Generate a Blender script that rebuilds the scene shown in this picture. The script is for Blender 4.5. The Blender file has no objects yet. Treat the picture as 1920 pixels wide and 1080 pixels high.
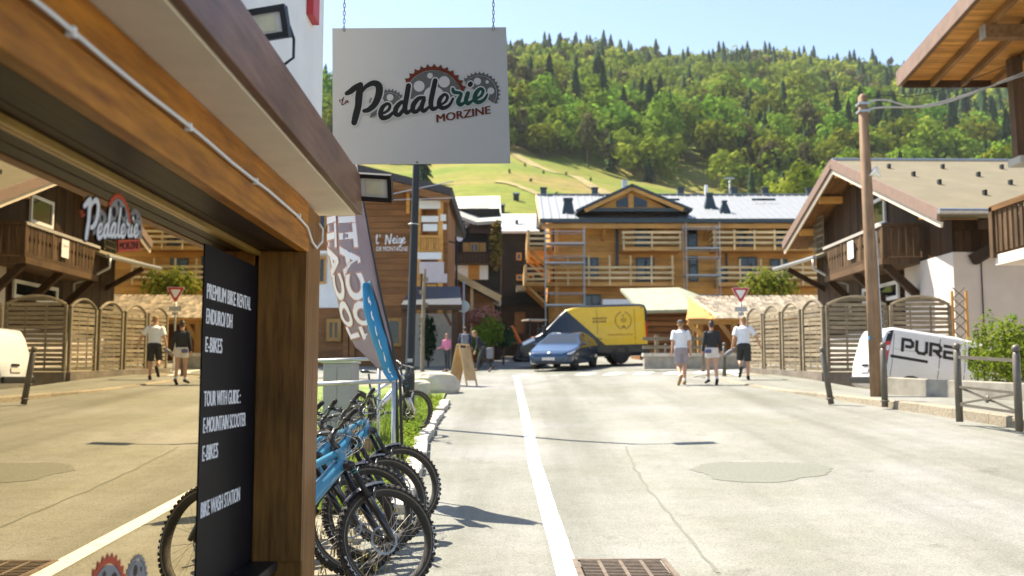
import bpy, bmesh, math, random
import numpy as np
from mathutils import Vector, Matrix, noise as mnoise
random.seed(11)
RAD = math.radians
SC = bpy.context.scene
COL = SC.collection
# ------------------------------------------------------------------ camera
EYE = 1.65
FPX = 1867.0
PITCH = math.atan(172.0 / FPX)
cam_d = bpy.data.cameras.new('camera')
cam = bpy.data.objects.new('camera', cam_d)
COL.objects.link(cam)
cam.location = (0, 0, EYE)
cam.rotation_euler = (math.pi / 2 + PITCH, 0, 0)
cam_d.lens = 36.0 * FPX / 1920.0
cam_d.sensor_width = 36.0
cam_d.clip_start = 0.05
cam_d.clip_end = 5000
cam_d.dof.use_dof = True
cam_d.dof.focus_distance = 7.4
cam_d.dof.aperture_fstop = 2.2
SC.camera = cam
# ------------------------------------------------------------------ sky and sun
SUN_EL, SUN_AZ = RAD(56), math.atan2(-0.80, 0.60)      # azimuth measured from +Y towards +X
S = Vector((math.sin(SUN_AZ) * math.cos(SUN_EL), math.cos(SUN_AZ) * math.cos(SUN_EL), math.sin(SUN_EL)))
world = bpy.data.worlds.new('World'); SC.world = world
world.use_nodes = True
wn = world.node_tree.nodes; wl = world.node_tree.links
bg = wn['Background']
sky = wn.new('ShaderNodeTexSky'); sky.sky_type = 'NISHITA'; sky.sun_disc = False
sky.sun_elevation = SUN_EL; sky.sun_rotation = SUN_AZ
sky.altitude = 1000; sky.air_density = 1.0; sky.dust_density = 1.6; sky.ozone_density = 1.0
wl.new(sky.outputs[0], bg.inputs[0]); bg.inputs[1].default_value = 0.085
sun_d = bpy.data.lights.new('sun', 'SUN'); sun_d.energy = 4.3; sun_d.angle = RAD(0.5); sun_d.color = (1.0, 0.91, 0.76)
sun = bpy.data.objects.new('sun', sun_d); COL.objects.link(sun)
sun.rotation_euler = S.to_track_quat('Z', 'Y').to_euler(); sun.location = (-20, 15, 40)
SC.view_settings.view_transform = 'Standard'; SC.view_settings.look = 'None'
SC.view_settings.gamma = 1.0; SC.view_settings.exposure = 1.74
SC.cycles.max_bounces = 6; SC.cycles.diffuse_bounces = 3; SC.cycles.glossy_bounces = 3; SC.cycles.transparent_max_bounces = 8
SC.cycles.use_denoising = True

# ------------------------------------------------------------------ survey helpers
CP, SP = math.cos(PITCH), math.sin(PITCH)
def ratio(py):
    v = 540 - py
    return (FPX * SP + v * CP) / (FPX * CP - v * SP)
def P(px, py, Y):
    """point in the world seen at photo pixel (px, py), Y metres ahead"""
    u, v = px - 960, 540 - py
    t = Y / (FPX * CP - v * SP)
    return Vector((u * t, Y, EYE + (FPX * SP + v * CP) * t))
KY = [-60, 0, 7.1, 27.5, 43.4, 70, 110]
KZ = [-1.8, 0, .23, 1.425, 2.18, 3.2, 4.6]
def GZ(x, y):
    z = float(np.interp(y, KY, KZ)) + .03 * min(max(x - 1, 0), 9)
    if x > 8.2 and 20.6 < y < 28:                       # sunk driveway beside the low wall
        z -= (.38 + .17 * min(max(x - 8.8, 0), 4.5)) * min(1, (x - 8.2) / .5) * min(1, (y - 20.6) / .8) * min(1, (28 - y) / 1.5)
    return z
def gp(px, py, off=0.0):
    """point of the ground seen at photo pixel"""
    Y = 2.0
    while Y < 100:
        p = P(px, py, Y)
        if p.z < GZ(p.x, Y) + off: return p
        Y += .02
    return P(px, py, 100)

# ------------------------------------------------------------------ mesh builder
class MB:
    def __init__(s): s.v = []; s.f = []
    def add(s, vs, fs):
        n = len(s.v); s.v += [tuple(v) for v in vs]; s.f += [tuple(i + n for i in f) for f in fs]; return s
    def box(s, c, d, M=None):
        x, y, z = d[0] / 2, d[1] / 2, d[2] / 2
        vs = [Vector((a * x, b * y, e * z)) for e in (-1, 1) for a, b in ((-1, -1), (1, -1), (1, 1), (-1, 1))]
        c = Vector(c)
        vs = [(M @ v if M else v) + c for v in vs]
        return s.add(vs, [(3, 2, 1, 0), (4, 5, 6, 7), (0, 1, 5, 4), (1, 2, 6, 5), (2, 3, 7, 6), (3, 0, 4, 7)])
    def beam(s, p, q, w, h, up=(0, 0, 1)):
        p, q = Vector(p), Vector(q); d = (q - p).normalized(); up = Vector(up)
        sd = d.cross(up)
        if sd.length < 1e-4: sd = d.cross(Vector((1, 0, 0)))
        sd.normalize(); u = sd.cross(d).normalized()
        a, b = sd * w / 2, u * h / 2
        vs = [e + i * a + j * b for e in (p, q) for i, j in ((-1, -1), (1, -1), (1, 1), (-1, 1))]
        return s.add(vs, [(0, 1, 2, 3), (7, 6, 5, 4), (4, 5, 1, 0), (5, 6, 2, 1), (6, 7, 3, 2), (7, 4, 0, 3)])
    def tube(s, pts, r, n=8, cap=True, el=1.0, ref=None):
        pts = [Vector(p) for p in pts]; m = len(pts)
        rs = r if isinstance(r, (list, tuple)) else [r] * m
        d0 = (pts[1] - pts[0]).normalized()
        ref = Vector(ref) if ref else (Vector((0, 0, 1)) if abs(d0.z) < .9 else Vector((0, 1, 0)))
        a = d0.cross(ref).normalized(); vs = []
        for i, p in enumerate(pts):
            d = (pts[min(i + 1, m - 1)] - pts[max(i - 1, 0)]).normalized()
            a = (a - d * a.dot(d)).normalized(); b = d.cross(a)
            for k in range(n):
                t = 2 * math.pi * k / n
                vs.append(p + (a * math.cos(t) + b * math.sin(t) * el) * rs[i])
        fs = [(i * n + k, i * n + (k + 1) % n, (i + 1) * n + (k + 1) % n, (i + 1) * n + k) for i in range(m - 1) for k in range(n)]
        if cap: fs += [tuple(range(n - 1, -1, -1)), tuple((m - 1) * n + k for k in range(n))]
        return s.add(vs, fs)
    def lathe(s, prof, n=16, M=None):
        vs = []; m = len(prof)
        for r, z in prof:
            for k in range(n):
                t = 2 * math.pi * k / n; v = Vector((r * math.cos(t), r * math.sin(t), z))
                vs.append(M @ v if M else v)
        fs = [(i * n + k, i * n + (k + 1) % n, (i + 1) * n + (k + 1) % n, (i + 1) * n + k) for i in range(m - 1) for k in range(n)]
        fs += [tuple(range(n - 1, -1, -1)), tuple((m - 1) * n + k for k in range(n))]
        return s.add(vs, fs)
    def prism(s, poly, f0, f1):
        """poly of 2-D points; f0, f1 map a 2-D point to the two end faces"""
        n = len(poly); vs = [f0(*p) for p in poly] + [f1(*p) for p in poly]
        return s.add(vs, [tuple(range(n - 1, -1, -1)), tuple(range(n, 2 * n))] + [(i, (i + 1) % n, n + (i + 1) % n, n + i) for i in range(n)])
    def torus(s, R, r, n=40, m=10, M=None, sq=1.0):
        vs = []
        for i in range(n):
            t = 2 * math.pi * i / n
            for k in range(m):
                u = 2 * math.pi * k / m; rr = R + r * math.cos(u)
                v = Vector((rr * math.cos(t), r * sq * math.sin(u), rr * math.sin(t))); vs.append(M @ v if M else v)
        return s.add(vs, [(i * m + k, ((i + 1) % n) * m + k, ((i + 1) % n) * m + (k + 1) % m, i * m + (k + 1) % m) for i in range(n) for k in range(m)])
    def ball(s, c, r, n=12, m=8):
        c = Vector(c); r = Vector(r) if isinstance(r, (list, tuple)) else Vector((r, r, r)); vs = [c + Vector((0, 0, -r.z))]
        for j in range(1, m):
            a = math.pi * j / m - math.pi / 2
            for k in range(n):
                t = 2 * math.pi * k / n
                vs.append(c + Vector((r.x * math.cos(a) * math.cos(t), r.y * math.cos(a) * math.sin(t), r.z * math.sin(a))))
        vs.append(c + Vector((0, 0, r.z))); L = len(vs) - 1
        fs = [(0, 1 + (k + 1) % n, 1 + k) for k in range(n)]
        fs += [(1 + j * n + k, 1 + j * n + (k + 1) % n, 1 + (j + 1) * n + (k + 1) % n, 1 + (j + 1) * n + k) for j in range(m - 2) for k in range(n)]
        fs += [(1 + (m - 2) * n + k, 1 + (m - 2) * n + (k + 1) % n, L) for k in range(n)]
        return s.add(vs, fs)
    def mesh(s, name='mesh', smooth=False):
        me = bpy.data.meshes.new(name); me.from_pydata(s.v, [], s.f)
        if smooth: me.polygons.foreach_set('use_smooth', [True] * len(me.polygons))
        me.update(); return me
    def build(s, name, mat, parent=None, smooth=False, bevel=0, fix=False):
        me = s.mesh(name, smooth)
        if fix:
            b = bmesh.new(); b.from_mesh(me); bmesh.ops.recalc_face_normals(b, faces=b.faces[:]); b.to_mesh(me); b.free()
        return put(name, me, mat, parent, bevel)
def put(name, me, mat, parent=None, bevel=0):
    if mat and not me.materials: me.materials.append(mat)
    o = bpy.data.objects.new(name, me); COL.objects.link(o); o.parent = parent
    if bevel:
        b = o.modifiers.new('bevel', 'BEVEL'); b.width = bevel; b.segments = 2; b.limit_method = 'ANGLE'
    return o
def tag(o, label, cat, group=None, kind=None):
    if label: o['label'] = label
    if cat: o['category'] = cat
    if group: o['group'] = group
    if kind: o['kind'] = kind
    return o
def thing(name, label, cat, loc=(0, 0, 0), rz=0, group=None):
    o = bpy.data.objects.new(name, None); COL.objects.link(o); o.empty_display_size = .2
    o.location = loc; o.rotation_euler = (0, 0, rz)
    return tag(o, label, cat, group)
def struct(o): o['kind'] = 'structure'; return o
def copy_tree(o, parent=None):
    c = o.copy(); COL.objects.link(c); c.parent = parent
    for ch in list(o.children): copy_tree(ch, c)
    return c
def plank(name, me_cache, size, c, mat, parent, M=None):
    """a box piece that shares its mesh with others of its size"""
    key = tuple(round(a, 3) for a in size)
    if key not in me_cache: me_cache[key] = MB().box((0, 0, 0), size).mesh(name)
    o = put(name, me_cache[key], mat, parent); o.location = c
    if M: o.rotation_euler = M.to_euler()
    return o
# ------------------------------------------------------------------ materials
def nodes(name):
    m = bpy.data.materials.new(name); m.use_nodes = True
    t = m.node_tree; return m, t.nodes, t.links, t.nodes['Principled BSDF']
def rgba(c): return (c[0], c[1], c[2], 1)
def ramp(n, stops):
    r = n.new('ShaderNodeValToRGB'); e = r.color_ramp.elements
    while len(e) < len(stops): e.new(.5)
    for k, (p, c) in zip(e, stops): k.position = p; k.color = rgba(c)
    return r
def coords(n, l, scale=(1, 1, 1), kind='Object'):
    tc = n.new('ShaderNodeTexCoord'); mp = n.new('ShaderNodeMapping'); mp.inputs['Scale'].default_value = scale
    l.new(tc.outputs[kind], mp.inputs[0]); return mp.outputs[0]
def noisetex(n, l, vec, scale, detail=5, rough=.6):
    t = n.new('ShaderNodeTexNoise'); t.inputs['Scale'].default_value = scale; t.inputs['Detail'].default_value = detail
    t.inputs['Roughness'].default_value = rough; l.new(vec, t.inputs['Vector']); return t.outputs[0]
def bumpto(n, l, b, h, strength, dist=.01):
    k = n.new('ShaderNodeBump'); k.inputs['Strength'].default_value = strength; k.inputs['Distance'].default_value = dist
    l.new(h, k.inputs['Height']); l.new(k.outputs[0], b.inputs['Normal'])
def objrand(n, l, colout, amt):
    oi = n.new('ShaderNodeObjectInfo'); mr = n.new('ShaderNodeMapRange')
    mr.inputs['To Min'].default_value = 1 - amt; mr.inputs['To Max'].default_value = 1 + amt * .6
    l.new(oi.outputs['Random'], mr.inputs[0])
    hs = n.new('ShaderNodeHueSaturation'); l.new(mr.outputs[0], hs.inputs['Value']); l.new(colout, hs.inputs['Color']); return hs.outputs[0]
def plain(name, col, rough=.6, metal=0, var=.18, scale=5, bump=0, bscale=60, rand=0, spec=.5, coat=0):
    m, n, l, b = nodes(name)
    vec = coords(n, l); f = noisetex(n, l, vec, scale, 6)
    r = ramp(n, [(.3, [c * (1 - var) for c in col]), (.7, [min(1, c * (1 + var)) for c in col])]); l.new(f, r.inputs[0])
    out = r.outputs[0]
    if rand: out = objrand(n, l, out, rand)
    l.new(out, b.inputs['Base Color'])
    b.inputs['Roughness'].default_value = rough; b.inputs['Metallic'].default_value = metal
    b.inputs['Specular IOR Level'].default_value = spec; b.inputs['Coat Weight'].default_value = coat; b.inputs['Coat Roughness'].default_value = .05
    if bump: bumpto(n, l, b, noisetex(n, l, vec, bscale, 4), bump)
    return m
def wood(name, c1, c2, axis='x', scale=1.0, rough=.6, rand=.2, bump=.25, mid=None):
    m, n, l, b = nodes(name)
    k = {'x': (.7, 9, 9), 'y': (9, .7, 9), 'z': (9, 9, .7)}[axis]
    oi = n.new('ShaderNodeObjectInfo'); tc = n.new('ShaderNodeTexCoord')
    ad = n.new('ShaderNodeVectorMath'); ad.operation = 'ADD'
    sc = n.new('ShaderNodeVectorMath'); sc.operation = 'SCALE'; sc.inputs[0].default_value = (3, 5, 7); l.new(oi.outputs['Random'], sc.inputs['Scale'])
    l.new(tc.outputs['Object'], ad.inputs[0]); l.new(sc.outputs[0], ad.inputs[1])
    mp = n.new('ShaderNodeMapping'); mp.inputs['Scale'].default_value = [a * scale for a in k]; l.new(ad.outputs[0], mp.inputs[0])
    f = noisetex(n, l, mp.outputs[0], 2.2, 8, .65)
    g = noisetex(n, l, ad.outputs[0], 1.3 * scale, 3)
    r = ramp(n, [(.28, c1), (.5, mid or [(a + c) / 2 for a, c in zip(c1, c2)]), (.74, c2)]); l.new(f, r.inputs[0])
    r2 = ramp(n, [(.3, (.72, .72, .72)), (.65, (1.12, 1.1, 1.08))]); l.new(g, r2.inputs[0])
    mx = n.new('ShaderNodeMix'); mx.data_type = 'RGBA'; mx.blend_type = 'MULTIPLY'; mx.inputs['Factor'].default_value = 1
    l.new(r.outputs[0], mx.inputs[6]); l.new(r2.outputs[0], mx.inputs[7])
    l.new(objrand(n, l, mx.outputs[2], rand), b.inputs['Base Color'])
    b.inputs['Roughness'].default_value = rough; b.inputs['Specular IOR Level'].default_value = .22
    bumpto(n, l, b, f, bump, .006)
    return m
def leafy(name, c1, c2, nscale=.08, rand=.3, trans=.35, hue=.02, tint=False):
    m, n, l, b = nodes(name)
    tc = n.new('ShaderNodeTexCoord')
    f = noisetex(n, l, tc.outputs['Object'], nscale, 4, .7)
    r = ramp(n, [(.35, c1), (.65, c2)]); l.new(f, r.inputs[0])
    out = objrand(n, l, r.outputs[0], rand)
    if tint:        # each tree of a joined wood keeps a shade of its own
        at = n.new('ShaderNodeAttribute'); at.attribute_name = 'tree_shade'; mt_ = n.new('ShaderNodeMapRange'); mt_.inputs['To Min'].default_value = .55; mt_.inputs['To Max'].default_value = 1.35
        l.new(at.outputs['Fac'], mt_.inputs[0]); h2 = n.new('ShaderNodeHueSaturation'); l.new(mt_.outputs[0], h2.inputs['Value']); l.new(out, h2.inputs['Color']); out = h2.outputs[0]
        m3 = n.new('ShaderNodeMapRange'); m3.inputs['To Min'].default_value = .53; m3.inputs['To Max'].default_value = .475; l.new(at.outputs['Fac'], m3.inputs[0]); l.new(m3.outputs[0], h2.inputs['Hue'])
    oi = n.new('ShaderNodeObjectInfo'); mr = n.new('ShaderNodeMapRange'); mr.inputs['To Min'].default_value = .5 - hue; mr.inputs['To Max'].default_value = .5 + hue
    l.new(oi.outputs['Random'], mr.inputs[0]); hs = n.new('ShaderNodeHueSaturation'); l.new(mr.outputs[0], hs.inputs['Hue']); l.new(out, hs.inputs['Color'])
    tr = n.new('ShaderNodeBsdfTranslucent'); df = n.new('ShaderNodeBsdfDiffuse'); mx = n.new('ShaderNodeMixShader'); mx.inputs[0].default_value = trans
    l.new(hs.outputs[0], tr.inputs[0]); l.new(hs.outputs[0], df.inputs[0])
    l.new(df.outputs[0], mx.inputs[1]); l.new(tr.outputs[0], mx.inputs[2])
    l.new(mx.outputs[0], n['Material Output'].inputs[0])
    return m
def glass_dark(name, tint=(.012, .014, .015), rough=.03):
    m, n, l, b = nodes(name)
    b.inputs['Base Color'].default_value = rgba(tint); b.inputs['Roughness'].default_value = rough
    b.inputs['Specular IOR Level'].default_value = .5; b.inputs['Coat Weight'].default_value = .15; b.inputs['Coat Roughness'].default_value = .02
    return m
W = {}
W['white'] = plain('white_paint', (.78, .77, .75), .5, var=.05)
W['black'] = plain('black_plastic', (.012, .012, .013), .45, var=.2)
W['rubber'] = plain('rubber', (.022, .02, .018), .75, var=.3, scale=20)
W['galv'] = plain('galvanised_steel', (.42, .43, .43), .42, .75, var=.15, scale=12)
W['steel'] = plain('bright_steel', (.36, .34, .31), .4, .8, var=.1)
W['darkmetal'] = plain('dark_metal', (.018, .018, .018), .45, .3, var=.2)
W['post_grey'] = plain('grey_painted_post', (.115, .10, .08), .5, .2, var=.2)
W['glass'] = glass_dark('window_glass')
W['pine_x'] = wood('fresh_pine_x', (.40, .20, .055), (.62, .35, .11), 'x', .5, rand=.14)
W['pine_z'] = wood('fresh_pine_z', (.40, .20, .055), (.62, .35, .11), 'z', .5, rand=.14)
W['pine_y'] = wood('fresh_pine_y', (.40, .20, .055), (.62, .35, .11), 'y', .5, rand=.14)
W['rail_pine'] = wood('pale_pine_rail', (.68, .47, .21), (.84, .64, .36), 'x', .5, rand=.12)
W['dark_x'] = wood('dark_stained_wood_x', (.035, .02, .012), (.09, .05, .028), 'x', .7)
W['dark_z'] = wood('dark_stained_wood_z', (.05, .028, .016), (.12, .07, .038), 'z', .7)
W['grey_wood'] = wood('weathered_grey_wood', (.15, .12, .078), (.32, .27, .185), 'x', 1.2, rand=.3)
W['concrete'] = plain('rough_concrete', (.30, .275, .225), .9, var=.28, scale=3, bump=.3, bscale=40)
# ------------------------------------------------------------------ ground
def sheet(name, xs, ys, off, mat, zf=GZ):
    nx, ny = len(xs), len(ys)
    mb = MB(); mb.add([(x, y, zf(x, y) + off) for y in ys for x in xs],
        [(j * nx + i, j * nx + i + 1, (j + 1) * nx + i + 1, (j + 1) * nx + i) for j in range(ny - 1) for i in range(nx - 1)])
    return struct(mb.build(name, mat, smooth=True))
def m_asphalt():
    m, n, l, b = nodes('worn_asphalt')
    vec = coords(n, l)
    f1 = noisetex(n, l, vec, .35, 5, .55); f2 = noisetex(n, l, vec, 55, 3, .7); f3 = noisetex(n, l, vec, 3.5, 5, .7)
    r1 = ramp(n, [(.3, (.174, .176, .140)), (.55, (.218, .218, .196)), (.75, (.258, .256, .250))]); l.new(f1, r1.inputs[0])
    r2 = ramp(n, [(.25, (.5, .5, .47)), (.5, (1, 1, 1)), (.8, (1.4, 1.38, 1.3))]); l.new(f2, r2.inputs[0])
    r3 = ramp(n, [(.3, (.86, .87, .84)), (.7, (1.06, 1.05, 1.05))]); l.new(f3, r3.inputs[0])
    mx = n.new('ShaderNodeMix'); mx.data_type = 'RGBA'; mx.blend_type = 'MULTIPLY'; mx.inputs['Factor'].default_value = 1
    l.new(r1.outputs[0], mx.inputs[6]); l.new(r2.outputs[0], mx.inputs[7])
    m2 = n.new('ShaderNodeMix'); m2.data_type = 'RGBA'; m2.blend_type = 'MULTIPLY'; m2.inputs['Factor'].default_value = 1
    l.new(mx.outputs[2], m2.inputs[6]); l.new(r3.outputs[0], m2.inputs[7])
    f4 = noisetex(n, l, coords(n, l, (1.1, .035, 1)), 1.0, 4, .6)          # wheel tracks worn along the street
    r4 = ramp(n, [(.36, (.80, .80, .78)), (.5, (1, 1, 1)), (.66, (1.12, 1.12, 1.12))]); l.new(f4, r4.inputs[0])
    f5 = noisetex(n, l, vec, 1.1, 7, .75); r5 = ramp(n, [(.30, (.70, .69, .66)), (.40, (1, 1, 1))]); l.new(f5, r5.inputs[0])   # stains
    m3 = n.new('ShaderNodeMix'); m3.data_type = 'RGBA'; m3.blend_type = 'MULTIPLY'; m3.inputs['Factor'].default_value = 1; l.new(r4.outputs[0], m3.inputs[6]); l.new(r5.outputs[0], m3.inputs[7])
    m4 = n.new('ShaderNodeMix'); m4.data_type = 'RGBA'; m4.blend_type = 'MULTIPLY'; m4.inputs['Factor'].default_value = 1; l.new(m2.outputs[2], m4.inputs[6]); l.new(m3.outputs[2], m4.inputs[7])
    l.new(m4.outputs[2], b.inputs['Base Color']); b.inputs['Roughness'].default_value = .88; b.inputs['Specular IOR Level'].default_value = .3
    bumpto(n, l, b, f2, .55, .006)
    return m
W['asphalt'] = m_asphalt()
W['patch'] = plain('darker_patch', (.155, .158, .126), .9, var=.2, scale=30, bump=.4, bscale=70)
W['dirt'] = plain('gravel_dirt', (.24, .21, .15), .95, var=.35, scale=9, bump=.5, bscale=40)
W['grass'] = plain('grass_ground', (.15, .20, .035), .95, var=.4, scale=1.6, bump=.5, bscale=25)
def m_paint():
    m, n, l, b = nodes('road_paint'); vec = coords(n, l)
    f1 = noisetex(n, l, vec, 14, 8, .75); r1 = ramp(n, [(.33, (.24, .235, .21)), (.40, (.60, .59, .56)), (.6, (.72, .72, .69))]); l.new(f1, r1.inputs[0])
    l.new(r1.outputs[0], b.inputs['Base Color']); b.inputs['Roughness'].default_value = .75; bumpto(n, l, b, f1, .2)
    return m
W['line'] = m_paint()
ground_xs = [-70, -45, -30, -20, -12, -8, -5, -3, -2, -1, 0, 1, 2, 3, 4, 5, 6, 7, 8, 8.2, 8.5, 8.8, 9.5, 10, 11, 12, 14, 20, 30, 45, 80]
ground_ys = [-60, -30, -15, -8, -4, 0, 3, 7.1, 10, 14, 18, 20.5, 21, 21.5, 22, 24, 26.5, 28, 29, 31, 35, 39, 43.4, 48, 55, 62, 70, 85, 100, 110]
sheet('ground', ground_xs, ground_ys, -.02, W['dirt'])
# street: asphalt from the verge kerb to the right-hand kerb, widening into the junction
LV = [(-60, -1.3), (6.6, -1.25), (9, -1.25), (13, -1.3), (17, -1.45), (22, -1.5), (27, -1.7), (30, -2.2), (33, -5), (36, -14), (40, -40), (110, -40)]
RK = [(-60, 7.6), (10, 7.55), (15, 7.7), (16.5, 7.55), (18.5, 7.2), (21, 6.85), (24, 6.35), (27, 6.05), (29, 6.0), (31, 5.6), (32.5, 6.5), (34, 10), (36, 30), (44, 30), (45, 12), (48, 8), (110, 8)]
def lx(y): return float(np.interp(y, *zip(*LV)))
def rx(y): return float(np.interp(y, *zip(*RK)))
def ribbon(name, ys, fl, fr, off, mat, n=10, kind=True):
    mb = MB(); vs = []
    for y in ys:
        a, c = fl(y), fr(y)
        for i in range(n + 1):
            x = a + (c - a) * i / n; vs.append((x, y, GZ(x, y) + off))
    m = n + 1
    mb.add(vs, [(j * m + i, j * m + i + 1, (j + 1) * m + i + 1, (j + 1) * m + i) for j in range(len(ys) - 1) for i in range(n)])
    o = mb.build(name, mat, smooth=True)
    return struct(o) if kind else o
ys_road = [-20, -10, -4, 0, 3, 5, 7.1, 9, 11, 13, 15, 17, 19, 21, 23, 25, 27.5, 29, 30, 31, 32, 33, 34, 35, 36, 38, 40, 42, 43.4, 45, 48, 52, 58, 64, 70]
ribbon('road', ys_road, lx, rx, 0.0, W['asphalt'], 24)
# right-hand pavement and granite kerb stones
KH = .17
ys_pav = [-4, 0, 5, 10, 12, 14, 15, 16, 17, 18, 19, 20, 21, 22, 23, 24, 25, 26, 27, 28, 29, 30, 31]
def kh(y): return KH * float(np.interp(y, [18, 24, 30], [1, .25, .1]))
mb = MB(); vs = []
for y in ys_pav:
    for i in range(7):
        x = rx(y) + .16 + i / 6 * (5.4 if y < 20 else max(.5, 8.2 - rx(y) - .16)); vs.append((x, y, GZ(x, y) + kh(y) - .004))
mb.add(vs, [(j * 7 + i, j * 7 + i + 1, (j + 1) * 7 + i + 1, (j + 1) * 7 + i) for j in range(len(ys_pav) - 1) for i in range(6)])
pav = struct(mb.build('pavement', W['asphalt'], smooth=True))
W['granite'] = plain('granite_kerb', (.27, .23, .165), .85, var=.4, scale=30, bump=.6, bscale=60, rand=.2)
y = 8.0
kerb = thing('kerb', None, None); kerb['kind'] = 'structure'
while y < 30:
    L = 1.0; a = Vector((rx(y) + .08, y + .006, 0)); c = Vector((rx(y + L) + .08, y + L - .006, 0))
    mb = MB(); vs = []
    for e in (a, c):
        h = kh(e.y) + .004; g = GZ(e.x, e.y)
        for dx, dz in ((-.09, -.1), (-.082, h - .02), (-.06, h), (.085, h), (.085, -.1)): vs.append((e.x + dx, e.y, g + dz))
    mb.add(vs, [(0, 1, 2, 3, 4), (9, 8, 7, 6, 5)] + [(i, 5 + i, 5 + (i + 1) % 5, (i + 1) % 5) for i in range(5)])
    mb.build('kerb_stone', W['granite'], kerb, fix=True)
    y += L
# painted lines
pl = [gp(1066, 1080), gp(1030, 962), gp(1003, 870), gp(985, 780), gp(968, 708)]
def stripe(name, pts, w, label, cat='road marking', off=.004, group=None):
    mb = MB(); vs = []; q = []
    for i in range(len(pts) - 1):
        for k in range(8): q.append(pts[i].lerp(pts[i + 1], k / 8))
    q.append(pts[-1])
    for i, p in enumerate(q):
        d = (q[min(i + 1, len(q) - 1)] - q[max(i - 1, 0)]); sd = Vector((d.y, -d.x, 0)).normalized() * w / 2
        for s_ in (-1, 0, 1):
            e = p + sd * (s_ + random.uniform(-.05, .05)); vs.append((e.x, e.y, GZ(e.x, e.y) + off))
    mb.add(vs, [(3 * i + k, 3 * i + k + 1, 3 * i + k + 4, 3 * i + k + 3) for i in range(len(q) - 1) for k in (0, 1)])
    o = mb.build(name, W['line'], fix=False); return tag(o, label, cat, group)
st = Vector(pl[0]) - (pl[1] - pl[0]).normalized() * 6
stripe('road_line', [st] + pl, .17, 'long white edge line painted along the street beside the drain grate')
stripe('road_line', [gp(1325, 686), gp(1372, 700), gp(1418, 715), gp(1480, 730), gp(1550, 746)], .16, 'white curved line along the pavement edge by the walkers')
for i in range(9):
    a = gp(985 + i * 56, 704 - i * .9); mb = MB(); w, L = .55, 1.7
    vs = [(a.x + i_ * w / 2 + j * .25, a.y + j * L / 2 + .2, 0) for i_, j in ((-1, -1), (1, -1), (1, 1), (-1, 1))]
    mb.add([(v[0], v[1], GZ(v[0], v[1]) + .005) for v in vs], [(0, 1, 2, 3)])
    tag(mb.build('crossing_stripe', W['line']), 'white painted stripe of the pedestrian crossing at the junction', 'road marking', 'zebra crossing stripes')
# uneven oval in a darker tone than the road around it
c = gp(1425, 883); mb = MB(); vs = []
for i in range(60):
    t = 2 * math.pi * i / 60; r = 1 + .10 * math.sin(3 * t + 1) + .05 * math.sin(7 * t) + .04 * random.uniform(-1, 1)
    x, y_ = c.x + .80 * r * math.cos(t), c.y + .78 * r * math.sin(t); vs.append((x, y_, GZ(x, y_) + .004))
mb.add(vs, [tuple(range(60))]); tag(mb.build('darker_patch', W['patch']), 'oval darker patch in the middle of the street', 'road patch')
# thin tar-filled crack
mb = MB(); pts = [gp(1172, 838), gp(1190, 880), gp(1225, 930), gp(1270, 985), gp(1330, 1060), gp(1352, 1079)]; vs = []; q = []
for i in range(5):
    for k in range(6): q.append(pts[i].lerp(pts[i + 1], k / 6))
for p in q:
    dx = random.uniform(-.02, .02)
    for s_ in (-1, 1): vs.append((p.x + dx + s_ * random.uniform(.008, .02), p.y, GZ(p.x, p.y) + .004))
mb.add(vs, [(2 * i, 2 * i + 1, 2 * i + 3, 2 * i + 2) for i in range(len(q) - 1)])
tag(mb.build('asphalt_seam', W['patch']), 'thin darker seam running along the street surface towards the drain', 'road seam')
# ------------------------------------------------------------------ hillside and forest
RPX = [-1500, -600, 300, 600, 800, 960, 1080, 1200, 1290, 1420, 1530, 1640, 1700, 1920, 2600, 3500]
RPY = [110, 110, 165, 185, 140, 122, 112, 130, 142, 130, 138, 152, 160, 200, 250, 270]
EPX = [-1500, -600, 600, 760, 850, 960, 1050, 1180, 1300, 1400, 1500, 1700, 1920, 3500]
EPY = [270, 270, 275, 290, 275, 268, 285, 312, 338, 352, 362, 372, 385, 400]
DE, DR = 330.0, 850.0
def hz(x, y):
    px = 960 + 1867 * x / y
    zr = ratio(float(np.interp(px, RPX, RPY))) * DR
    ze = ratio(float(np.interp(px, EPX, EPY))) * DE
    z0 = GZ(x, 95) - 1 if y < 110 else 4.0
    z0 = 4.0
    if y < DE:
        t = max(0, (y - 95) / (DE - 95)); z = z0 - .6 + (ze - z0) * (t ** .85)
    elif y < DR:
        t = (y - DE) / (DR - DE); z = ze + (zr - ze) * t
    else:
        z = zr - (y - DR) * .35
    a = min(1, max(0, (y - 120) / 200)) * 5
    b = a * min(1, abs(y - DR) / 120)
    return z + b * mnoise.noise((x * .012, y * .012, 3.1)) + a * .35 * mnoise.noise((x * .05, y * .05, 1.7))
def m_meadow():
    m, n, l, b = nodes('alpine_meadow')
    vec = coords(n, l)
    f1 = noisetex(n, l, vec, .022, 5, .6); f2 = noisetex(n, l, vec, .22, 9, .8)
    r1 = ramp(n, [(.34, (.135, .18, .026)), (.48, (.185, .20, .038)), (.60, (.26, .20, .07)), (.7, (.20, .2, .05))]); l.new(f1, r1.inputs[0])
    r2 = ramp(n, [(.3, (.55, .6, .55)), (.7, (1.25, 1.2, 1.1))]); l.new(f2, r2.inputs[0])
    mx = n.new('ShaderNodeMix'); mx.data_type = 'RGBA'; mx.blend_type = 'MULTIPLY'; mx.inputs['Factor'].default_value = 1
    l.new(r1.outputs[0], mx.inputs[6]); l.new(r2.outputs[0], mx.inputs[7]); l.new(mx.outputs[2], b.inputs['Base Color'])
    b.inputs['Roughness'].default_value = .95; b.inputs['Specular IOR Level'].default_value = .1
    return m
W['meadow'] = m_meadow()
us = [-1.3 + 2.6 * i / 110 for i in range(111)]
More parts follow.
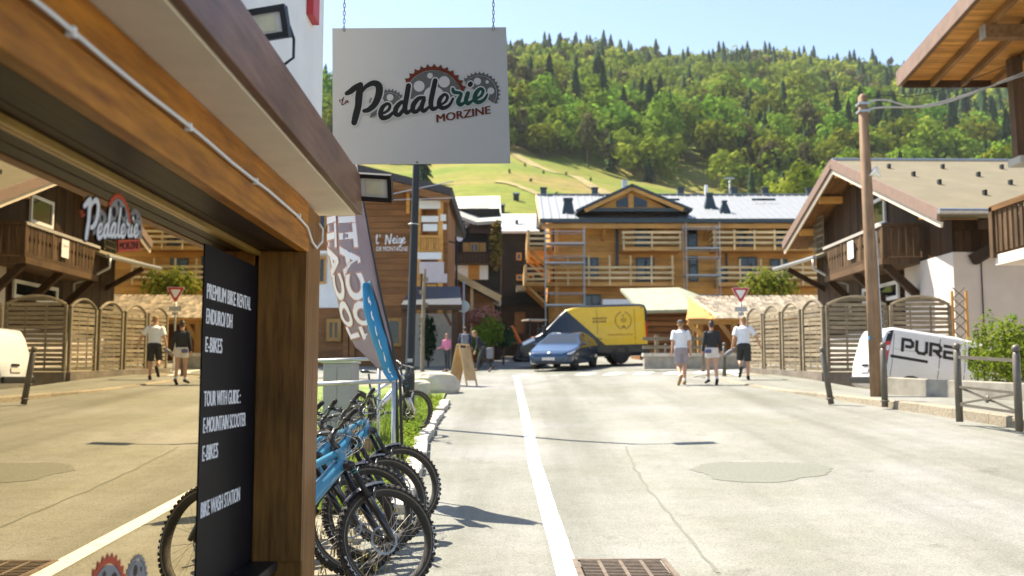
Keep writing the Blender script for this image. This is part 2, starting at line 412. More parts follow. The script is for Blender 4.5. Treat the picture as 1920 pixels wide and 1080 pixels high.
hy = [95 + 12 * i for i in range(20)] + [330 + 20 * i for i in range(27)] + [880, 940, 1050, 1250]
mb = MB(); nu = len(us)
mb.add([(u * y, y, hz(u * y, y)) for y in hy for u in us], [(j * nu + i, j * nu + i + 1, (j + 1) * nu + i + 1, (j + 1) * nu + i) for j in range(len(hy) - 1) for i in range(nu - 1)])
struct(mb.build('hillside', W['meadow'], smooth=True))
W['conifer'] = leafy('conifer_needles', (.022, .05, .024), (.05, .09, .036), .05, .35, .2)
W['broad'] = leafy('broadleaf_foliage', (.10, .175, .018), (.28, .335, .038), .045, .45, .3, .035)
W['olive'] = leafy('dry_olive_foliage', (.085, .085, .035), (.14, .12, .05), .05, .25, .3)
W['conifer_far'] = leafy('far_conifer_needles', (.024, .052, .022), (.05, .088, .032), .03, 0, .2, 0, True); W['broad_far'] = leafy('far_broadleaf_foliage', (.125, .19, .02), (.29, .335, .045), .035, 0, .3, 0, True); W['olive_far'] = W['olive']
W['bark'] = plain('bark', (.09, .065, .045), .9, var=.3)
def conifer_mesh(h, w, tiers, spikes, rnd):
    mb = MB()
    for t in range(tiers):
        f = t / tiers; z0 = h * (.10 + .9 * f); z1 = h * min(1.0, .10 + .9 * (f + 1.9 / tiers)); R = w * (1 - f) ** .85 + .12
        vs = [(rnd.uniform(-.1, .1), rnd.uniform(-.1, .1), z1)]
        ph = rnd.uniform(0, 6.28)
        for k in range(spikes * 2):
            a = ph + math.pi * k / spikes; r = R * (rnd.uniform(.8, 1.15) if k % 2 == 0 else rnd.uniform(.38, .55))
            vs.append((r * math.cos(a), r * math.sin(a), z0 - (R * .22 if k % 2 == 0 else -R * .1) + rnd.uniform(-.15, .15)))
        m = spikes * 2
        mb.add(vs, [(0, 1 + k, 1 + (k + 1) % m) for k in range(m)])
    return mb
def broad_mesh(h, w, blobs, per, size, rnd):
    mb = MB(); cz = h * .60
    cs = []
    for i in range(blobs):
        a = rnd.uniform(0, 6.28); u = rnd.uniform(-1, 1); r = rnd.uniform(.45, 1) ** .6
        q = math.sqrt(1 - u * u)
        cs.append(Vector((w * .40 * r * q * math.cos(a), w * .40 * r * q * math.sin(a), cz + h * .30 * r * u)))
    for c in cs:
        br = w * rnd.uniform(.15, .24)
        for k in range(per):
            d = Vector((rnd.gauss(0, 1), rnd.gauss(0, 1), rnd.gauss(.25, 1))).normalized()
            p = c + d * br * rnd.uniform(.75, 1.05)
            nrm = (d + Vector((rnd.uniform(-.25, .25), rnd.uniform(-.25, .25), rnd.uniform(-.25, .25)))).normalized()
            a = nrm.orthogonal().normalized(); b = nrm.cross(a); t = rnd.uniform(0, 6.28)
            a, b = a * math.cos(t) + b * math.sin(t), b * math.cos(t) - a * math.sin(t)
            s = size * rnd.uniform(.6, 1.3)
            mb.add([p - a * s * .5, p + b * s * .42, p + a * s * .6, p - b * s * .38], [(0, 1, 2, 3)])
    return mb
def trunk_mesh(h, r):
    return MB().tube([(0, 0, -.6), (.03 * h, 0, h * .3), (0, .02 * h, h * .8)], [r, r * .75, r * .25], 6)
rnd = random.Random(5)
KINDS = []   # (label, crown meshes, trunk meshes, material, low-poly arrays)
def lowarr(mb):
    return np.array(mb.v, dtype=np.float32), [f for f in mb.f]
defs = [('dark green spruce standing out on the wooded hillside', 'spruce_tree', 'conifer', [(20, 4.2), (23, 4.6), (17, 4.0)]),
        ('bright green broadleaf tree with rounded crown on the wooded hillside', 'broadleaf_tree', 'broad', [(15, 12.5), (13, 12), (18, 13)]),
        ('dull olive brown tree among the greener hillside trees', 'olive_tree', 'olive', [(17, 8), (19, 7)])]
for lab, nm, mt, vs in defs:
    hi, lo, tr = [], [], []
    for h, w in vs:
        if mt == 'conifer':
            hi.append(conifer_mesh(h, w, 15, 11, rnd)); lo.append(conifer_mesh(h, w, 9, 8, rnd))
        else:
            hi.append(broad_mesh(h, w, 30, 24, 1.3, rnd)); lo.append(broad_mesh(h, w, 14, 13, 2.1, rnd))
        tr.append(trunk_mesh(h, .3 if mt != 'conifer' else .22))
    his = []
    for m_ in hi:
        me = m_.mesh('crown'); me.materials.append(W[mt]); his.append(me)
    trs = []
    for m_ in tr:
        me = m_.mesh('trunk'); me.materials.append(W['bark']); trs.append(me)
    KINDS.append((lab, nm, his, trs, [lowarr(m_) for m_ in lo], mt))
def visible_hole(x, y):
    # the piste strip and a clearing stay free of trees
    px = 960 + 1867 * x / y
    return 1290 < px < 1335 and y < 460 or (1245 < px < 1262 and 430 < y < 640)
cand = []
y = DE - 4
while y < DR + 45:
    step = 7.4 + (y - DE) * .003
    x = -.40 * y + rnd.uniform(0, 5)
    while x < .62 * y:
        xx, yy = x + rnd.uniform(-3, 3), y + rnd.uniform(-3, 3)
        if not visible_hole(xx, yy):
            nz = mnoise.noise((xx * .011, yy * .011, 9.2)); hf = (yy - DE) / (DR - DE)
            pc = .07 + .6 * max(0, hf - .45) + nz * .8 + (.22 if xx / yy > .40 else 0) + (.3 if xx / yy < -.05 else 0)
            if hf > .95: pc = .6 + nz
            k = 0 if rnd.random() < pc else (2 if rnd.random() < .05 + .22 * max(0, hf - .5) else 1)
            sc = rnd.uniform(.55, 1.55) if k else rnd.uniform(.55, 1.5)
            if rnd.random() < .09: x += step; continue
            if yy < DE + 25: sc *= .75
            cand.append((xx, yy, k, sc))
        x += step * rnd.uniform(.75, 1.2)
    y += step * .86
# a few single trees and bushes below the wood
for px, yy, k, sc in ((612, 150, 1, .55), (792, 210, 0, .55), (1480, 230, 1, .6), (1505, 215, 1, .7), (1540, 240, 1, .8), (1460, 250, 1, .5), (1580, 225, 1, .8), (1630, 235, 1, .9), (1700, 240, 0, .8), (1760, 232, 1, .9), (1840, 228, 1, .9), (1890, 240, 1, 1), (1415, 300, 0, .6), (1610, 280, 0, .8), (1730, 285, 1, .9), (1800, 290, 0, .9), (1865, 280, 1, 1), (1540, 285, 1, .8), (1475, 290, 0, .7)):
    cand.append(((px - 960) / 1867 * yy, yy, k, sc))
infr = [c for c in cand if -.2 < c[0] / c[1] < .53]
infr.sort(key=lambda c: c[1] / c[3])
near = infr[:290]; ns = set(near)
rest = [c for c in cand if c not in ns]
for (x, y, k, sc) in near:
    lab, nm, his, trs, lo, mt = KINDS[k]; i = rnd.randrange(len(his))
    t = thing(nm, lab, 'tree', (x, y, hz(x, y) - .3), rnd.uniform(0, 6.28), 'trees on the hillside')
    s_ = sc * rnd.uniform(.9, 1.1); t.scale = (s_ * rnd.uniform(.9, 1.12), s_ * rnd.uniform(.9, 1.12), sc)
    put('crown', his[i], None, t); put('trunk', trs[i], None, t)
for k in range(3):
    lab, nm, his, trs, lo, mt = KINDS[k]; V = []; Fs = []; n = 0
    for (x, y, kk, sc) in rest:
        if kk != k: continue
        v, f = lo[rnd.randrange(len(lo))]; a = rnd.uniform(0, 6.28); ca, sa = math.cos(a), math.sin(a)
        w = v * sc; q = np.stack([w[:, 0] * ca - w[:, 1] * sa + x, w[:, 0] * sa + w[:, 1] * ca + y, w[:, 2] + hz(x, y) - .3], 1)
        V.append(q); Fs.append((np.array(f), n)); n += len(v)
    if not V: continue
    shade = np.concatenate([np.full(len(q), rnd.random(), dtype=np.float32) for q in V])
    V = np.concatenate(V); F_ = np.concatenate([f + o for f, o in Fs]); fl = F_.shape[1]
    me = bpy.data.meshes.new('forest'); me.vertices.add(len(V)); me.vertices.foreach_set('co', V.astype(np.float32).ravel())
    me.loops.add(F_.size); me.loops.foreach_set('vertex_index', F_.astype(np.int32).ravel())
    me.polygons.add(len(F_)); me.polygons.foreach_set('loop_start', np.arange(0, F_.size, fl, dtype=np.int32)); me.polygons.foreach_set('loop_total', np.full(len(F_), fl, dtype=np.int32))
    me.update(calc_edges=True); me.attributes.new('tree_shade', 'FLOAT', 'POINT').data.foreach_set('value', shade)
    tag(put('forest', me, W[mt + '_far']), ['dark far spruces massed over the upper hillside', 'light green broadleaf wood covering the far hillside', 'dry olive brown trees scattered through the far wood'][k], 'forest', kind='stuff')

# bare tan tracks crossing the ski meadow
W['track'] = plain('bare_track', (.26, .205, .07), .95, var=.3, scale=.4, bump=.3, bscale=4)
for pts, w in (([(962, 318), (1000, 300), (1040, 272), (1090, 240), (1140, 205)], 7.0), ([(930, 205), (1000, 190), (1080, 178), (1180, 170)], 3.0)):
    q = spline_(pts) if False else pts; vs = []; N = 24
    for i in range(N + 1):
        t = i / N * (len(pts) - 1); k_ = min(int(t), len(pts) - 2); f_ = t - k_; px = pts[k_][0] + (pts[k_ + 1][0] - pts[k_][0]) * f_; yy = pts[k_][1] + (pts[k_ + 1][1] - pts[k_][1]) * f_
        x = (px - 960) / 1867 * yy
        for s_ in (-1, -.33, .33, 1):
            a_, b_ = x + .2 * w * s_ * rnd.uniform(.7, 1.3), yy + .5 * w * s_ * rnd.uniform(.7, 1.3); vs.append((a_, b_, hz(a_, b_) + .18))
    struct(MB().add(vs, [(4 * i + k, 4 * i + k + 1, 4 * i + 5 + k, 4 * i + 4 + k) for i in range(N) for k in range(3)]).build('dirt_track', W['track']))
# ------------------------------------------------------------------ lettering helpers
def text_geo(body, bold=0.0):
    cu = bpy.data.curves.new('lettering', 'FONT'); cu.body = body; cu.size = 1; cu.offset = bold; cu.resolution_u = 3
    ob = bpy.data.objects.new('lettering', cu)
    me = bpy.data.meshes.new_from_object(ob)
    vs = [Vector(v.co) for v in me.vertices]; fs = [tuple(p.vertices) for p in me.polygons]
    bpy.data.objects.remove(ob); bpy.data.curves.remove(cu); bpy.data.meshes.remove(me)
    return vs, fs
def fit_text(mb, body, fmap, w, h, bold=0.0):
    """lettering scaled to w x h; fmap(u, v) gives the point"""
    vs, fs = text_geo(body, bold)
    x0, x1 = min(v.x for v in vs), max(v.x for v in vs); y0, y1 = min(v.y for v in vs), max(v.y for v in vs)
    mb.add([fmap((v.x - x0) / (x1 - x0) * w, (v.y - y0) / (y1 - y0) * h) for v in vs], fs)
def spline(pts, n=7):
    out = []; m = len(pts)
    for i in range(m - 1):
        a, b, c, d = pts[max(i - 1, 0)], pts[i], pts[i + 1], pts[min(i + 2, m - 1)]
        for k in range(n):
            t = k / n
            out.append(tuple(.5 * (2 * b[j] + (c[j] - a[j]) * t + (2 * a[j] - 5 * b[j] + 4 * c[j] - d[j]) * t * t + (3 * b[j] - a[j] - 3 * c[j] + d[j]) * t ** 3) for j in range(len(b))))
    out.append(tuple(pts[-1])); return out
LIFT = [0.0]
def brush(mb, pts, fmap, extra=0.0, dl=2e-5):
    """a brush stroke (x, y, width) with round ends; fmap(x, y, lift)"""
    q = spline(pts); m = len(q); vs = []
    L0 = LIFT[0]; LIFT[0] += dl * 3
    for i, (x, y, w) in enumerate(q):
        ax, ay = q[max(i - 1, 0)][:2]; bx_, by = q[min(i + 1, m - 1)][:2]
        dx, dy = bx_ - ax, by - ay; L = math.hypot(dx, dy) or 1; nx, ny = -dy / L, dx / L; h = w / 2 + extra
        lf = L0 + dl * 2 * i / m
        vs += [fmap(x + nx * h, y + ny * h, lf), fmap(x - nx * h, y - ny * h, lf)]
    fs = [(2 * i, 2 * i + 1, 2 * i + 3, 2 * i + 2) for i in range(m - 1)]
    mb.add(vs, fs)
    for i, j in ((0, 1), (m - 1, m - 2)):
        x, y, w = q[i]; dx, dy = x - q[j][0], y - q[j][1]; a = math.atan2(dy, dx); h = w / 2 + extra; lf = L0 + dl * 2 * i / m
        mb.add([fmap(x, y, lf)] + [fmap(x + h * math.cos(a + t * math.pi / 8), y + h * math.sin(a + t * math.pi / 8), lf) for t in range(-4, 5)], [(0, k + 1, k + 2) for k in range(8)])
LETTERS_DARK = [
    [(172, 428, 46), (215, 405, 60), (262, 368, 62), (318, 338, 58)],
    [(318, 345, 60), (302, 450, 78), (292, 560, 72), (268, 655, 72), (248, 735, 62)],
    [(322, 430, 26), (375, 358, 44), (455, 322, 60), (512, 352, 76), (512, 440, 76), (470, 540, 66), (405, 600, 54), (355, 614, 42)],
    [(560, 640, 26), (612, 605, 32), (628, 560, 34), (600, 540, 34), (552, 575, 46), (528, 640, 54), (548, 688, 52), (610, 676, 44), (665, 630, 32)],
    [(792, 520, 34), (740, 532, 44), (692, 590, 54), (688, 646, 52), (730, 654, 44), (786, 580, 40)],
    [(828, 352, 54), (806, 470, 56), (786, 585, 56), (806, 636, 46), (858, 604, 30)],
    [(992, 478, 34), (930, 490, 46), (876, 556, 54), (874, 620, 50), (922, 616, 42), (982, 530, 40)],
    [(988, 500, 46), (962, 585, 50), (988, 618, 44), (1045, 574, 28)],
    [(1112, 300, 52), (1086, 410, 54), (1062, 530, 54), (1076, 596, 48), (1122, 586, 36), (1165, 548, 26)],
    [(1176, 552, 24), (1222, 518, 30), (1238, 470, 34), (1206, 448, 34), (1160, 496, 46), (1150, 560, 52), (1190, 590, 46), (1256, 560, 34), (1298, 490, 26)],
    [(1480, 346, 50), (1486, 338, 52)]]
LETTERS_GREEN = [
    [(1296, 388, 32), (1312, 424, 42), (1384, 440, 34), (1352, 520, 50), (1374, 556, 44), (1424, 530, 28)],
    [(1456, 436, 46), (1434, 515, 48), (1456, 544, 42), (1508, 512, 26)],
    [(1546, 494, 24), (1596, 462, 30), (1618, 412, 34), (1588, 390, 34), (1542, 438, 46), (1528, 506, 52), (1570, 532, 44), (1630, 500, 32), (1662, 448, 22)]]
LETTERS_LA = [[(100, 520, 9), (96, 495, 8), (118, 498, 8), (138, 470, 9), (128, 500, 10), (118, 545, 9), (140, 540, 9), (152, 530, 8)],
              [(178, 502, 8), (160, 508, 9), (156, 528, 9), (176, 520, 8), (182, 500, 8), (180, 524, 8), (194, 516, 7)]]
def gear_ring(mb, c, r0, r1, tip, a0, a1, teeth, fmap, lift):
    n = teeth * 6; vs = []
    for i in range(n + 1):
        a = math.radians(a0 + (a1 - a0) * i / n); ph = (i % 6) / 6
        r = r1 + (tip - r1) * max(0, 1 - abs(ph - .5) * 2.6) ** 1.3
        for q in (r0, r): vs.append(fmap(c[0] + q * math.cos(a), c[1] - q * math.sin(a), lift))
    mb.add(vs, [(2 * i, 2 * i + 1, 2 * i + 3, 2 * i + 2) for i in range(n)])
def disc(mb, c, r, fmap, lift, n=20, a0=0, a1=360):
    vs = [fmap(c[0], c[1], lift)] + [fmap(c[0] + r * math.cos(math.radians(a0 + (a1 - a0) * i / n)), c[1] - r * math.sin(math.radians(a0 + (a1 - a0) * i / n)), lift) for i in range(n + 1)]
    mb.add(vs, [(0, i + 1, i + 2) for i in range(n)])
def logo(parent, fmap, m_dark, m_green, m_brown, m_grey, m_ground, box=None, gears_only=False):
    """the shop's script logo with chain rings; fmap(x, y, lift)"""
    g = MB(); gear_ring(g, (1090, 490), 304, 338, 372, 14, 150, 12, fmap, .0004); g.build('chain_ring', m_brown, parent)
    g = MB(); disc(g, (1090, 490), 298, fmap, .0003, 30, 0, 180); g.build('gear_emblem', m_grey, parent); g = MB(); disc(g, (1580, 430), 178, fmap, .0003, 24, -38, 148); gear_ring(g, (1580, 430), 184, 202, 226, -36, 142, 15, fmap, .0004); g.build('gear_emblem', m_grey, parent); g = MB(); disc(g, (620, 565), 140, fmap, .0003, 20, 20, 135)
    gear_ring(g, (620, 565), 146, 164, 190, 35, 120, 7, fmap, .0004); gear_ring(g, (470, 520), 46, 54, 72, 130, 230, 5, fmap, .0004)
    g.add([fmap(x, y, .0004) for x, y in ((412, 685), (430, 640), (495, 600), (488, 650), (450, 675))], [(0, 1, 2, 3, 4)])
    g.build('gear_emblem', m_grey, parent)
    for c, r in (((940, 357), 58), ((1207, 313), 60), ((1057, 247), 30), ((1095, 470), 112), ((1560, 310), 38), ((1663, 318), 18), ((1700, 412), 36), ((630, 473), 36), ((552, 503), 11)): h = MB(); disc(h, c, r, fmap, .0006); h.build('gear_hole', m_ground, parent)
    if not gears_only:
        LIFT[0] = .0008
        h = MB()
        for s_ in LETTERS_DARK + LETTERS_GREEN: brush(h, s_, fmap, 13)
        h.build('logo_ground', m_ground, parent)
    if gears_only: return
    LIFT[0] = .0018
    for grp in ((0, 1, 2), (3,), (4, 5), (6, 7), (8,), (9,), (10,)):
        d = MB(); [brush(d, LETTERS_DARK[i], fmap) for i in grp]; d.build('letter', m_dark, parent)
    for s_ in LETTERS_GREEN: d = MB(); brush(d, s_, fmap); d.build('letter', m_green, parent)
    for s_ in LETTERS_LA: d = MB(); brush(d, s_, fmap); d.build('letter', m_brown, parent)
    d = MB(); ca, sa = math.cos(.158), math.sin(.158)
    for j, dx in enumerate((-4, 0, 4)): fit_text(d, 'MORZINE', lambda u, v: fmap(1122 + dx + u * ca + v * -sa * .2, 742 - u * sa - v * ca, .0022 + j * 5e-5), 575, 84, 0)
    if box:
        b = MB().add([fmap(x, y, .0012) for x, y in ((1090, 770), (1720, 672), (1708, 545), (1078, 640))], [(0, 1, 2, 3)]); b.build('name_box', m_brown, parent); d.build('lettering', box, parent)
    else: d.build('lettering', m_brown, parent)
# ------------------------------------------------------------------ the bike shop on the left
XG, XO, XF = -1.594, -1.285, -1.025         # glass, front face, outer fascia
Y0, Y1, Y2 = -3.0, 6.2, 6.65
ZS, ZB, ZF0, ZF1 = EYE + .80, EYE + 1.115, EYE + 1.20, EYE + 1.39
W['shop_y'] = wood('shop_stained_pine_y', (.22, .066, .006), (.66, .26, .022), 'y', 1.3, .45, .12, .3)
W['shop_z'] = wood('shop_stained_pine_z', (.11, .042, .008), (.34, .155, .035), 'z', 1.3, .5, .12, .3)
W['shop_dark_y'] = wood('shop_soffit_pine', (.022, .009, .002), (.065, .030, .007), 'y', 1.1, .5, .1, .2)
W['fascia'] = wood('weathered_fascia_y', (.13, .062, .042), (.29, .16, .105), 'y', 1.2, .42, .1, .3)
W['render_white'] = plain('white_render', (.80, .79, .765), .85, var=.05, scale=3, bump=.25, bscale=120)
W['soffit'] = plain('cream_soffit', (.86, .74, .57), .7, var=.06, scale=4)
m, n, l, b = nodes('shop_glass')
gl = n.new('ShaderNodeBsdfGlossy'); gl.inputs['Roughness'].default_value = .0; gl.inputs[0].default_value = (1.0, .83, .54, 1)
tr = n.new('ShaderNodeBsdfTransparent'); tr.inputs[0].default_value = (.30, .30, .27, 1)
mxs = n.new('ShaderNodeMixShader'); lw = n.new('ShaderNodeLayerWeight'); lw.inputs[0].default_value = .5
mr = n.new('ShaderNodeMapRange'); mr.inputs['To Min'].default_value = .12; mr.inputs['To Max'].default_value = 1.0
l.new(lw.outputs['Facing'], mr.inputs[0]); l.new(mr.outputs[0], mxs.inputs[0]); l.new(tr.outputs[0], mxs.inputs[1]); l.new(gl.outputs[0], mxs.inputs[2]); l.new(mxs.outputs[0], n['Material Output'].inputs[0])
W['shop_glass'] = m
shop = thing('bike_shop', 'timber clad bike rental shop front with a large lettered window', 'shop', (XO - 2.0, 2, 0))
def sb(name, x0, x1, y0, y1, z0, z1, mat, parent=shop, bevel=0):
    """box given by its bounds in the world"""
    o = parent.location if parent else Vector()
    return MB().box(((x0 + x1) / 2 - o.x, (y0 + y1) / 2 - o.y, (z0 + z1) / 2 - o.z), (x1 - x0, y1 - y0, z1 - z0)).build(name, mat, parent, bevel=bevel)
ZW = EYE - 1.10
sb('end_post', XO - .70, XO, Y1 + .03, Y2, -.6, ZB - .02, W['shop_z'], bevel=.008)
sb('jamb_board', XG + .012, XO - .002, Y1 - .012, Y1 + .028, ZW, ZS - .002, W['shop_z'])
for i, (za, zc) in enumerate(((ZS, ZS + .152), (ZS + .158, ZB))):
    sb('fascia_board', XO - .06, XO + .006 * (1 - i), Y0, Y1 + .028, za, zc, W['shop_y'], bevel=.006)
for i in range(3):
    w = (XO - .062 - XG) / 3
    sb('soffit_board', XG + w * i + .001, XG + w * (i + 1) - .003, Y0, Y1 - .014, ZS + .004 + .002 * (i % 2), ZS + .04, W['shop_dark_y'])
W['gold'] = plain('gilt_edge_trim', (.42, .26, .06), .35, .4, var=.2)
sb('window_trim', XG - .02, XG + .022, Y0, Y1 - .014, ZS - .028, ZS - .001, W['gold'])
sb('window_sill', XG - .02, XG + .16, Y0, Y1 + .02, ZW - .06, ZW, W['darkmetal'], bevel=.006)
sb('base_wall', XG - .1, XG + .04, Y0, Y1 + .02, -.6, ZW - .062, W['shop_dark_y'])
sb('pane', XG - .008, XG, Y0, Y1 - .013, ZW + .001, ZS - .03, W['shop_glass'])
sb('overhang_soffit', XO - .05, XF - .045, Y0, Y2 + .1, ZB + .004, ZB + .03, W['soffit'])
sb('overhang_fascia', XF - .043, XF, Y0, Y2 + .13, EYE + 1.13, ZF1, W['fascia'], bevel=.005)
sb('overhang_roof', XO - .02, XF - .045, Y0, Y2 + .1, ZB + .032, ZF1 - .03, W['fascia'])
sb('upper_wall', XO - 4, XO - .005, Y0, Y2, ZF1 - .028, EYE + 6, W['render_white'])
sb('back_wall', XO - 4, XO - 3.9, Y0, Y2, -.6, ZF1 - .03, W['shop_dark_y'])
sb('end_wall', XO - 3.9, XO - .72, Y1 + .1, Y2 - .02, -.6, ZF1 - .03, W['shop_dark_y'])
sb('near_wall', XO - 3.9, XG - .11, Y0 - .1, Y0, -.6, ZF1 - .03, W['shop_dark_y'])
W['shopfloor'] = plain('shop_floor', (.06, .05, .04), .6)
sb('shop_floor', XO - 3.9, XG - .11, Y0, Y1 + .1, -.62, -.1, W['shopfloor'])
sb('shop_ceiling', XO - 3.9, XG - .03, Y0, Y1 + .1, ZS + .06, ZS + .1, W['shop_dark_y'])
W['red'] = plain('red_paint', (.50, .03, .03), .5, var=.1)
sb('corner_trim', XO - .003, XO + .04, Y1 - .15, Y1 + .05, EYE + 2.28, EYE + 2.9, W['red'])
# cable clipped along the fascia, looping round the end post
so = shop.location
cab = MB(); cp = [(XO + .018, Y0 + .35 * i, ZS + .165 + .004 * math.sin(i * 1.7)) for i in range(26)] + [(XO + .018, Y1 - .1, ZS + .14), (XO + .02, Y1 + .05, ZS + .07), (XO + .022, Y1 + .2, ZS + .05), (XO + .03, Y1 + .34, ZS + .11), (XO + .022, Y1 + .40, ZS + .2), (XO + .01, Y1 + .34, ZS + .23)]
cab.tube([Vector(p) - so for p in cp], .0085, 6); cab.build('cable', W['white'], shop, True)
for i in range(6):
    MB().box(Vector((XO + .014, .6 + i * 1.05, ZS + .166)) - so, (.024, .025, .03)).build('cable_clip', W['white'], shop)
# vinyl panel with the offer, behind white letters
W['vinyl'] = plain('black_vinyl', (.008, .008, .011), .5, var=.15, spec=.1)
sb('offer_panel', XG + .001, XG + .004, 5.08, Y1 - .016, ZW + .01, EYE + .70, W['vinyl'])
W['letter_white'] = plain('white_letters', (.82, .80, .80), .6, var=.03)
W['letter_red'] = plain('red_letters', (.62, .07, .02), .6, var=.05)
W['letter_grey'] = plain('grey_letters', (.30, .28, .27), .6, var=.05)
def glassmap(y0, z0):
    return lambda u, v: Vector((XG + .007, y0 + u, z0 + v)) - so
for body, zb, yr in (('PREMIUM BIKE RENTAL', .418, 6.03), ('ENDURO/ DH', .288, 5.62), ('E-BIKES', .142, 5.43), ('TOUR WITH GUIDE :', -.137, 5.84), ('E-MOUNTAIN SCOOTER', -.273, 5.97), ('E-BIKES', -.415, 5.40), ('BIKE WASH STATION', -.70, 5.88)):
    d = MB()
    for j in range(3): fit_text(d, body, lambda u, v: glassmap(5.125 + .0045 * (j - 1), EYE + zb)(u, v) + Vector((.0002 * j, 0, 0)), yr - 5.125, .080, 0)
    d.build('offer_text', W['letter_white'], shop)
k = .63 / 1710
W['vinyl_clear'] = W['vinyl']
logo(shop, lambda x, y, lf: Vector((XG + .002 + lf, 3.56 + (x - 90) * k, EYE + .745 - (y - 118) * k)) - so, W['letter_white'], W['letter_white'], W['letter_red'], W['letter_grey'], W['vinyl'], box=W['vinyl'])
k2 = .00066
logo(shop, lambda x, y, lf: Vector((XG + .002 + lf, 3.93 + (x - 1090) * k2, EYE - .665 - (y - 118) * k2)) - so, W['letter_white'], W['letter_white'], W['letter_red'], W['letter_grey'], W['shop_dark_y'], gears_only=True)
# the shop front is not quite parallel to the view: turn it about the end post
a_ = .0118; pv = Vector((XO, Y1, 0)); shop.location = pv + Matrix.Rotation(a_, 3, 'Z') @ (so - pv); shop.rotation_euler.z = a_
# ------------------------------------------------------------------ hanging sign
W['panel'] = plain('sign_panel_white', (.31, .306, .30), .5, var=.03, scale=2)
W['ink'] = plain('sign_ink_dark', (.016, .016, .017), .9, var=.05, spec=.1)
W['ink_green'] = plain('sign_ink_green', (.012, .042, .032), .9, var=.05, spec=.1)
W['ink_brown'] = plain('sign_ink_brown', (.085, .022, .013), .9, var=.05, spec=.1)
W['ink_grey'] = plain('sign_ink_grey', (.075, .075, .076), .9, var=.05, spec=.1)
YS = 7.25
tl, tr_, br, bl = P(623, 53, YS), P(949, 51, YS + .02), P(957, 306, YS - .03), P(624, 308, YS)
cx = (tl + tr_ + br + bl) / 4
sign = thing('hanging_sign', 'white square shop sign with script logo hanging from two chains', 'sign', (cx.x, cx.y, bl.z))
so2 = sign.location
th = Vector((0, .012, 0))
q = [tl - so2, tr_ - so2, br - so2, bl - so2]
MB().add(q + [v + th for v in q], [(3, 2, 1, 0), (4, 5, 6, 7), (0, 1, 5, 4), (1, 2, 6, 5), (2, 3, 7, 6), (3, 0, 4, 7)]).build('panel', W['panel'], sign, fix=True)
def signmap(x, y, lf):
    px, py = 620 + x / 5.647, 100 + y / 5.647
    u = (px - 623.5) / (953.5 - 623.5); v = (py - 53) / (307 - 53)
    p = tl.lerp(tr_, u).lerp(bl.lerp(br, u), v)
    return p - so2 - Vector((0, .001 + lf, 0))
logo(sign, signmap, W['ink'], W['ink_green'], W['ink_brown'], W['ink_grey'], W['panel'])
def chain(top, bot, parent):
    n_ = int((top - bot).length / .030); c_ = thing('chain', None, None); c_.parent = parent
    lk = MB(); lk.tube([(.008 * math.cos(t), 0, .012 * math.sin(t) + (.007 if math.sin(t) > 0 else -.007)) for t in [2 * math.pi * i / 12 for i in range(13)]], .0026, 5, False)
    me = lk.mesh('chain_link', True); me.materials.append(W['darkmetal'])
    for i in range(n_):
        o = put('chain_link', me, None, c_); o.location = bot.lerp(top, (i + .5) / n_); o.rotation_euler = (0, 0, (i % 2) * math.pi / 2 + .3)
    return c_
zt = EYE + 3.3
for p_ in (P(645, 58, YS), P(925, 56, YS)):
    chain(Vector((p_.x, YS, zt)) - so2, p_ - so2 + Vector((0, 0, .0)), sign)
    MB().ball(p_ - so2 + Vector((0, -.004, 0)), .006).build('eyelet', W['steel'], sign, True)
MB().tube([P(782, 304, YS - .02) - so2 + Vector((0, -.006, 0)), P(782, 304, YS - .02) - so2 + Vector((0, .02, 0))], .006, 8).build('bolt', W['black'], sign)
MB().beam((XO - .3 - so2.x, YS - so2.y, zt + .02 - so2.z), (.12 - so2.x, YS - so2.y, zt + .02 - so2.z), .05, .05).build('bracket_arm', W['darkmetal'], sign)
MB().beam((XO - .3 - so2.x, YS - so2.y, zt + .02 - so2.z), (XO - .3 - so2.x, Y2 * .925 - .04 - so2.y, zt + .02 - so2.z), .05, .05).build('bracket_arm', W['darkmetal'], sign)
# ------------------------------------------------------------------ floodlights
W['lens'] = plain('floodlight_lens', (.72, .68, .62), .25, var=.05)
def floodlight(loc, rot, w, label, arm):
    t = thing('floodlight', label, 'floodlight', loc); R = rot
    h = w * .72
    b_ = MB(); M_ = R
    b_.box((0, 0, 0), (w, .035, h), M_.to_3x3()); b_.build('housing', W['black'], t, bevel=.006)
    f_ = MB(); d = -.026
    for x, z, sx, sz in ((0, h / 2 - .012, w, .028), (0, -h / 2 + .012, w, .028), (-w / 2 + .012, 0, .028, h - .054), (w / 2 - .012, 0, .028, h - .054)):
        f_.box(M_.to_3x3() @ Vector((x, d, z)), (sx, .022, sz), M_.to_3x3())
    f_.build('bezel', W['black'], t)
    MB().box(M_.to_3x3() @ Vector((0, -.0195, 0)), (w - .05, .004, h - .05), M_.to_3x3()).build('lens', W['lens'], t)
    MB().box(M_.to_3x3() @ Vector((0, -.0235, 0)), (w * .42, .004, h * .5), M_.to_3x3()).build('led_board', plain('led_board', (.66, .60, .42), .5), t)
    f_ = MB()
    for i in range(5): f_.box(M_.to_3x3() @ Vector((-w * .36 + w * .18 * i, .03, 0)), (.006, .03, h * .8), M_.to_3x3())
    f_.build('cooling_fins', W['black'], t)
    a = MB(); a.tube(arm, .007, 6); a.build('bracket', W['black'], t)
    return t
p_ = P(702, 350, 6.72)
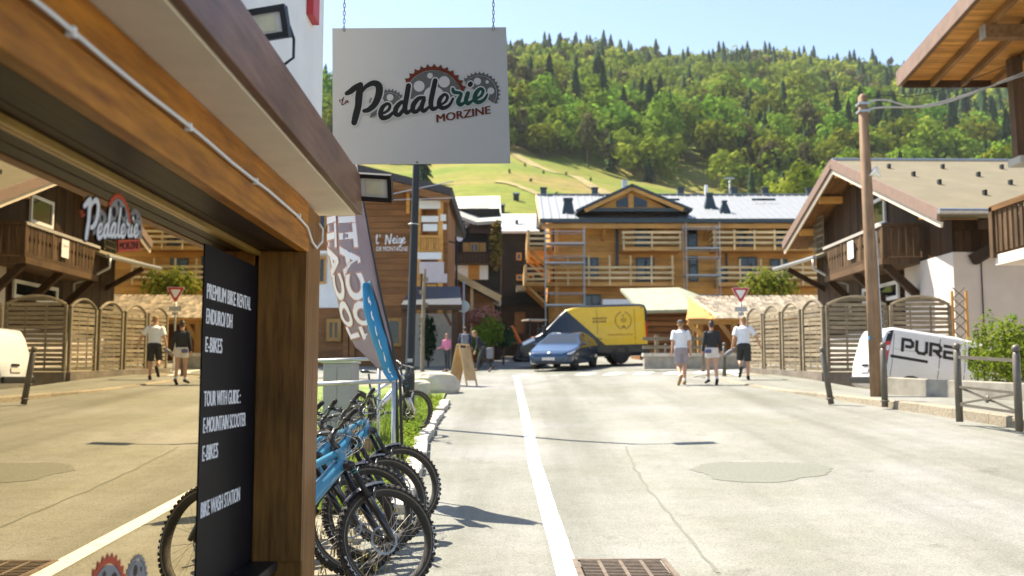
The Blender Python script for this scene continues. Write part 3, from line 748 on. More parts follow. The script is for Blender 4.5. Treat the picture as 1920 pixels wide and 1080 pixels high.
fl1 = floodlight(p_, Matrix.Rotation(RAD(-12), 4, 'Z') @ Matrix.Rotation(RAD(28), 4, 'X') @ Matrix.Rotation(RAD(6), 4, 'Y'), .26,
    'black floodlight bolted to the end of the shop overhang', [Vector((XF - .0, 6.7, p_.z + .06)) - p_, Vector((XF + .03, 6.66, p_.z + .055)) - p_, (-.15, -.04, .05), (-.135, .0, -.03), (-.11, .02, -.04)])
p_ = P(503, 46, 4.55)
fl2 = floodlight(p_, Matrix.Rotation(RAD(-8), 4, 'Z') @ Matrix.Rotation(RAD(12), 4, 'X') @ Matrix.Rotation(RAD(-6), 4, 'Y'), .205,
    'black floodlight on an arm in front of the white upper wall', [(.095, .02, .0), (.115, .03, -.06), (.115, .03, -.15), (.07, .04, -.18), (Vector((XO - .004, 4.62, p_.z - .18)) - p_)])
# the shop front stands a little closer than first measured (from the reflections in its glass)
for o in (shop, fl1, fl2):
    o.location = Vector((0, 0, EYE)) + (o.location - Vector((0, 0, EYE))) * .925; o.scale = (.925,) * 3
# ------------------------------------------------------------------ mountain bikes
W['bike_blue'] = plain('blue_bike_paint', (.075, .27, .40), .3, var=.12, scale=3, coat=.5)
W['bike_black'] = plain('black_bike_paint', (.018, .018, .02), .32, var=.2, coat=.3)
W['tyre'] = plain('tyre_rubber', (.035, .031, .026), .8, var=.3, scale=25)
W['tan'] = plain('dusty_tyre_wall', (.17, .13, .075), .75, var=.25, scale=14)
W['orange'] = plain('orange_paint', (.65, .17, .02), .45, var=.1)
W['silver'] = plain('silver_alloy', (.55, .54, .52), .3, .85, var=.1)
W['white_print'] = plain('white_print', (.7, .7, .68), .6, var=.08)
WR = .37
HA = RAD(65); AX = Vector((-math.cos(HA), 0, math.sin(HA)))
CR = Vector((-.255, 0, .87))
def wheel(parent, name, cx, disc_r=.1, print_=True):
    w = thing(name, None, None); w.parent = parent; w.location = (cx, 0, WR)
    t = MB(); t.torus(.332, .040, 56, 12, sq=.92)
    for row, (off, rr) in enumerate(((0, .3725), (.022, .367), (-.022, .367), (.036, .353), (-.036, .353))):
        for k in range(52):
            a = 2 * math.pi * (k + .5 * (row % 2)) / 52
            M = Matrix.Rotation(-a, 3, 'Y'); t.box(M @ Vector((rr, off, 0)), (.012, .012, .017), M)
    t.build('tyre', W['tyre'], w, True)
    t = MB()
    for s_ in (-1, 1):
        vs = []
        for k in range(49):
            a = 2 * math.pi * k / 48
            for r, yy in ((.314, .0305), (.333, .0385)): vs.append((r * math.cos(a), s_ * yy, r * math.sin(a)))
        t.add(vs, [(2 * i, 2 * i + 1, 2 * i + 3, 2 * i + 2) if s_ < 0 else (2 * i, 2 * i + 2, 2 * i + 3, 2 * i + 1) for i in range(48)])
    t.build('side_wall', W['tan'], w)
    t = MB(); n_ = 44; pr = ((.302, -.013), (.317, -.015), (.319, -.012), (.31, 0), (.319, .012), (.317, .015), (.302, .013), (.298, 0)); m_ = len(pr); vs = []
    for i in range(n_):
        a = 2 * math.pi * i / n_
        for r, yy in pr: vs.append((r * math.cos(a), yy, r * math.sin(a)))
    t.add(vs, [(i * m_ + k, i * m_ + (k + 1) % m_, ((i + 1) % n_) * m_ + (k + 1) % m_, ((i + 1) % n_) * m_ + k) for i in range(n_) for k in range(m_)])
    t.build('rim', W['bike_black'], w, True)
    t = MB()
    for k in range(28):
        a = 2 * math.pi * k / 28; s_ = 1 if k % 2 else -1; b_ = a + (.75 if k % 4 < 2 else -.75)
        t.tube([(.026 * math.cos(b_), s_ * .028, .026 * math.sin(b_)), (.305 * math.cos(a), 0, .305 * math.sin(a))], .0012, 4, False)
    o = t.build('spokes', W['steel'], w); o['kind'] = 'stuff'
    MB().lathe([(.012, -.055), (.012, -.035), (.028, -.03), (.028, -.026), (.017, -.02), (.017, .02), (.028, .026), (.028, .03), (.012, .035), (.012, .055)], 14, Matrix.Rotation(math.pi / 2, 3, 'X')).build('hub', W['bike_black'], w, True)
    t = MB(); n_ = 36; vs = []
    for i in range(n_ + 1):
        a = 2 * math.pi * i / n_; wv = .003 * math.sin(a * 12)
        for r, yy in ((disc_r - .016, .038), (disc_r + wv, .038), (disc_r + wv, .0398), (disc_r - .016, .0398)): vs.append((r * math.cos(a), yy, r * math.sin(a)))
    t.add(vs, [(4 * i + k, 4 * i + (k + 1) % 4, 4 * i + 4 + (k + 1) % 4, 4 * i + 4 + k) for i in range(n_) for k in range(4)])
    for k in range(6):
        a = 2 * math.pi * k / 6; t.beam((.02 * math.cos(a), .039, .02 * math.sin(a)), ((disc_r - .012) * math.cos(a + .5), .039, (disc_r - .012) * math.sin(a + .5)), .007, .002, (0, 1, 0))
    t.build('brake_disc', W['steel'], w, fix=True)
    if print_:
        t = MB(); vs, fs = text_geo('MAXXIS', .01); x1 = max(v.x for v in vs)
        for a0, side in ((.1, -1), (2.6, -1)):
            def mp(v):
                a = a0 - (v.x - x1 / 2) * .155; r = .3415 + v.y * .022
                return (r * math.cos(-a + 0) , side * (.0395 - abs(v.y - .35) * .004), r * math.sin(-a))
            t = MB(); t.add([mp(v) for v in vs], fs); t.build('tyre_print', W['white_print'], w)
        
    return w
def seg(t, a, b, r0, r1, n=10, el=1.0, ref=None): t.tube([a, Vector(a).lerp(Vector(b), .5), b], [r0, (r0 + r1) / 2, r1], n, el=el, ref=ref)
def make_bike(label, paint, fork_m, guard=True, print_=True):
    t = thing('mountain_bike', label, 'bicycle', group='rental mountain bikes')
    HT, HB = CR + AX * .135, CR + AX * .012
    BBp = Vector((-.82, 0, .345)); ST = Vector((-.97, 0, .79)); RA = Vector((-1.25, 0, WR))
    f = MB(); seg(f, HB, HT, .031, .029); seg(f, HB + Vector((-.02, 0, .02)), BBp + Vector((.02, 0, .06)), .050, .060, 12, .75, (0, 1, 0)); seg(f, HT + Vector((-.01, 0, -.03)), ST + Vector((.03, 0, -.10)), .028, .022, 10); seg(f, BBp, ST, .024, .021)
    f.build('frame', paint, t, True)
    f = MB(); f.lathe([(.001, -.06), (.07, -.055), (.075, 0), (.07, .055), (.001, .06)], 18, Matrix.Translation(BBp) @ Matrix.Rotation(math.pi / 2, 4, 'X')); f.build('motor', W['bike_black'], t, True)
    f = MB()
    for s_ in (-1, 1):
        f.tube([BBp + Vector((-.04, s_ * .03, .05)), BBp + Vector((-.2, s_ * .065, .05)), RA + Vector((0, s_ * .07, 0))], [.017, .014, .012], 8)
        f.tube([ST + Vector((.02, s_ * .02, -.25)), ST + Vector((-.05, s_ * .06, -.28)), RA + Vector((0, s_ * .07, .02))], [.012, .012, .010], 8)
    f.build('swingarm', paint, t, True)
    f = MB(); f.tube([ST + Vector((.06, 0, -.12)), ST + Vector((.18, 0, -.30))], .02, 10); f.build('shock', W['bike_black'], t, True)
    f = MB(); f.tube([ST - Vector((0, 0, .02)), ST + Vector((-.06, 0, .2))], .0155, 10); f.build('seat_post', W['bike_black'], t, True)
    f = MB(); f.tube([ST + Vector((-.20, 0, .235)), ST + Vector((-.14, 0, .24)), ST + Vector((-.04, 0, .225)), ST + Vector((.09, 0, .215))], [.05, .068, .034, .018], 12, el=.42, ref=(0, 0, 1)); f.build('saddle', W['bike_black'], t, True)
    f = MB()
    for s_, a in ((-1, .4), (1, .4 + math.pi)):
        e = BBp + Vector((math.cos(a) * .165, s_ * .085, math.sin(a) * .165)); f.beam(BBp + Vector((0, s_ * .075, 0)), e, .016, .03, (0, 1, 0)); f.box(e + Vector((0, s_ * .06, 0)), (.1, .1, .018))
    f.build('cranks', W['bike_black'], t)
    wheel(t, 'rear_wheel', -1.25, .09, print_)
    steer = []
    w = wheel(t, 'front_wheel', 0, .1, print_); steer.append(w)
    fk = thing('fork', None, None); fk.parent = t; steer.append(fk)
    off = Vector((.0, 0, 0)); ax0 = Vector((0, 0, WR))
    lo = MB()
    for s_ in (-1, 1):
        b0 = ax0 + Vector((0, s_ * .068, 0)); top = b0 + AX * .30 + Vector((-.012, 0, 0))
        lo.tube([b0 - AX * .02, b0 + AX * .02, b0 + AX * .1, top], [.018, .022, .025, .026], 10)
    p0 = ax0 + AX * .31 + Vector((.03, 0, .02))
    lo.tube([ax0 + Vector((0, -.068, 0)) + AX * .27, p0 + Vector((.03, -.045, .04)), p0 + Vector((.03, .045, .04)), ax0 + Vector((0, .068, 0)) + AX * .27], .012, 8)
    lo.build('lower_legs', fork_m, fk, True)
    lo = MB()
    for s_ in (-1, 1):
        b0 = ax0 + Vector((-.012, s_ * .068, 0)); lo.tube([b0 + AX * .28, b0 + AX * .545], .0205, 10)
    lo.build('stanchions', W['darkmetal'], fk, True)
    lo = MB(); lo.tube([ax0 + Vector((-.012, -.075, 0)) + AX * .545, ax0 + Vector((-.03, 0, .02)) + AX * .55, ax0 + Vector((-.012, .075, 0)) + AX * .545], [.03, .04, .03], 10); lo.build('crown', W['bike_black'], fk, True)
    lo = MB()
    for z_ in (.515, .497): lo.torus(.0215, .002, 12, 5, Matrix.Translation(ax0 + Vector((-.012, -.068, 0)) + AX * z_) @ (AX.to_track_quat('Y', 'Z').to_matrix().to_4x4()))
    lo.build('decal_band', plain('teal_band', (.05, .38, .42), .4), fk)
    if guard:
        g = MB(); vs = []
        for i in range(9):
            a = RAD(88 + 48 * i / 8); r = .398
            for k in range(5): vs.append((r * math.cos(a), (k - 2) * .024 * (1 - .25 * abs(i - 4) / 4), WR + r * math.sin(a) - abs(k - 2) ** 2 * .006))
        g.add(vs, [(5 * i + k, 5 * i + k + 1, 5 * i + 6 + k, 5 * i + 5 + k) for i in range(8) for k in range(4)]); g.build('mudguard', W['bike_black'], fk, True)
    hb = thing('handlebar', None, None); hb.parent = t; steer.append(hb)
    c = HT + AX * .10 + Vector((.05, 0, .05))
    b_ = MB(); b_.tube([c + Vector((-.03, s_ * .39, .03)) for s_ in (-1,)] + [c + Vector((-.012, -.2, .026)), c + Vector((0, -.07, 0)), c + Vector((0, .07, 0)), c + Vector((-.012, .2, .026)), c + Vector((-.03, .39, .03))], .0125, 10); b_.build('bar', W['bike_black'], hb, True)
    b_ = MB(); b_.tube([HT + AX * .08, c], .021, 10); b_.tube([HT - AX * .01, HT + AX * .11], .02, 10); b_.build('stem', W['bike_black'], hb, True)
    for s_ in (-1, 1):
        g = MB(); g.tube([c + Vector((-.018, s_ * .262, .0275)), c + Vector((-.0305, s_ * .395, .03))], .0175, 10); g.tube([c + Vector((-.0303, s_ * .393, .03)), c + Vector((-.031, s_ * .402, .03))], .019, 10); g.build('grip', W['rubber'], hb, True)
        g = MB(); g.tube([c + Vector((-.035, s_ * .21, .022)), c + Vector((.025, s_ * .2, .01)), c + Vector((.05, s_ * .25, .0)), c + Vector((.035, s_ * .34, .0))], [.010, .008, .005, .004], 6); g.tube([c + Vector((-.0, s_ * .15, .018)), c + Vector((.01, s_ * .22, .02))], .012, 8); g.build('brake_lever', W['bike_black'], hb, True)
    b_ = MB(); b_.box(c + Vector((-.02, .06, .03)), (.05, .045, .02), Matrix.Rotation(.4, 3, 'Y')); b_.build('display', W['bike_black'], hb, bevel=.004)
    rr = random.Random(3); cb = MB()
    for s_, y0, dx in ((-1, .19, .13), (-1, .16, .17), (1, .19, .15), (1, .15, .19), (-1, .23, .10), (1, .22, .22)):
        e = HT + Vector((-.03, s_ * .03, -.10)) if y0 < .2 else CR + Vector((.09, -s_ * .08, -.16))
        cb.tube([Vector(q_) for q_ in spline([tuple(c + Vector((.02, s_ * y0, .012))), tuple(c + Vector((dx, s_ * y0 * .6, -.02))), tuple(c + Vector((dx * .9, s_ * -.03, -.10 - rr.uniform(0, .06)))), tuple(e)], 6)], .0026, 5, False)
    cb.build('cables', W['black'], hb, True)
    t['steer'] = 0
    return t, [o.name for o in steer]
def turn(bike, ang):
    M = Matrix.Translation(CR) @ Matrix.Rotation(ang, 4, AX) @ Matrix.Translation(-CR)
    for o in bike.children:
        if o.name.split('.')[0] in ('front_wheel', 'fork', 'handlebar'): o.matrix_basis = M @ Matrix.Translation(o.location)
base, _ = make_bike('blue mountain bike right behind the shop end post', W['bike_blue'], W['bike_black'])
spots = [(735, 6.98, 31, -15, 4, 'blue mountain bike standing right behind the shop end post'), (672, 7.5, 30, -17, 6, 'second mountain bike from the shop end post in the row of bikes'),
         (700, 7.95, 28, -15, -2, 'third mountain bike from the shop end post in the row of bikes'), (733, 8.45, 28, -16, 4, 'fourth mountain bike from the shop end post in the row of bikes'), (758, 9.15, 26, -15, 0, 'fifth mountain bike from the shop post, at the far end of the row')]
bikes = []
for i, (px, Y, hd, ln, st_, lab) in enumerate(spots):
    bk = base if i == 0 else None
    if bk is None:
        bk = copy_tree(base)
    x = (px - 960) / 1867 * Y + .04
    bk.location = (x, Y - .16, GZ(x, Y) - .012); bk.rotation_euler = (RAD(ln), 0, RAD(hd)); bk['label'] = lab
    if 'steer' in bk: del bk['steer']
    bikes.append((bk, st_))
for bk, st_ in bikes: turn(bk, RAD(st_))
far, _ = make_bike('mountain bike with silver fork standing apart beside the lamp post', W['silver'], W['silver'], False, False)
del far['steer']; p_ = gp(770, 818); far.location = (p_.x - .02, p_.y + .1, GZ(p_.x, p_.y)); far.rotation_euler = (RAD(6), 0, RAD(52)); turn(far, RAD(-18))
# ------------------------------------------------------------------ verge on the left: grass, edging stones
def vx(y): return float(np.interp(y, [6.6, 9, 11, 13, 17, 22, 26, 28], [-1.0, -1.05, -1.1, -1.25, -1.4, -1.45, -1.6, -1.75]))
ysv = [9.7, 10, 11, 12, 13, 14, 15, 16, 17, 18, 19, 20, 21, 22, 24, 26, 28]
ribbon('verge', ysv, lambda y: -9.0, lambda y: vx(y) - .1, .035, W['grass'], 14)
edge = thing('edging', None, None); edge['kind'] = 'structure'
W['edging'] = plain('pale_edging_stone', (.46, .42, .35), .9, var=.25, scale=7, bump=.4, bscale=30, rand=.15)
y = 9.6
while y < 22:
    L = random.uniform(.55, .95)
    if random.random() < .88:
        x0 = vx(y); z = GZ(x0, y + L / 2)
        o = MB().box((0, 0, 0), (.20, L - .05, .14)).build('edging_stone', W['edging'], edge, bevel=.02); o.location = (x0 - .02 + random.uniform(-.03, .03), y + L / 2, z + .03); o.rotation_euler = (math.atan(.0586) + random.uniform(-.03, .03), random.uniform(-.06, .06), math.atan2(x0 - vx(y + L), L) + random.uniform(-.05, .05))
    y += L
W['blade'] = leafy('grass_blades', (.11, .19, .025), (.26, .30, .05), 1.2, 0, .45)
W['weed'] = leafy('weed_leaves', (.12, .24, .03), (.30, .36, .05), 3, .1, .45)
def blades(name, n_, fpos, h0, h1, mat, label, w=.012):
    mb = MB()
    for i in range(n_):
        x, y = fpos(); z = GZ(x, y) + .03; h = random.uniform(h0, h1); a = random.uniform(0, 6.28); ln = random.uniform(.1, .7) * h
        dx, dy = math.cos(a) * w, math.sin(a) * w; lx_, ly = -math.sin(a) * ln, math.cos(a) * ln
        mb.add([(x - dx, y - dy, z), (x + dx, y + dy, z), (x + dx * .7 + lx_ * .4, y + dy * .7 + ly * .4, z + h * .6), (x - dx * .7 + lx_ * .4, y - dy * .7 + ly * .4, z + h * .6), (x + lx_, y + ly, z + h)], [(0, 1, 2, 3), (3, 2, 4)])
    return tag(mb.build(name, mat), label, 'grass', kind='stuff')
def vp():
    y = 9.6 + 14 * random.random() ** 1.2; return vx(y) - .12 - abs(random.gauss(0, 1.1)), y
blades('grass', 9000, vp, .05, .16, W['blade'], 'short sunlit grass growing on the verge beside the bikes')
def vp2():
    y = 10 + 11 * random.random(); return vx(y) - .1 - abs(random.gauss(0, .16)), y
def weeds(n_, fpos, label):
    mb = MB()
    for i in range(n_):
        x, y = fpos(); z = GZ(x, y) + .02; h = random.uniform(.05, .24)
        for k in range(7):
            c = Vector((x + random.gauss(0, .05), y + random.gauss(0, .05), z + h * random.uniform(.3, 1))); s_ = random.uniform(.02, .04); a = random.uniform(0, 6.28)
            d = Vector((math.cos(a), math.sin(a), random.uniform(-.2, .5))) * s_; e = Vector((-math.sin(a), math.cos(a), random.uniform(-.3, .3))) * s_ * .6
            mb.add([c - d, c + e, c + d, c - e], [(0, 1, 2, 3)])
    tag(mb.build('weeds', W['weed'], ), label, 'weeds', kind='stuff')
weeds(420, vp2, 'bright green weeds spilling over the pale edging stones')
def gpz():
    return random.uniform(-2.6, -.9), random.uniform(6.9, 9.8)
blades('dry_grass', 900, gpz, .03, .10, leafy('dry_grass_blades', (.20, .17, .05), (.30, .26, .09), 2, 0, .3), 'dry sparse grass and litter under the parked bikes', .006)
# big pale boulders at the end of the verge
def boulder(loc, size, label, seed):
    mb = MB(); mb.ball((0, 0, 0), 1.0, 16, 10); rr = []
    for v in mb.v:
        v = Vector(v); k_ = 1 + .16 * mnoise.noise(v * 1.5 + Vector((seed, 0, 0))); v = Vector((max(-.82, min(.82, v.x)), max(-.8, min(.8, v.y)), max(-.75, min(.72, v.z)))) * k_
        rr.append((v.x * size[0], v.y * size[1], v.z * size[2]))
    mb.v = rr; o = mb.build('boulder', W['boulder'], None, False); o.location = loc; o.rotation_euler = (.05, .06, seed)
    return tag(o, label, 'boulder')
W['boulder'] = plain('pale_limestone', (.55, .49, .38), .9, var=.15, scale=3, bump=.4, bscale=20)
p_ = gp(822, 738); boulder((p_.x - .10, p_.y + .3, GZ(p_.x, p_.y) + .2), (.62, .7, .45), 'big pale limestone block at the end of the verge by the signboard', 2.2)
p_ = gp(788, 748); boulder((p_.x - .1, p_.y - .2, GZ(p_.x, p_.y) + .16), (.30, .45, .36), 'smaller tan rock against the lamp post foot', 5.1)
# ------------------------------------------------------------------ lamp post, flags, rails, cabinet
LP = Vector((-1.80, 17.4, 0)); LP.z = GZ(LP.x, LP.y)
lamp = thing('street_lamp', 'tall black street lamp post with a flat lamp head beside the verge', 'street lamp', LP, 0)
MB().tube([(0, 0, -.1), (.01, 0, .9), (.02, 0, .95), (.10, 0, 4.5), (.15, 0, 6.3)], [.105, .10, .08, .062, .05], 14).build('column', W['darkmetal'], lamp, True)
MB().tube([(.15, 0, 6.28), (.3, 0, 6.4), (.7, -.05, 6.42)], .03, 8).build('arm', W['darkmetal'], lamp, True)
MB().box((.95, -.06, 6.42), (.6, .28, .07)).build('lamp_head', W['darkmetal'], lamp, bevel=.02)
MB().box((.95, -.06, 6.382), (.5, .2, .006)).build('lamp_lens', W['lens'], lamp)
o = MB(); o.torus(.085, .012, 16, 6, Matrix.Translation((.06, 0, 3.55)) @ Matrix.Rotation(math.pi / 2, 4, 'X')); o.build('clamp', W['galv'], lamp)
MB().box((.03, -.09, 1.15), (.09, .01, .06)).build('label_plate', W['galv'], lamp)
def flag(name, label, Y, spine, wid, mat, pole_m, writer=None, x_bend=.06):
    """feather flag: spine = pixel points of the pole edge (top to bottom), wid = pixel width to the left at each"""
    p0 = P(spine[-1][0], spine[-1][1], Y); g = GZ(p0.x, Y); r = thing(name, label, 'flag', (p0.x, Y, g)); o0 = r.location
    sp = [P(a, b, Y) for a, b in spine]; N = 28; K = 10
    def edge_(t):
        t = t * (len(sp) - 1); i = min(int(t), len(sp) - 2); f_ = t - i
        return sp[i].lerp(sp[i + 1], f_), (wid[i] + (wid[i + 1] - wid[i]) * f_) * Y / 1867
    def surf(t, s_, lift=0):
        e, w = edge_(t); tn = (edge_(min(1, t + .02))[0] - edge_(max(0, t - .02))[0]).normalized()
        side = Vector((0, 1, 0)).cross(tn).normalized()
        if side.x > 0: side = -side
        yb = x_bend * math.sin(s_ * 5.2 + t * 3) + .04 * math.sin(t * 9 + s_ * 2)
        return e + side * w * s_ + Vector((0, yb - lift, 0)) - o0
    c = MB(); c.add([surf(i / N, j / K) for i in range(N + 1) for j in range(K + 1)], [(i * (K + 1) + j, i * (K + 1) + j + 1, (i + 1) * (K + 1) + j + 1, (i + 1) * (K + 1) + j) for i in range(N) for j in range(K)])
    cl = c.build('flag_cloth', mat, r, True)
    so_ = cl.modifiers.new('thick', 'SOLIDIFY'); so_.thickness = .004
    bot = Vector((p0.x + .05 - o0.x, 0, -.02))
    MB().tube([v - o0 for v in sp] + [bot], [.008 + .008 * i / len(sp) for i in range(len(sp))] + [.02], 8).build('flag_pole', pole_m, r, True)
    MB().lathe([(.0, 0), (.16, 0), (.17, .015), (.03, .03), (.03, .2), (0.0, .2)], 14, Matrix.Translation(bot)).build('flag_base', W['black'], r, True)
    if writer: writer(r, surf)
    return r
W['flag_mauve'] = plain('mauve_flag_cloth', (.30, .235, .25), .8, var=.12, scale=4)
W['flag_blue'] = plain('blue_flag_cloth', (.03, .22, .42), .7, var=.12, scale=5)
def loc_text(r, surf):
    vs, fs = text_geo('LOCATION', .035); x1 = max(v.x for v in vs)
    # seen from behind: the word climbs the flag and reads mirrored
    for s0, s1, t0, t1 in ((.30, .68, .76, .03), (.76, 1.0, .74, .03)):
        d = MB(); d.add([surf(t0 + (t1 - t0) * v.x / x1, s1 - (s1 - s0) * v.y / .72, .012) for v in vs], fs); d.build('flag_text', W['letter_white'], r)
        oo = MB(); vs2, fs2 = text_geo('LOCATION', .075); oo.add([surf(t0 + (t1 - t0) * v.x / x1, s1 - (s1 - s0) * v.y / .72, .009) for v in vs2], fs2); oo.build('flag_text_outline', W['text_outline'], r)
W['text_outline'] = plain('orange_outline', (.55, .30, .22), .7, var=.05)
flag('feather_flag', 'mauve feather flag with white letters seen mirrored from behind', 10.6, [(668, 300), (680, 370), (698, 470), (718, 570), (735, 640), (742, 690)], [20, 66, 84, 84, 70, 30], W['flag_mauve'], W['black'], loc_text)
def blue_text(r, surf):
    for t0, a in ((.16, 1), (.3, .8), (.42, .6), (.52, .7), (.62, .5), (.74, .9), (.86, .8)):
        d = MB(); brush(d, [(t0 * 100, 45 + 6 * a, 2.5), (t0 * 100 + 3, 40 + 20 * a, 4), (t0 * 100 + 5, 66 - 20 * a, 3.5), (t0 * 100 + 8 * a, 50, 2)], lambda x, y, lf: surf(x / 100, y / 100, .01 + lf)); d.build('flag_print', W['letter_white'], r)
flag('feather_flag', 'slim blue feather flag with white scribbled print beside the lamp post', 9.9, [(694, 526), (708, 570), (724, 630), (742, 690), (750, 708)], [16, 27, 28, 26, 20], W['flag_blue'], W['black'], blue_text, .03)
rail = thing('guard_rail', 'galvanised two bar rail behind the row of bikes', 'railing', (-2.6, 11.5, GZ(-2.6, 11.5)))
ro = rail.location
for (xa, ya, xb, yb, Y) in ((560, 678, 714, 672, 12.6), (560, 722, 742, 714, 10.4)):
    a, b_ = P(xa, ya, Y), P(xb, yb, Y)
    MB().tube([a - ro, b_ - ro], .024, 10).build('rail', W['galv'], rail, True)
    for q in (b_ - Vector((.02, 0, 0)), a + Vector((.1, 0, 0))): MB().tube([q - ro + Vector((0, 0, .03)), Vector((q.x, q.y, GZ(q.x, q.y) - .05)) - ro], .022, 10).build('post', W['galv'], rail, True)
W['cab'] = plain('grey_cabinet', (.30, .285, .27), .6, var=.08)
p_ = P(640, 700, 15.0); cab_ = thing('utility_cabinet', 'grey street cabinet standing on the verge grass', 'cabinet', (p_.x, 15.0, GZ(p_.x, 15)), RAD(-8))
MB().box((0, 0, .6), (.44, .4, 1.2)).build('body', W['cab'], cab_, bevel=.015); MB().box((0, 0, 1.215), (.48, .44, .03)).build('top', plain('cabinet_top', (.42, .46, .40), .6), cab_, bevel=.008)
for s_ in (-1, 1): MB().box((s_ * .107, -.203, .62), (.20, .012, 1.05)).build('door', W['cab'], cab_, bevel=.004)
W['box_wood'] = wood('planter_wood', (.26, .15, .08), (.45, .28, .15), 'x', 1)
p_ = P(640, 716, 13.2)
pb = thing('wooden_planter', 'low wooden planter box in the verge grass by the cabinet', 'planter', (p_.x, 13.4, GZ(p_.x, 13.4)))
for i in range(3): MB().box((0, -.2, .07 + i * .13), (.75, .03, .12)).build('plank', W['box_wood'], pb)
for s_ in (-1, 1): MB().box((s_ * .36, 0, .19), (.03, .37, .38)).build('side', W['box_wood'], pb)
MB().box((0, .2, .19), (.75, .03, .38)).build('back', W['box_wood'], pb); MB().box((0, 0, .33), (.69, .36, .06)).build('soil', W['dirt'], pb)
# carved wooden post beyond the verge
p_ = gp(792, 697)
wp = thing('wooden_signpost', 'tall pale notched wooden post beside the lamp post', 'post', (p_.x, p_.y, GZ(p_.x, p_.y)))
MB().tube([(0, 0, -.1), (0, 0, 1.5), (.03, 0, 2.8), (.06, 0, 4.0)], [.085, .08, .075, .06], 7).build('stem', W['grey_wood'], wp)
for i, (z_, s_) in enumerate(((3.6, 1), (3.1, -1), (2.6, 1), (2.0, -1))): MB().box((s_ * .07 + .03, -.06, z_), (.2, .06, .16), Matrix.Rotation(.15 * s_, 3, 'Y')).build('notch_board', W['grey_wood'], wp)
# A-board
p_ = gp(868, 724)
W['aboard'] = wood('a_board_wood', (.50, .32, .15), (.66, .46, .24), 'z', 1)
ab = thing('a_board', 'open wooden A-frame signboard standing on the street edge', 'signboard', (p_.x, p_.y, GZ(p_.x, p_.y)), RAD(-28))
for s_ in (-1, 1):
    for yy in (-.28, .28): MB().beam((s_ * .30, yy, 0), (s_ * .03, yy, 1.18), .05, .03).build('leg', W['aboard'], ab)
    MB().beam((s_ * .285, 0, .16), (s_ * .045, 0, 1.08), .54, .012, (s_, 0, .25)).build('board', W['aboard'], ab)
MB().beam((0, -.3, 1.18), (0, .3, 1.18), .06, .04).build('top_bar', W['aboard'], ab)
# ------------------------------------------------------------------ buildings: helpers
def fbox(name, px0, px1, py0, py1, Y, depth, mat, parent, bevel=0):
    """box whose front stands Y metres ahead and covers the pixel rectangle"""
    a, c = P(px0, py0, Y), P(px1, py1, Y); o = parent.location
    z0, z1 = min(a.z, c.z), max(a.z, c.z)
    return MB().box(((a.x + c.x) / 2 - o.x, Y + depth / 2 - o.y, (z0 + z1) / 2 - o.z), (abs(c.x - a.x), depth, z1 - z0)).build(name, mat, parent, bevel=bevel)
def wbox(name, x0, x1, y0, y1, z0, z1, mat, parent, bevel=0):
    o = parent.location
    return MB().box(((x0 + x1) / 2 - o.x, (y0 + y1) / 2 - o.y, (z0 + z1) / 2 - o.z), (x1 - x0, y1 - y0, z1 - z0)).build(name, mat, parent, bevel=bevel)
def slab(name, quad, th, mat, parent):
    """sloping roof slab from its four top corners"""
    o = parent.location; q = [Vector(v) - o for v in quad]; n_ = (q[1] - q[0]).cross(q[3] - q[0]).normalized()
    if n_.z < 0: n_ = -n_
    lo = [v - n_ * th for v in q]
    return MB().add(q + lo, [(0, 1, 2, 3), (7, 6, 5, 4), (0, 4, 5, 1), (1, 5, 6, 2), (2, 6, 7, 3), (3, 7, 4, 0)]).build(name, mat, parent, fix=True)
def boards_front(parent, x0, x1, z0, z1, Y, h, mat, th=.05, name='wall_board'):
    z = z0; cache = {}; o = parent.location
    while z < z1 - .02:
        hh = min(h, z1 - z); d = random.uniform(-.012, .012)
        plank(name, cache, (x1 - x0, th, hh - .014), ((x0 + x1) / 2 - o.x, Y + d - th / 2 - o.y, z + hh / 2 - o.z), mat, parent); z += hh
def window(parent, px0, px1, py0, py1, Y, frame_m, mull=1, fw=.09):
    o = parent.location; a, c = P(px0, py1, Y), P(px1, py0, Y)
    w = thing('window', None, None); w.parent = parent; w.location = Vector(((a.x + c.x) / 2, Y, a.z)) - o
    W_, H_ = c.x - a.x, c.z - a.z
    f = MB(); f.box((-W_ / 2 + fw / 2, -.04, H_ / 2), (fw, .08, H_)); f.box((W_ / 2 - fw / 2, -.04, H_ / 2), (fw, .08, H_)); f.box((0, -.04, fw / 2), (W_ - 2 * fw, .08, fw)); f.box((0, -.04, H_ - fw / 2), (W_ - 2 * fw, .08, fw))
    for i in range(mull): f.box((-W_ / 2 + W_ * (i + 1) / (mull + 1), -.035, H_ / 2), (fw * .7, .07, H_ - 2 * fw))
    f.build('frame', frame_m, w)
    MB().box((0, -.015, H_ / 2), (W_ - 2 * fw, .03, H_ - 2 * fw)).build('pane', W['glass'], w)
    return w
W['metal_roof'] = plain('pale_metal_roof', (.275, .29, .305), .5, .1, var=.08, scale=2)
W['anthracite'] = plain('anthracite_metal', (.045, .06, .065), .45, .3, var=.1)
W['pinewall'] = wood('pine_wall_board', (.50, .23, .05), (.78, .42, .11), 'x', .35, rand=.16)
W['pinebeam'] = wood('pine_beam', (.46, .225, .06), (.68, .38, .115), 'x', .5, rand=.1)
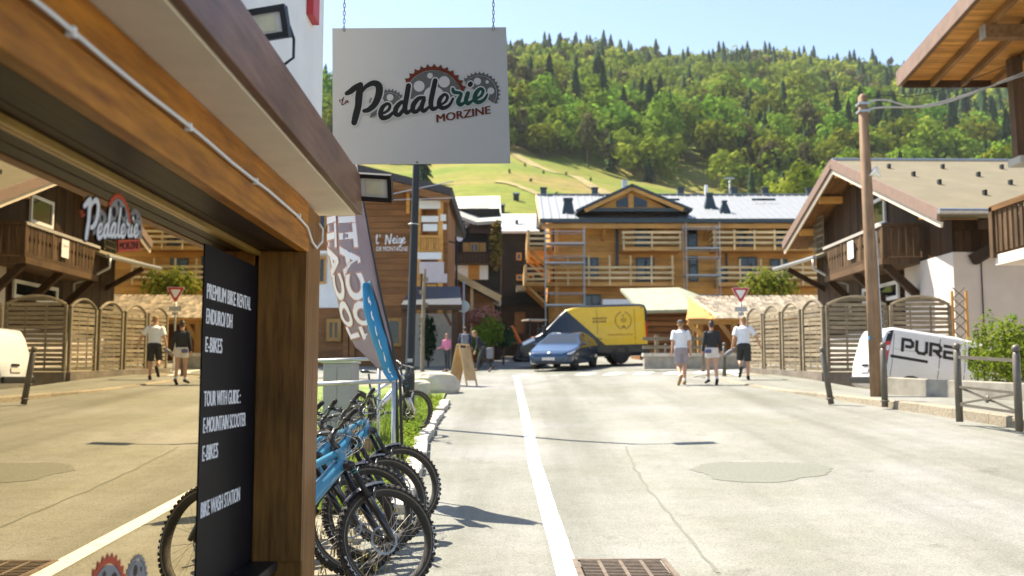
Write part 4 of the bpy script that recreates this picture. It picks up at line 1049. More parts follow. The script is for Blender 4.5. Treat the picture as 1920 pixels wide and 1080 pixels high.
# ------------------------------------------------------------------ new pine apartment chalet, still under scaffolding
YC = 69.0
cb = thing('pine_apartment_house', 'new three storey pine house with pale metal roof and wooden balconies', 'house', (P(1270, 600, YC).x, YC + 5, GZ(8, YC)))
x0, x1 = P(1032, 500, YC).x, P(1600, 500, YC).x
ze = P(1200, 416, YC).z; zg = cb.location.z
wbox('wall', x0, x1, YC, YC + 12, zg - 1, ze, W['pinewall'], cb)
boards_front(cb, x0 + .01, x1, zg, ze - .02, YC, .42, W['pinewall'])
ye, yr = 67.4, 75.5
pe, pr = P(1013, 411, ye), P(1000, 366, yr); xr0, xr1 = pe.x, x1 + 1.5
roof = slab('roof', [(xr0, ye, pe.z), (xr1, ye, pe.z), (xr1, yr, pr.z), (xr0 - .1, yr, pr.z)], .18, W['metal_roof'], cb)
slab('roof_back', [(xr0, yr + .01, pr.z), (xr1, yr + .01, pr.z), (xr1, yr + 8, pe.z), (xr0, yr + 8, pe.z)], .18, W['metal_roof'], cb)
cache = {}; L = math.hypot(yr - ye, pr.z - pe.z); sl = math.atan2(pr.z - pe.z, yr - ye); i = 0
x = xr0 + .2
while x < xr1:
    o = plank('roof_seam', cache, (.05, L, .06), (0, 0, 0), W['metal_roof'], cb); o.location = Vector((x, (ye + yr) / 2, (pe.z + pr.z) / 2 + .045)) - cb.location; o.rotation_euler = (sl, 0, 0); x += .55
wbox('gutter', xr0 - .05, xr1, ye - .16, ye - .01, pe.z - .26, pe.z + .02, W['anthracite'], cb)
wbox('eave_beam', xr0 + .1, xr1, ye + .05, ye + .35, pe.z - .62, pe.z - .30, W['pinebeam'], cb)
wbox('ridge_cap', xr0, xr1, yr - .2, yr + .2, pr.z + .02, pr.z + .09, W['metal_roof'], cb)
# left gable side: verge board and gable infill
o_ = cb.location
MB().prism([(ye, pe.z - .2), (yr, pr.z - .2), (yr + 8, pe.z - .2), (yr + 8, zg), (YC + .02, zg), (YC + .02, pe.z - .3)], lambda y, z: (x0 - .03 - o_.x, y - o_.y, z - o_.z), lambda y, z: (x0 + .1 - o_.x, y - o_.y, z - o_.z)).build('gable_wall', W['pinewall'], cb, fix=True)
MB().beam(Vector((xr0 - .02, ye, pe.z - .15)) - o_, Vector((xr0 - .1, yr, pr.z - .15)) - o_, .06, .35).build('verge_board', W['rail_pine'], cb)
# cross gable with two glazed triangles
gy = 66.9; ap = P(1185, 344, gy); gl_, gr_ = P(1080, 393, gy), P(1300, 391, gy)
for e, nm in ((gl_, 'dormer_roof'), (gr_, 'dormer_roof')):
    slab(nm, [e, ap, ap + Vector((0, 8.2, 0)), e + Vector((0, 8.2, 0))], .16, W['anthracite'], cb)
    dn = Vector((0, .06, -.36)); MB().beam(e.lerp(ap, .16) + dn - o_, ap + dn - o_, .1, .26).build('dormer_verge', W['pinebeam'], cb)
gb = P(1120, 391, gy + .5); gc = P(1252, 391, gy + .5); ga = P(1186, 356, gy + .5)
MB().prism([(gb.x, gb.z), (gc.x, gc.z), (ga.x, ga.z)], lambda x, z: (x - o_.x, gy + .5 - o_.y, z - o_.z), lambda x, z: (x - o_.x, gy + 4.5 - o_.y, z - o_.z)).build('dormer_wall', W['pinewall'], cb, fix=True)
for pts in (((1156, 388), (1177, 388), (1177, 368), (1156, 377)), ((1189, 388), (1213, 388), (1213, 377), (1189, 367))):
    MB().prism([(P(a, b_, gy + .46).x, P(a, b_, gy + .46).z) for a, b_ in pts], lambda x, z: (x - o_.x, gy + .44 - o_.y, z - o_.z), lambda x, z: (x - o_.x, gy + .52 - o_.y, z - o_.z)).build('dormer_pane', W['glass'], cb, fix=True)
fbox('dormer_post', 1178, 1188, 361, 390, gy + .38, .14, W['pinebeam'], cb)
fbox('dormer_sill', 1100, 1290, 390, 396, gy + .2, .5, W['anthracite'], cb)
# openings
for (a, b_, c, d) in ((1190, 1222, 419, 463), (1289, 1307, 419, 463), (1383, 1413, 419, 463), (1455, 1482, 421, 463), (1097, 1122, 483, 520), (1193, 1226, 483, 528), (1292, 1308, 480, 528), (1385, 1419, 482, 530), (1444, 1476, 486, 530), (1093, 1126, 552, 600), (1200, 1225, 556, 600), (1345, 1360, 500, 530), (1036, 1041, 430, 470), (1036, 1042, 495, 528)):
    window(cb, a, b_, c, d, YC - .05, W['anthracite'], 1 if b_ - a > 20 else 0)
fbox('downpipe', 1154, 1160, 414, 505, YC - .22, .14, W['anthracite'], cb)
fbox('downpipe', 1361, 1365, 470, 530, YC - .22, .14, W['anthracite'], cb)
def balcony(parent, xa, xb, zf, Yw, depth, posts, rails=3, hi=0.0, fl='floor'):
    o = parent.location; b_ = thing('balcony', None, None); b_.parent = parent; b_.location = Vector(((xa + xb) / 2, Yw - depth, zf)) - o
    W_ = xb - xa
    MB().box((0, depth / 2, -.13), (W_, depth, .26)).build('floor', W['pinebeam'], b_)
    for i in range(posts): MB().box((-W_ / 2 + .06 + (W_ - .12) * i / (posts - 1), -.02, .55 + hi / 2 - .12), (.12, .1, 1.3 + hi)).build('post', W['rail_pine'], b_)
    for k in range(rails): MB().box((0, -.09, .28 + k * .36), (W_ + .1, .05, .16)).build('rail', W['rail_pine'], b_)
    for s_ in (-1, 1):
        for k in range(rails): MB().box((s_ * (W_ / 2 + .03), depth / 2, .28 + k * .36), (.05, depth, .16)).build('rail', W['rail_pine'], b_)
zf3, zf2 = P(1200, 463, YC - 1.5).z, P(1200, 529, YC - 1.5).z
X = lambda px: P(px, 480, YC - 1.5).x
balcony(cb, X(1168), X(1277), zf3, YC, 1.5, 3, 3)
balcony(cb, X(1338), X(1530), zf3, YC, 1.5, 6, 3, .1)
balcony(cb, X(1024), X(1262), zf2, YC, 1.5, 7, 3, .75)
balcony(cb, X(1346), X(1545), zf2, YC, 1.5, 6, 3, .5)
# balconies wrapping the left gable side
for zf, k_ in ((zf3, 0), (zf2, 1)):
    b_ = thing('balcony', None, None); b_.parent = cb; xw = x0 - .05; b_.location = Vector((xw - .75 - .2 * k_, YC + 2.2, zf)) - o_
    MB().box((0, 0, -.13), (1.5, 7.6, .26)).build('floor', W['pinebeam'], b_)
    for i in range(5): MB().box((-.73, -3.7 + i * 1.85, .5), (.12, .12, 1.4)).build('post', W['rail_pine'], b_)
    for k in range(4): MB().box((-.82, 0, .1 + k * .33), (.05, 7.7, .15)).build('rail', W['rail_pine'], b_)
    for k in range(3): MB().box((0, -3.84, .2 + k * .36), (1.5, .05, .15)).build('rail', W['rail_pine'], b_)
    for i in range(3): MB().beam((.7, -3.4 + i * 3.2, -1.5), (-.6, -3.4 + i * 3.2, -.28), .16, .2).build('brace', W['pinebeam'], b_)
for i, px in enumerate((1045, 1130, 1245, 1320, 1400, 1470)):
    a = P(px, 448 if i % 2 else 440, YC); MB().beam(a - o_ + Vector((0, -.05, -.1)), Vector((a.x, ye + .3, pe.z - .62)) - o_, .16, .18).build('eave_brace', W['pinebeam'], cb)
fbox('corner_post', 1040, 1048, 418, 600, YC - 1.2, .3, W['pinebeam'], cb)
fbox('entrance_canopy', 1130, 1190, 561, 578, YC - 2.5, 1.5, W['render_white'], cb)
# vents on the roof
def roof_vent(px, ptop, pbot, Y, w0, w1, mat, tall):
    a, c = P(px, ptop, Y), P(px, pbot, Y); t = thing('roof_vent', None, None); t.parent = cb; t.location = Vector((a.x, Y, c.z)) - o_; h = a.z - c.z
    m_ = MB(); vs = [(i * w, j * w, z) for z, w in ((-.3, w0), (h * .78, w1)) for i, j in ((-1, -1), (1, -1), (1, 1), (-1, 1))]
    m_.add(vs, [(3, 2, 1, 0), (4, 5, 6, 7), (0, 1, 5, 4), (1, 2, 6, 5), (2, 3, 7, 6), (3, 0, 4, 7)]); m_.build('stack', mat, t)
    MB().box((0, 0, h * .9), (w1 * 2.5, w1 * 2.5, h * .18)).build('cowl', mat, t)
for px in (1019, 1115, 1276, 1376, 1434, 1517): roof_vent(px, 352, 366, 75.6, .24, .22, W['anthracite'], 0)
roof_vent(1065, 372, 396, 69.5, .45, .27, W['anthracite'], 1); roof_vent(1330, 362, 385, 71, .42, .2, W['anthracite'], 1); roof_vent(1358, 376, 396, 69.5, .42, .14, W['anthracite'], 1)
MB().tube([P(1324, 366, 71) - o_, P(1324, 347, 71) - o_], .12, 8).build('flue', W['white'], cb); MB().tube([P(1171, 356, 76) - o_, P(1171, 338, 76) - o_], .22, 8).build('flue', W['galv'], cb)
for px in (1250, 1410, 1430): fbox('roof_window', px, px + 24, 372, 376, 72.5, .05, W['anthracite'], cb)
# ------------------------------------------------------------------ scaffolding
def scaffold(px0, px1, pys, Y, depth, label):
    a = P(px0, pys[-1], Y); t = thing('scaffold', label, 'scaffold', (P((px0 + px1) / 2, 500, Y).x, Y, zg), 0, 'scaffolds on the pine house'); o = t.location
    xs = [P(px0, 500, Y).x - o.x, P(px1, 500, Y).x - o.x]; zs = [P(px0, p_, Y).z - o.z for p_ in pys]
    for x in xs:
        for yy in (0, -depth): MB().tube([(x, yy, -.05), (x, yy, zs[0] + .3)], .032, 6).build('standard', W['galv'], t)
    for z in zs:
        for yy in (0, -depth): MB().tube([(xs[0] - .1, yy, z), (xs[1] + .1, yy, z)], .03, 6).build('ledger', W['galv'], t)
        for x in xs: MB().tube([(x, -depth, z), (x, 0, z)], .03, 6).build('transom', W['galv'], t)
    for z in zs[1::2]: MB().box(((xs[0] + xs[1]) / 2, -depth / 2, z + .07), (xs[1] - xs[0], depth - .1, .06)).build('deck', W['galv'], t)
scaffold(1022, 1094, [438, 461, 484, 497, 552, 575], YC - 1.7, 1.1, 'grey tube scaffold at the corner of the pine house')
scaffold(1282, 1344, [430, 470, 486, 520, 556, 580], YC - 1.7, 1.1, 'grey tube scaffold between the balconies of the pine house')
# ------------------------------------------------------------------ hotel on the left
YH = 46.0
ht = thing('timber_hotel', 'brown timber hotel with white lower wall and dark roof behind the flags', 'hotel', (P(700, 600, YH).x, YH + 5, GZ(-6, YH)))
oh = ht.location; zg = oh.z
W['hotelwall'] = wood('hotel_wall_board', (.19, .08, .026), (.38, .18, .065), 'x', .4, rand=.25)
W['hotelroof'] = plain('dark_roof', (.05, .045, .045), .7, var=.2)
xl, xr = P(400, 500, YH).x, P(792, 500, YH).x
ztop = P(700, 300, YH).z
wbox('wall', xl, xr, YH, YH + 12, zg - 1, P(700, 350, YH).z, W['hotelwall'], ht)
MB().prism([(P(400, 350, YH).x, P(400, 350, YH).z), (P(835, 356, YH).x, P(835, 356, YH).z), (P(560, 290, YH).x, P(560, 290, YH).z), (P(400, 250, YH).x, P(400, 250, YH).z)], lambda x, z: (x - oh.x, YH - oh.y, z - oh.z), lambda x, z: (x - oh.x, YH + 11 - oh.y, z - oh.z)).build('gable_wall', W['hotelwall'], ht, fix=True)
zz = P(700, 574, YH).z; k = 0
while zz < P(700, 350, YH).z:
    xe_ = xr; plank('wall_board', {}, (xe_ - xl, .06, .26), Vector(((xl + xe_) / 2, YH - .03 + random.uniform(-.012, .012), zz + .14)) - oh, W['hotelwall'], ht); zz += .28
zz = P(700, 352, YH).z
while zz < P(700, 316, YH).z:     # boards of the gable end, cut to the slope
    px_e = np.interp(zz, [P(700, 356, YH).z, P(700, 308, YH).z], [835, 640]); xe_ = P(px_e, 330, YH).x
    plank('wall_board', {}, (xe_ - xl - .3, .06, .26), Vector(((xl + xe_ - .3) / 2, YH - .03 + random.uniform(-.012, .012), zz + .14)) - oh, W['hotelwall'], ht); zz += .28
r0, r1 = P(400, 240, YH - 1.6), P(848, 352, YH - 1.6)
slab('roof', [r0, r1, r1 + Vector((0, 14, 0)), r0 + Vector((0, 14, 0))], .34, W['hotelroof'], ht)
MB().beam(r0 + Vector((0, -.02, -.55)) - oh, r1 + Vector((-.1, -.02, -.55)) - oh, .08, .34).build('verge_board', W['hotelwall'], ht)
for px, py in ((700, 331), (765, 350), (823, 366)): MB().beam(P(px, py, YH - 1.5) - oh, P(px, py, YH + .5) - oh, .22, .24).build('purlin', W['pinewall'], ht)
for px in (765, 823): fbox('gable_post', px - 3, px + 3, 352, 400, YH - .35, .18, W['pinewall'], ht)
# white rendered part, left
fbox('white_wall', 400, 643, 470, 577, YH - .12, .3, W['render_white'], ht)
for (a, b_, c, d) in ((596, 612, 482, 532), (596, 613, 398, 430)): window(ht, a, b_, c, d, YH - .13, W['pine_z'], 0, .1)
fbox('balcony_front', 560, 617, 432, 470, YH - 1.0, .1, W['hotelwall'], ht)
fbox('balcony_floor', 560, 617, 470, 475, YH - 1.0, 1.0, W['render_white'], ht)
for (a, b_, c, d) in ((612, 640, 598, 640), (668, 755, 596, 650)): window(ht, a, b_, c, d, YH - .13, W['pine_z'], 1, .16)
fbox('base_band', 400, 792, 655, 700, YH - .1, .2, W['hotelwall'], ht)
for px in (648, 660, 765): fbox('wall_post', px - 4, px + 4, 577, 690, YH - .2, .2, W['hotelwall'], ht)
# projecting bay with balconies, right
ch = YH - .9
fbox('bay_wall', 786, 838, 356, 700, YH + .2, 6, W['hotelwall'], ht)
for (a, b_, c, d, mt) in ((786, 826, 376, 391, 'render_white'), (790, 822, 405, 416, 'render_white'), (793, 820, 420, 433, 'render_white'), (783, 828, 473, 486, 'render_white'), (786, 832, 491, 513, 'linen'), (794, 838, 513, 530, 'linen'), (826, 836, 402, 414, 'render_white'), (830, 837, 420, 430, 'render_white')):
    if mt == 'linen' and mt not in W: W[mt] = plain('pinkish_linen', (.62, .53, .52), .9, var=.06)
    fbox('parapet_panel' if mt != 'linen' else 'awning_cloth', a, b_, c, d, ch, .12, W[mt], ht)
for i in range(9): fbox('baluster', 786 + i * 4.5, 789 + i * 4.5, 447, 470, ch, .08, W['pinewall'], ht)
fbox('hand_rail', 784, 828, 441, 446, ch - .02, .12, W['pinewall'], ht); fbox('bottom_rail', 784, 828, 468, 472, ch - .02, .12, W['pinewall'], ht)
fbox('bay_post', 822, 829, 372, 640, ch + .02, .2, W['pinewall'], ht); fbox('bay_post', 783, 787, 372, 640, ch + .02, .2, W['pinewall'], ht)
fbox('flower_box', 800, 818, 533, 560, ch, .3, W['pinewall'], ht)
# white painted names
d = MB(); NM = [[(0, 14, 4), (8, 0, 4), (4, 22, 4), (10, 30, 4)], [(16, 2, 4), (15, 8, 4)]]
def hotmap(x, y, lf=0): return P(704 + x * .45, 440 + y * .55, YH - .08) - oh + Vector((0, -.03 - lf * 40, 0))
for s_ in ([(5, 10, 4), (10, 2, 4), (6, 20, 4), (8, 32, 4), (16, 28, 3)], [(22, 2, 3.5), (20, 9, 3)],
           [(44, 34, 5), (46, 14, 5), (48, 4, 5), (56, 20, 5), (62, 32, 5), (66, 12, 5), (68, 0, 5)],
           [(76, 24, 4), (84, 18, 4), (80, 13, 4), (74, 22, 4), (78, 31, 4), (86, 28, 4)], [(92, 16, 4), (91, 30, 4), (96, 30, 3)], [(92, 8, 4), (93, 9, 4)],
           [(110, 16, 4), (102, 16, 4), (100, 26, 4), (106, 30, 4), (111, 16, 4), (109, 38, 4), (100, 42, 4)], [(116, 24, 4), (124, 18, 4), (120, 13, 4), (114, 22, 4), (118, 31, 4), (128, 27, 4)]): brush(d, s_, hotmap, 0, 1e-4)
d.build('hotel_name', W['letter_white'], ht)
d = MB(); a = P(706, 471, YH - .08); fit_text(d, 'DE MONTAGNE', lambda u, v: Vector((a.x + u, YH - .11, a.z + v)) - oh, P(765, 471, YH).x - a.x, .22, .01); d.build('hotel_subtitle', W['letter_white'], ht)
# slate canopy over the entrance
ca = thing('entrance_canopy', 'dark slate canopy on two posts before the hotel entrance', 'canopy', (P(815, 690, 42).x, 42, GZ(-3, 42))); oc = ca.location
W['slate'] = plain('dark_slate', (.03, .038, .05), .55, var=.3, scale=12, bump=.3, bscale=20)
a, b_, c, d_ = P(752, 572, 41), P(866, 572, 41), P(862, 537, 43.8), P(772, 537, 43.8)
slab('roof', [a, b_, c, d_], .16, W['slate'], ca)
fbox('fascia', 752, 866, 571, 581, 40.95, .15, W['dark_x'], ca)
for px in (758, 852): fbox('post', px - 5, px + 6, 580, 692, 41.2, .22, W['dark_z'], ca)
fbox('back_wall', 775, 845, 588, 690, 44.5, .3, plain('beige_wall', (.46, .40, .32), .9, var=.1), ca)
MB().beam(P(846, 610, 41.3) - oc, P(832, 583, 41.3) - oc, .1, .12).build('brace', W['dark_z'], ca)
# ------------------------------------------------------------------ dark chalets further up the street
YD = 61.0
dc = thing('dark_chalet', 'dark timber chalet with pale roof and shuttered window beside the hotel', 'house', (P(895, 600, YD).x, YD + 4, GZ(-2, YD))); od = dc.location
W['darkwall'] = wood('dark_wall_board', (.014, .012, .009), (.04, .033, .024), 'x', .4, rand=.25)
W['paleroof'] = plain('pale_worn_roof', (.40, .385, .33), .7, var=.12, scale=1.5, bump=.2, bscale=8)
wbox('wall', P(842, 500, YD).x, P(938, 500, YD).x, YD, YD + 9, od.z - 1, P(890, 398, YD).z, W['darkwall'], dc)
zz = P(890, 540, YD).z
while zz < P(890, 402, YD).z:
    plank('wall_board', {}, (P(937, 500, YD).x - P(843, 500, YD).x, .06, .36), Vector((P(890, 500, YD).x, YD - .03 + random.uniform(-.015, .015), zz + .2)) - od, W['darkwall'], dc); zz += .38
slab('roof', [P(849, 400, YD - 1), P(892, 416, YD - 1.2), P(937, 367, YD + 6), P(847, 369, YD + 6)], .2, W['paleroof'], dc)
slab('roof', [P(892, 416, YD - 1.2) + Vector((.01, 0, 0)), P(941, 413, YD - 1.2), P(937, 367, YD + 6) + Vector((.02, 0, 0)), P(936, 367, YD + 6)], .2, W['paleroof'], dc)
window(dc, 881, 898, 455, 474, YD - .08, W['pine_z'], 1, .1)
for a, b_ in ((868, 880), (899, 911)): fbox('shutter', a, b_, 455, 474, YD - .14, .06, W['pine_z'], dc)
bb = thing('balcony', None, None); bb.parent = dc; bb.location = P(895, 490, YD - 1.2) - od
X0, X1 = P(855, 490, YD - 1.2).x - od.x - bb.location.x, P(938, 490, YD - 1.2).x - od.x - bb.location.x
MB().box(((X0 + X1) / 2, .6, -.05), (X1 - X0, 1.2, .14)).build('floor', W['dark_x'], bb)
MB().box(((X0 + X1) / 2, 0, .52), (X1 - X0, .1, .12)).build('hand_rail', W['dark_x'], bb)
for i in range(12): MB().box((X0 + .08 + (X1 - X0 - .16) * i / 11, 0, .24), (.17, .04, .46)).build('baluster', W['dark_z'], bb)
fbox('white_wall', 853, 915, 497, 524, YD - .15, .2, W['render_white'], dc); fbox('door', 878, 899, 496, 524, YD - .2, .1, W['pinewall'], dc)
fbox('balcony_board', 880, 940, 420, 438, YD - .7, .12, W['dark_x'], dc)
d = MB(); a = P(848, 432, YD - .2)
fit_text(d, 'Auberge', lambda u, v: P(850, 430, YD - .18) - od + Vector((u, -.02, v + u * .1)), P(880, 430, YD).x - P(850, 430, YD).x, .5, .01); d.build('house_name', W['letter_white'], dc)
d = MB(); disc(d, (862, 447), 6, lambda x, y, lf: P(x, y, YD - .2) - od, 0, 12); d.build('round_mark', W['letter_white'], dc)
# vine on the corner
def foliage(name, c, r, n_, size, mat, parent=None, seed=1, flat=1.0):
    rr = random.Random(seed); mb = MB(); o = parent.location if parent else Vector()
    for i in range(n_):
        d = Vector((rr.gauss(0, 1), rr.gauss(0, 1), rr.gauss(0, 1))).normalized() * (rr.random() ** .4); p = Vector((d.x * r[0], d.y * r[1], d.z * r[2]))
        p *= 1 + .25 * mnoise.noise(p * 2.2 / max(r) + Vector((seed, 0, 0)))
        nrm = (d + Vector((rr.uniform(-.7, .7), rr.uniform(-.7, .7), rr.uniform(-.3, .9)))).normalized(); a = nrm.orthogonal().normalized(); b_ = nrm.cross(a); t = rr.uniform(0, 6.28)
        a, b_ = a * math.cos(t) + b_ * math.sin(t), b_ * math.cos(t) - a * math.sin(t); s_ = size * rr.uniform(.6, 1.3); p = p + Vector(c) - o
        mb.add([p - a * s_ * .6, p + b_ * s_ * .4, p + a * s_ * .6, p - b_ * s_ * .4], [(0, 1, 2, 3)])
    return mb.build(name, mat, parent)
W['vine'] = leafy('brown_vine', (.12, .09, .02), (.24, .15, .05), .6, 0, .3)
foliage('climbing_vine', P(930, 460, YD - 1.4), (.45, .4, 1.6), 500, .2, W['vine'], dc, 3)
# lower gable roof in front of the dark chalet
lg = thing('porch_roof', 'low timber porch with a sloping beige verge below the dark chalet', 'porch', (P(880, 600, 54).x, 55, GZ(-2, 55))); ol = lg.location
a, b_ = P(838, 500, 53), P(938, 553, 53)
slab('roof', [a, b_, b_ + Vector((0, 6, 0)), a + Vector((0, 6, 0))], .22, W['paleroof'], lg)
MB().beam(a + Vector((0, -.03, -.2)) - ol, b_ + Vector((0, -.03, -.2)) - ol, .06, .36).build('verge_board', W['rail_pine'], lg)
MB().prism([(a.x, lg.location.z), (b_.x - .4, lg.location.z), (b_.x - .4, b_.z - .3), (a.x, a.z - .4)], lambda x, z: (x - ol.x, 53.6 - ol.y, z - ol.z), lambda x, z: (x - ol.x, 58 - ol.y, z - ol.z)).build('wall', W['hotelwall'], lg, fix=True)
fbox('post', 882, 887, 535, 640, 53.1, .2, W['rail_pine'], lg)
# far dark building
YF = 80.0
fd = thing('dark_building', 'tall dark building with bright white roof at the end of the street', 'house', (P(985, 600, YF).x, YF + 5, GZ(1, YF))); of = fd.location
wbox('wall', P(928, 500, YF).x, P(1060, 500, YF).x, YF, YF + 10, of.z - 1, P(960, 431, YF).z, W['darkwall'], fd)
W['whiteroof'] = plain('white_sheet_roof', (.50, .50, .50), .5, var=.05)
slab('roof', [P(926, 433, YF - 1), P(1012, 433, YF - 1), P(1012, 401, YF + 6), P(935, 401, YF + 6)], .2, W['whiteroof'], fd)
for (a, b_, c, d) in ((968, 978, 474, 488), (989, 1000, 474, 488), (968, 980, 515, 526), (989, 1001, 515, 526)): window(fd, a, b_, c, d, YF - .1, W['pinewall'], 0, .1)
fbox('base_wall', 900, 1060, 566, 640, YF - 8, 6, W['dark_x'], fd); fbox('flat_canopy', 968, 1012, 535, 546, YF - 9, 3, W['paleroof'], fd)
fbox('lower_roof', 925, 1012, 548, 572, YF - 8.5, 7, W['darkwall'], fd); fbox('roof_hatch', 966, 972, 412, 422, YF + 1.5, .4, W['anthracite'], fd); fbox('roof_hatch', 974, 986, 419, 422, YF + 1.5, .4, W['anthracite'], fd)
fbox('orange_door', 965, 985, 585, 625, YF - 8.2, .15, W['hotelwall'], fd)
# ------------------------------------------------------------------ barn and open shed behind the vans
YB = 52.0
ba = thing('log_barn', 'low log barn with pale mossy roof beside the yellow van', 'barn', (P(1250, 640, YB).x, YB + 3, GZ(8, YB))); ob_ = ba.location
W['mossroof'] = plain('mossy_pale_roof', (.30, .315, .22), .9, var=.2, scale=2.5, bump=.3, bscale=10)
W['log'] = wood('brown_logs', (.17, .065, .022), (.34, .155, .055), 'x', .6, rand=.3)
slab('roof', [P(1202, 582, YB - 1), P(1295, 580, YB - 1), P(1272, 539, YB + 4), P(1163, 541, YB + 4)], .16, W['mossroof'], ba)
slab('roof', [P(1295, 580, YB - 1) + Vector((.02, 0, 0)), P(1318, 556, YB + 3.5), P(1274, 539, YB + 4.02), P(1272, 539, YB + 4)], .14, W['mossroof'], ba)
zz = ob_.z - .1; c = 0
while zz < P(1250, 582, YB).z - .1:
    h = .3; a, b_ = P(1198, 600, YB).x, P(1292, 600, YB).x
    MB().tube([Vector((a, YB, zz + .15)) - ob_, Vector((b_, YB, zz + .15)) - ob_], .155, 8).build('log', W['log'], ba); zz += h
wbox('wall', P(1200, 600, YB).x, P(1290, 600, YB).x, YB + .1, YB + 4, ob_.z - .5, P(1250, 584, YB).z, W['log'], ba)
# open shed with shingled roof
YO = 42.0
sh = thing('open_shed', 'open timber shed with split shingle roof behind the arched fence', 'shed', (P(1400, 640, YO).x, YO + 2, GZ(9, YO))); os_ = sh.location
e0, e1, t1, t0 = P(1340, 597, YO), P(1560, 597, YO), P(1560, 556, YO + 3.2), P(1292, 558, YO + 3.2)
e0b = P(1338, 597, YO)
slab('roof_deck', [e0, e1, t1, t0], .08, W['pinewall'], sh)
W['shingle'] = wood('split_shingle', (.24, .195, .135), (.44, .385, .30), 'y', 1.5, rand=.5)
nr, nc = 11, 25; nrm = (e1 - e0).cross(t0 - e0).normalized(); cache = {}
if nrm.z < 0: nrm = -nrm
for r in range(nr):
    for q in range(nc):
        u = (q + .5 + .25 * (r % 2)) / nc; v = (r + .4) / nr
        pt = e0.lerp(e1, u).lerp(t0.lerp(t1, u), v) + nrm * (.035 + random.uniform(0, .02))
        o = plank('shingle', cache, (random.choice((.19, .22)), .42, .03), pt - os_, W['shingle'], sh)
        sl_ = math.atan2((t0 - e0).z, (t0 - e0).y); o.rotation_euler = (sl_ + .06, random.uniform(-.04, .04), random.uniform(-.06, .06) + .05)
MB().prism([(0, 0), (1, 0), (.5, 0)], lambda u, v: e0 - os_, lambda u, v: e0 - os_) if False else None
g0, g1, g2 = P(1286, 600, YO + .4), P(1345, 597, YO + .05), P(1293, 560, YO + 3.1)
MB().add([v - os_ for v in (g0, g1, g2)] + [v - os_ + Vector((.12, .1, 0)) for v in (g0, g1, g2)], [(0, 1, 2), (5, 4, 3), (0, 3, 4, 1), (1, 4, 5, 2), (2, 5, 3, 0)]).build('gable_boards', W['pine_x'], sh, fix=True)
MB().beam(g2 - os_, g1 - os_, .12, .2).build('verge_board', W['rail_pine'], sh)
for px, Y in ((1312, YO + 1.8), (1376, YO + .3), (1500, YO + .3)):
    a = P(px, 600, Y); MB().box(Vector((a.x, Y, (a.z + os_.z) / 2)) - os_, (.24, .24, a.z - os_.z + .1)).build('post', W['pine_z'], sh)
for (xa, ya, xb, yb) in ((1290, 605, 1320, 632), (1376, 640, 1350, 606), (1376, 645, 1400, 604)): MB().beam(P(xa, ya, YO + .35) - os_, P(xb, yb, YO + .35) - os_, .14, .18).build('brace', W['pine_z'], sh)
MB().beam(P(1290, 603, YO + .3) - os_, P(1540, 601, YO + .3) - os_, .2, .26).build('eave_beam', W['pine_x'], sh)
fbox('back_wall', 1300, 1540, 602, 690, YO + 3.4, .2, W['log'], sh)
# fence rails and low wall behind the walkers
lw_ = thing('low_wall', 'low concrete wall with paved top behind the walkers', 'wall', (P(1300, 690, 36).x, 36, GZ(6, 36))); o = lw_.location
fbox('wall_body', 1208, 1400, 668, 692, 36, .35, W['concrete'], lw_); fbox('coping', 1206, 1402, 662, 668, 35.95, .45, W['edging'], lw_)
rf = thing('wooden_rail_fence', 'wooden post and rail fence behind the low concrete wall', 'fence', (P(1300, 690, 38.5).x, 38.5, GZ(6, 38.5)))
for py in (632, 648): fbox('rail', 1205, 1345, py, py + 6, 38.5, .08, W['grey_wood'], rf)
for px in (1232, 1300): fbox('post', px - 4, px + 4, 628, 690, 38.6, .14, W['grey_wood'], rf)
# ------------------------------------------------------------------ chalet on the right, gable towards the street
K = 1.05
CWX, CWY = 13.1, 29.3
A_, B_, C_ = P(1772, 394, 27.8), P(1570, 301, 37.0), P(1473, 456, 43.9)
XE = 12.1; A_.x = B_.x = C_.x = XE
chal = thing('gabled_chalet', 'dark timber chalet with white base and tan gable roof beside the utility pole', 'house', (17, 35, GZ(14, 32))); oq = chal.location
W['tanroof'] = plain('tan_roof_sheet', (.165, .14, .083), .85, var=.12, scale=1.2, bump=.15, bscale=20)
W['mauve_board'] = plain('weathered_mauve_board', (.20, .135, .105), .7, var=.15, scale=4)
W['chalet_z'] = wood('chalet_dark_board', (.028, .014, .006), (.08, .042, .018), 'z', .6, rand=.3)
W['cream_board'] = plain('cream_board', (.62, .53, .42), .7, var=.08)
W['wallwarm'] = plain('warm_white_render', (.60, .535, .475), .9, var=.06, scale=1.5, bump=.2, bscale=60)
far_ = Vector((13, .3, 0))
slab('roof', [A_, A_ + far_, B_ + far_, B_], .22, W['tanroof'], chal); slab('roof', [B_, B_ + far_, C_ + far_, C_], .22, W['tanroof'], chal)
dn_ = Vector((.05, 0, -.24))
W['gable_soffit'] = wood('gable_soffit_board', (.13, .06, .02), (.30, .15, .05), 'y', .5, rand=.2)
for e in (A_, C_):
    for i in range(8):
        u0, u1 = i / 8 * 1.0 + .004, (i + 1) / 8 - .004; v0, v1 = dn_ + Vector((1.0 * u0, 0, 0)), dn_ + Vector((1.0 * u1, 0, 0))
        slab('soffit_board', [e + v0, e + v1, B_ + v1, B_ + v0], .03, W['gable_soffit'], chal)
MB().tube([B_ + Vector((-.02, 0, .03)) - oq, B_ + far_ + Vector((0, 0, .03)) - oq], .07, 8).build('ridge_cap', W['galv'], chal)
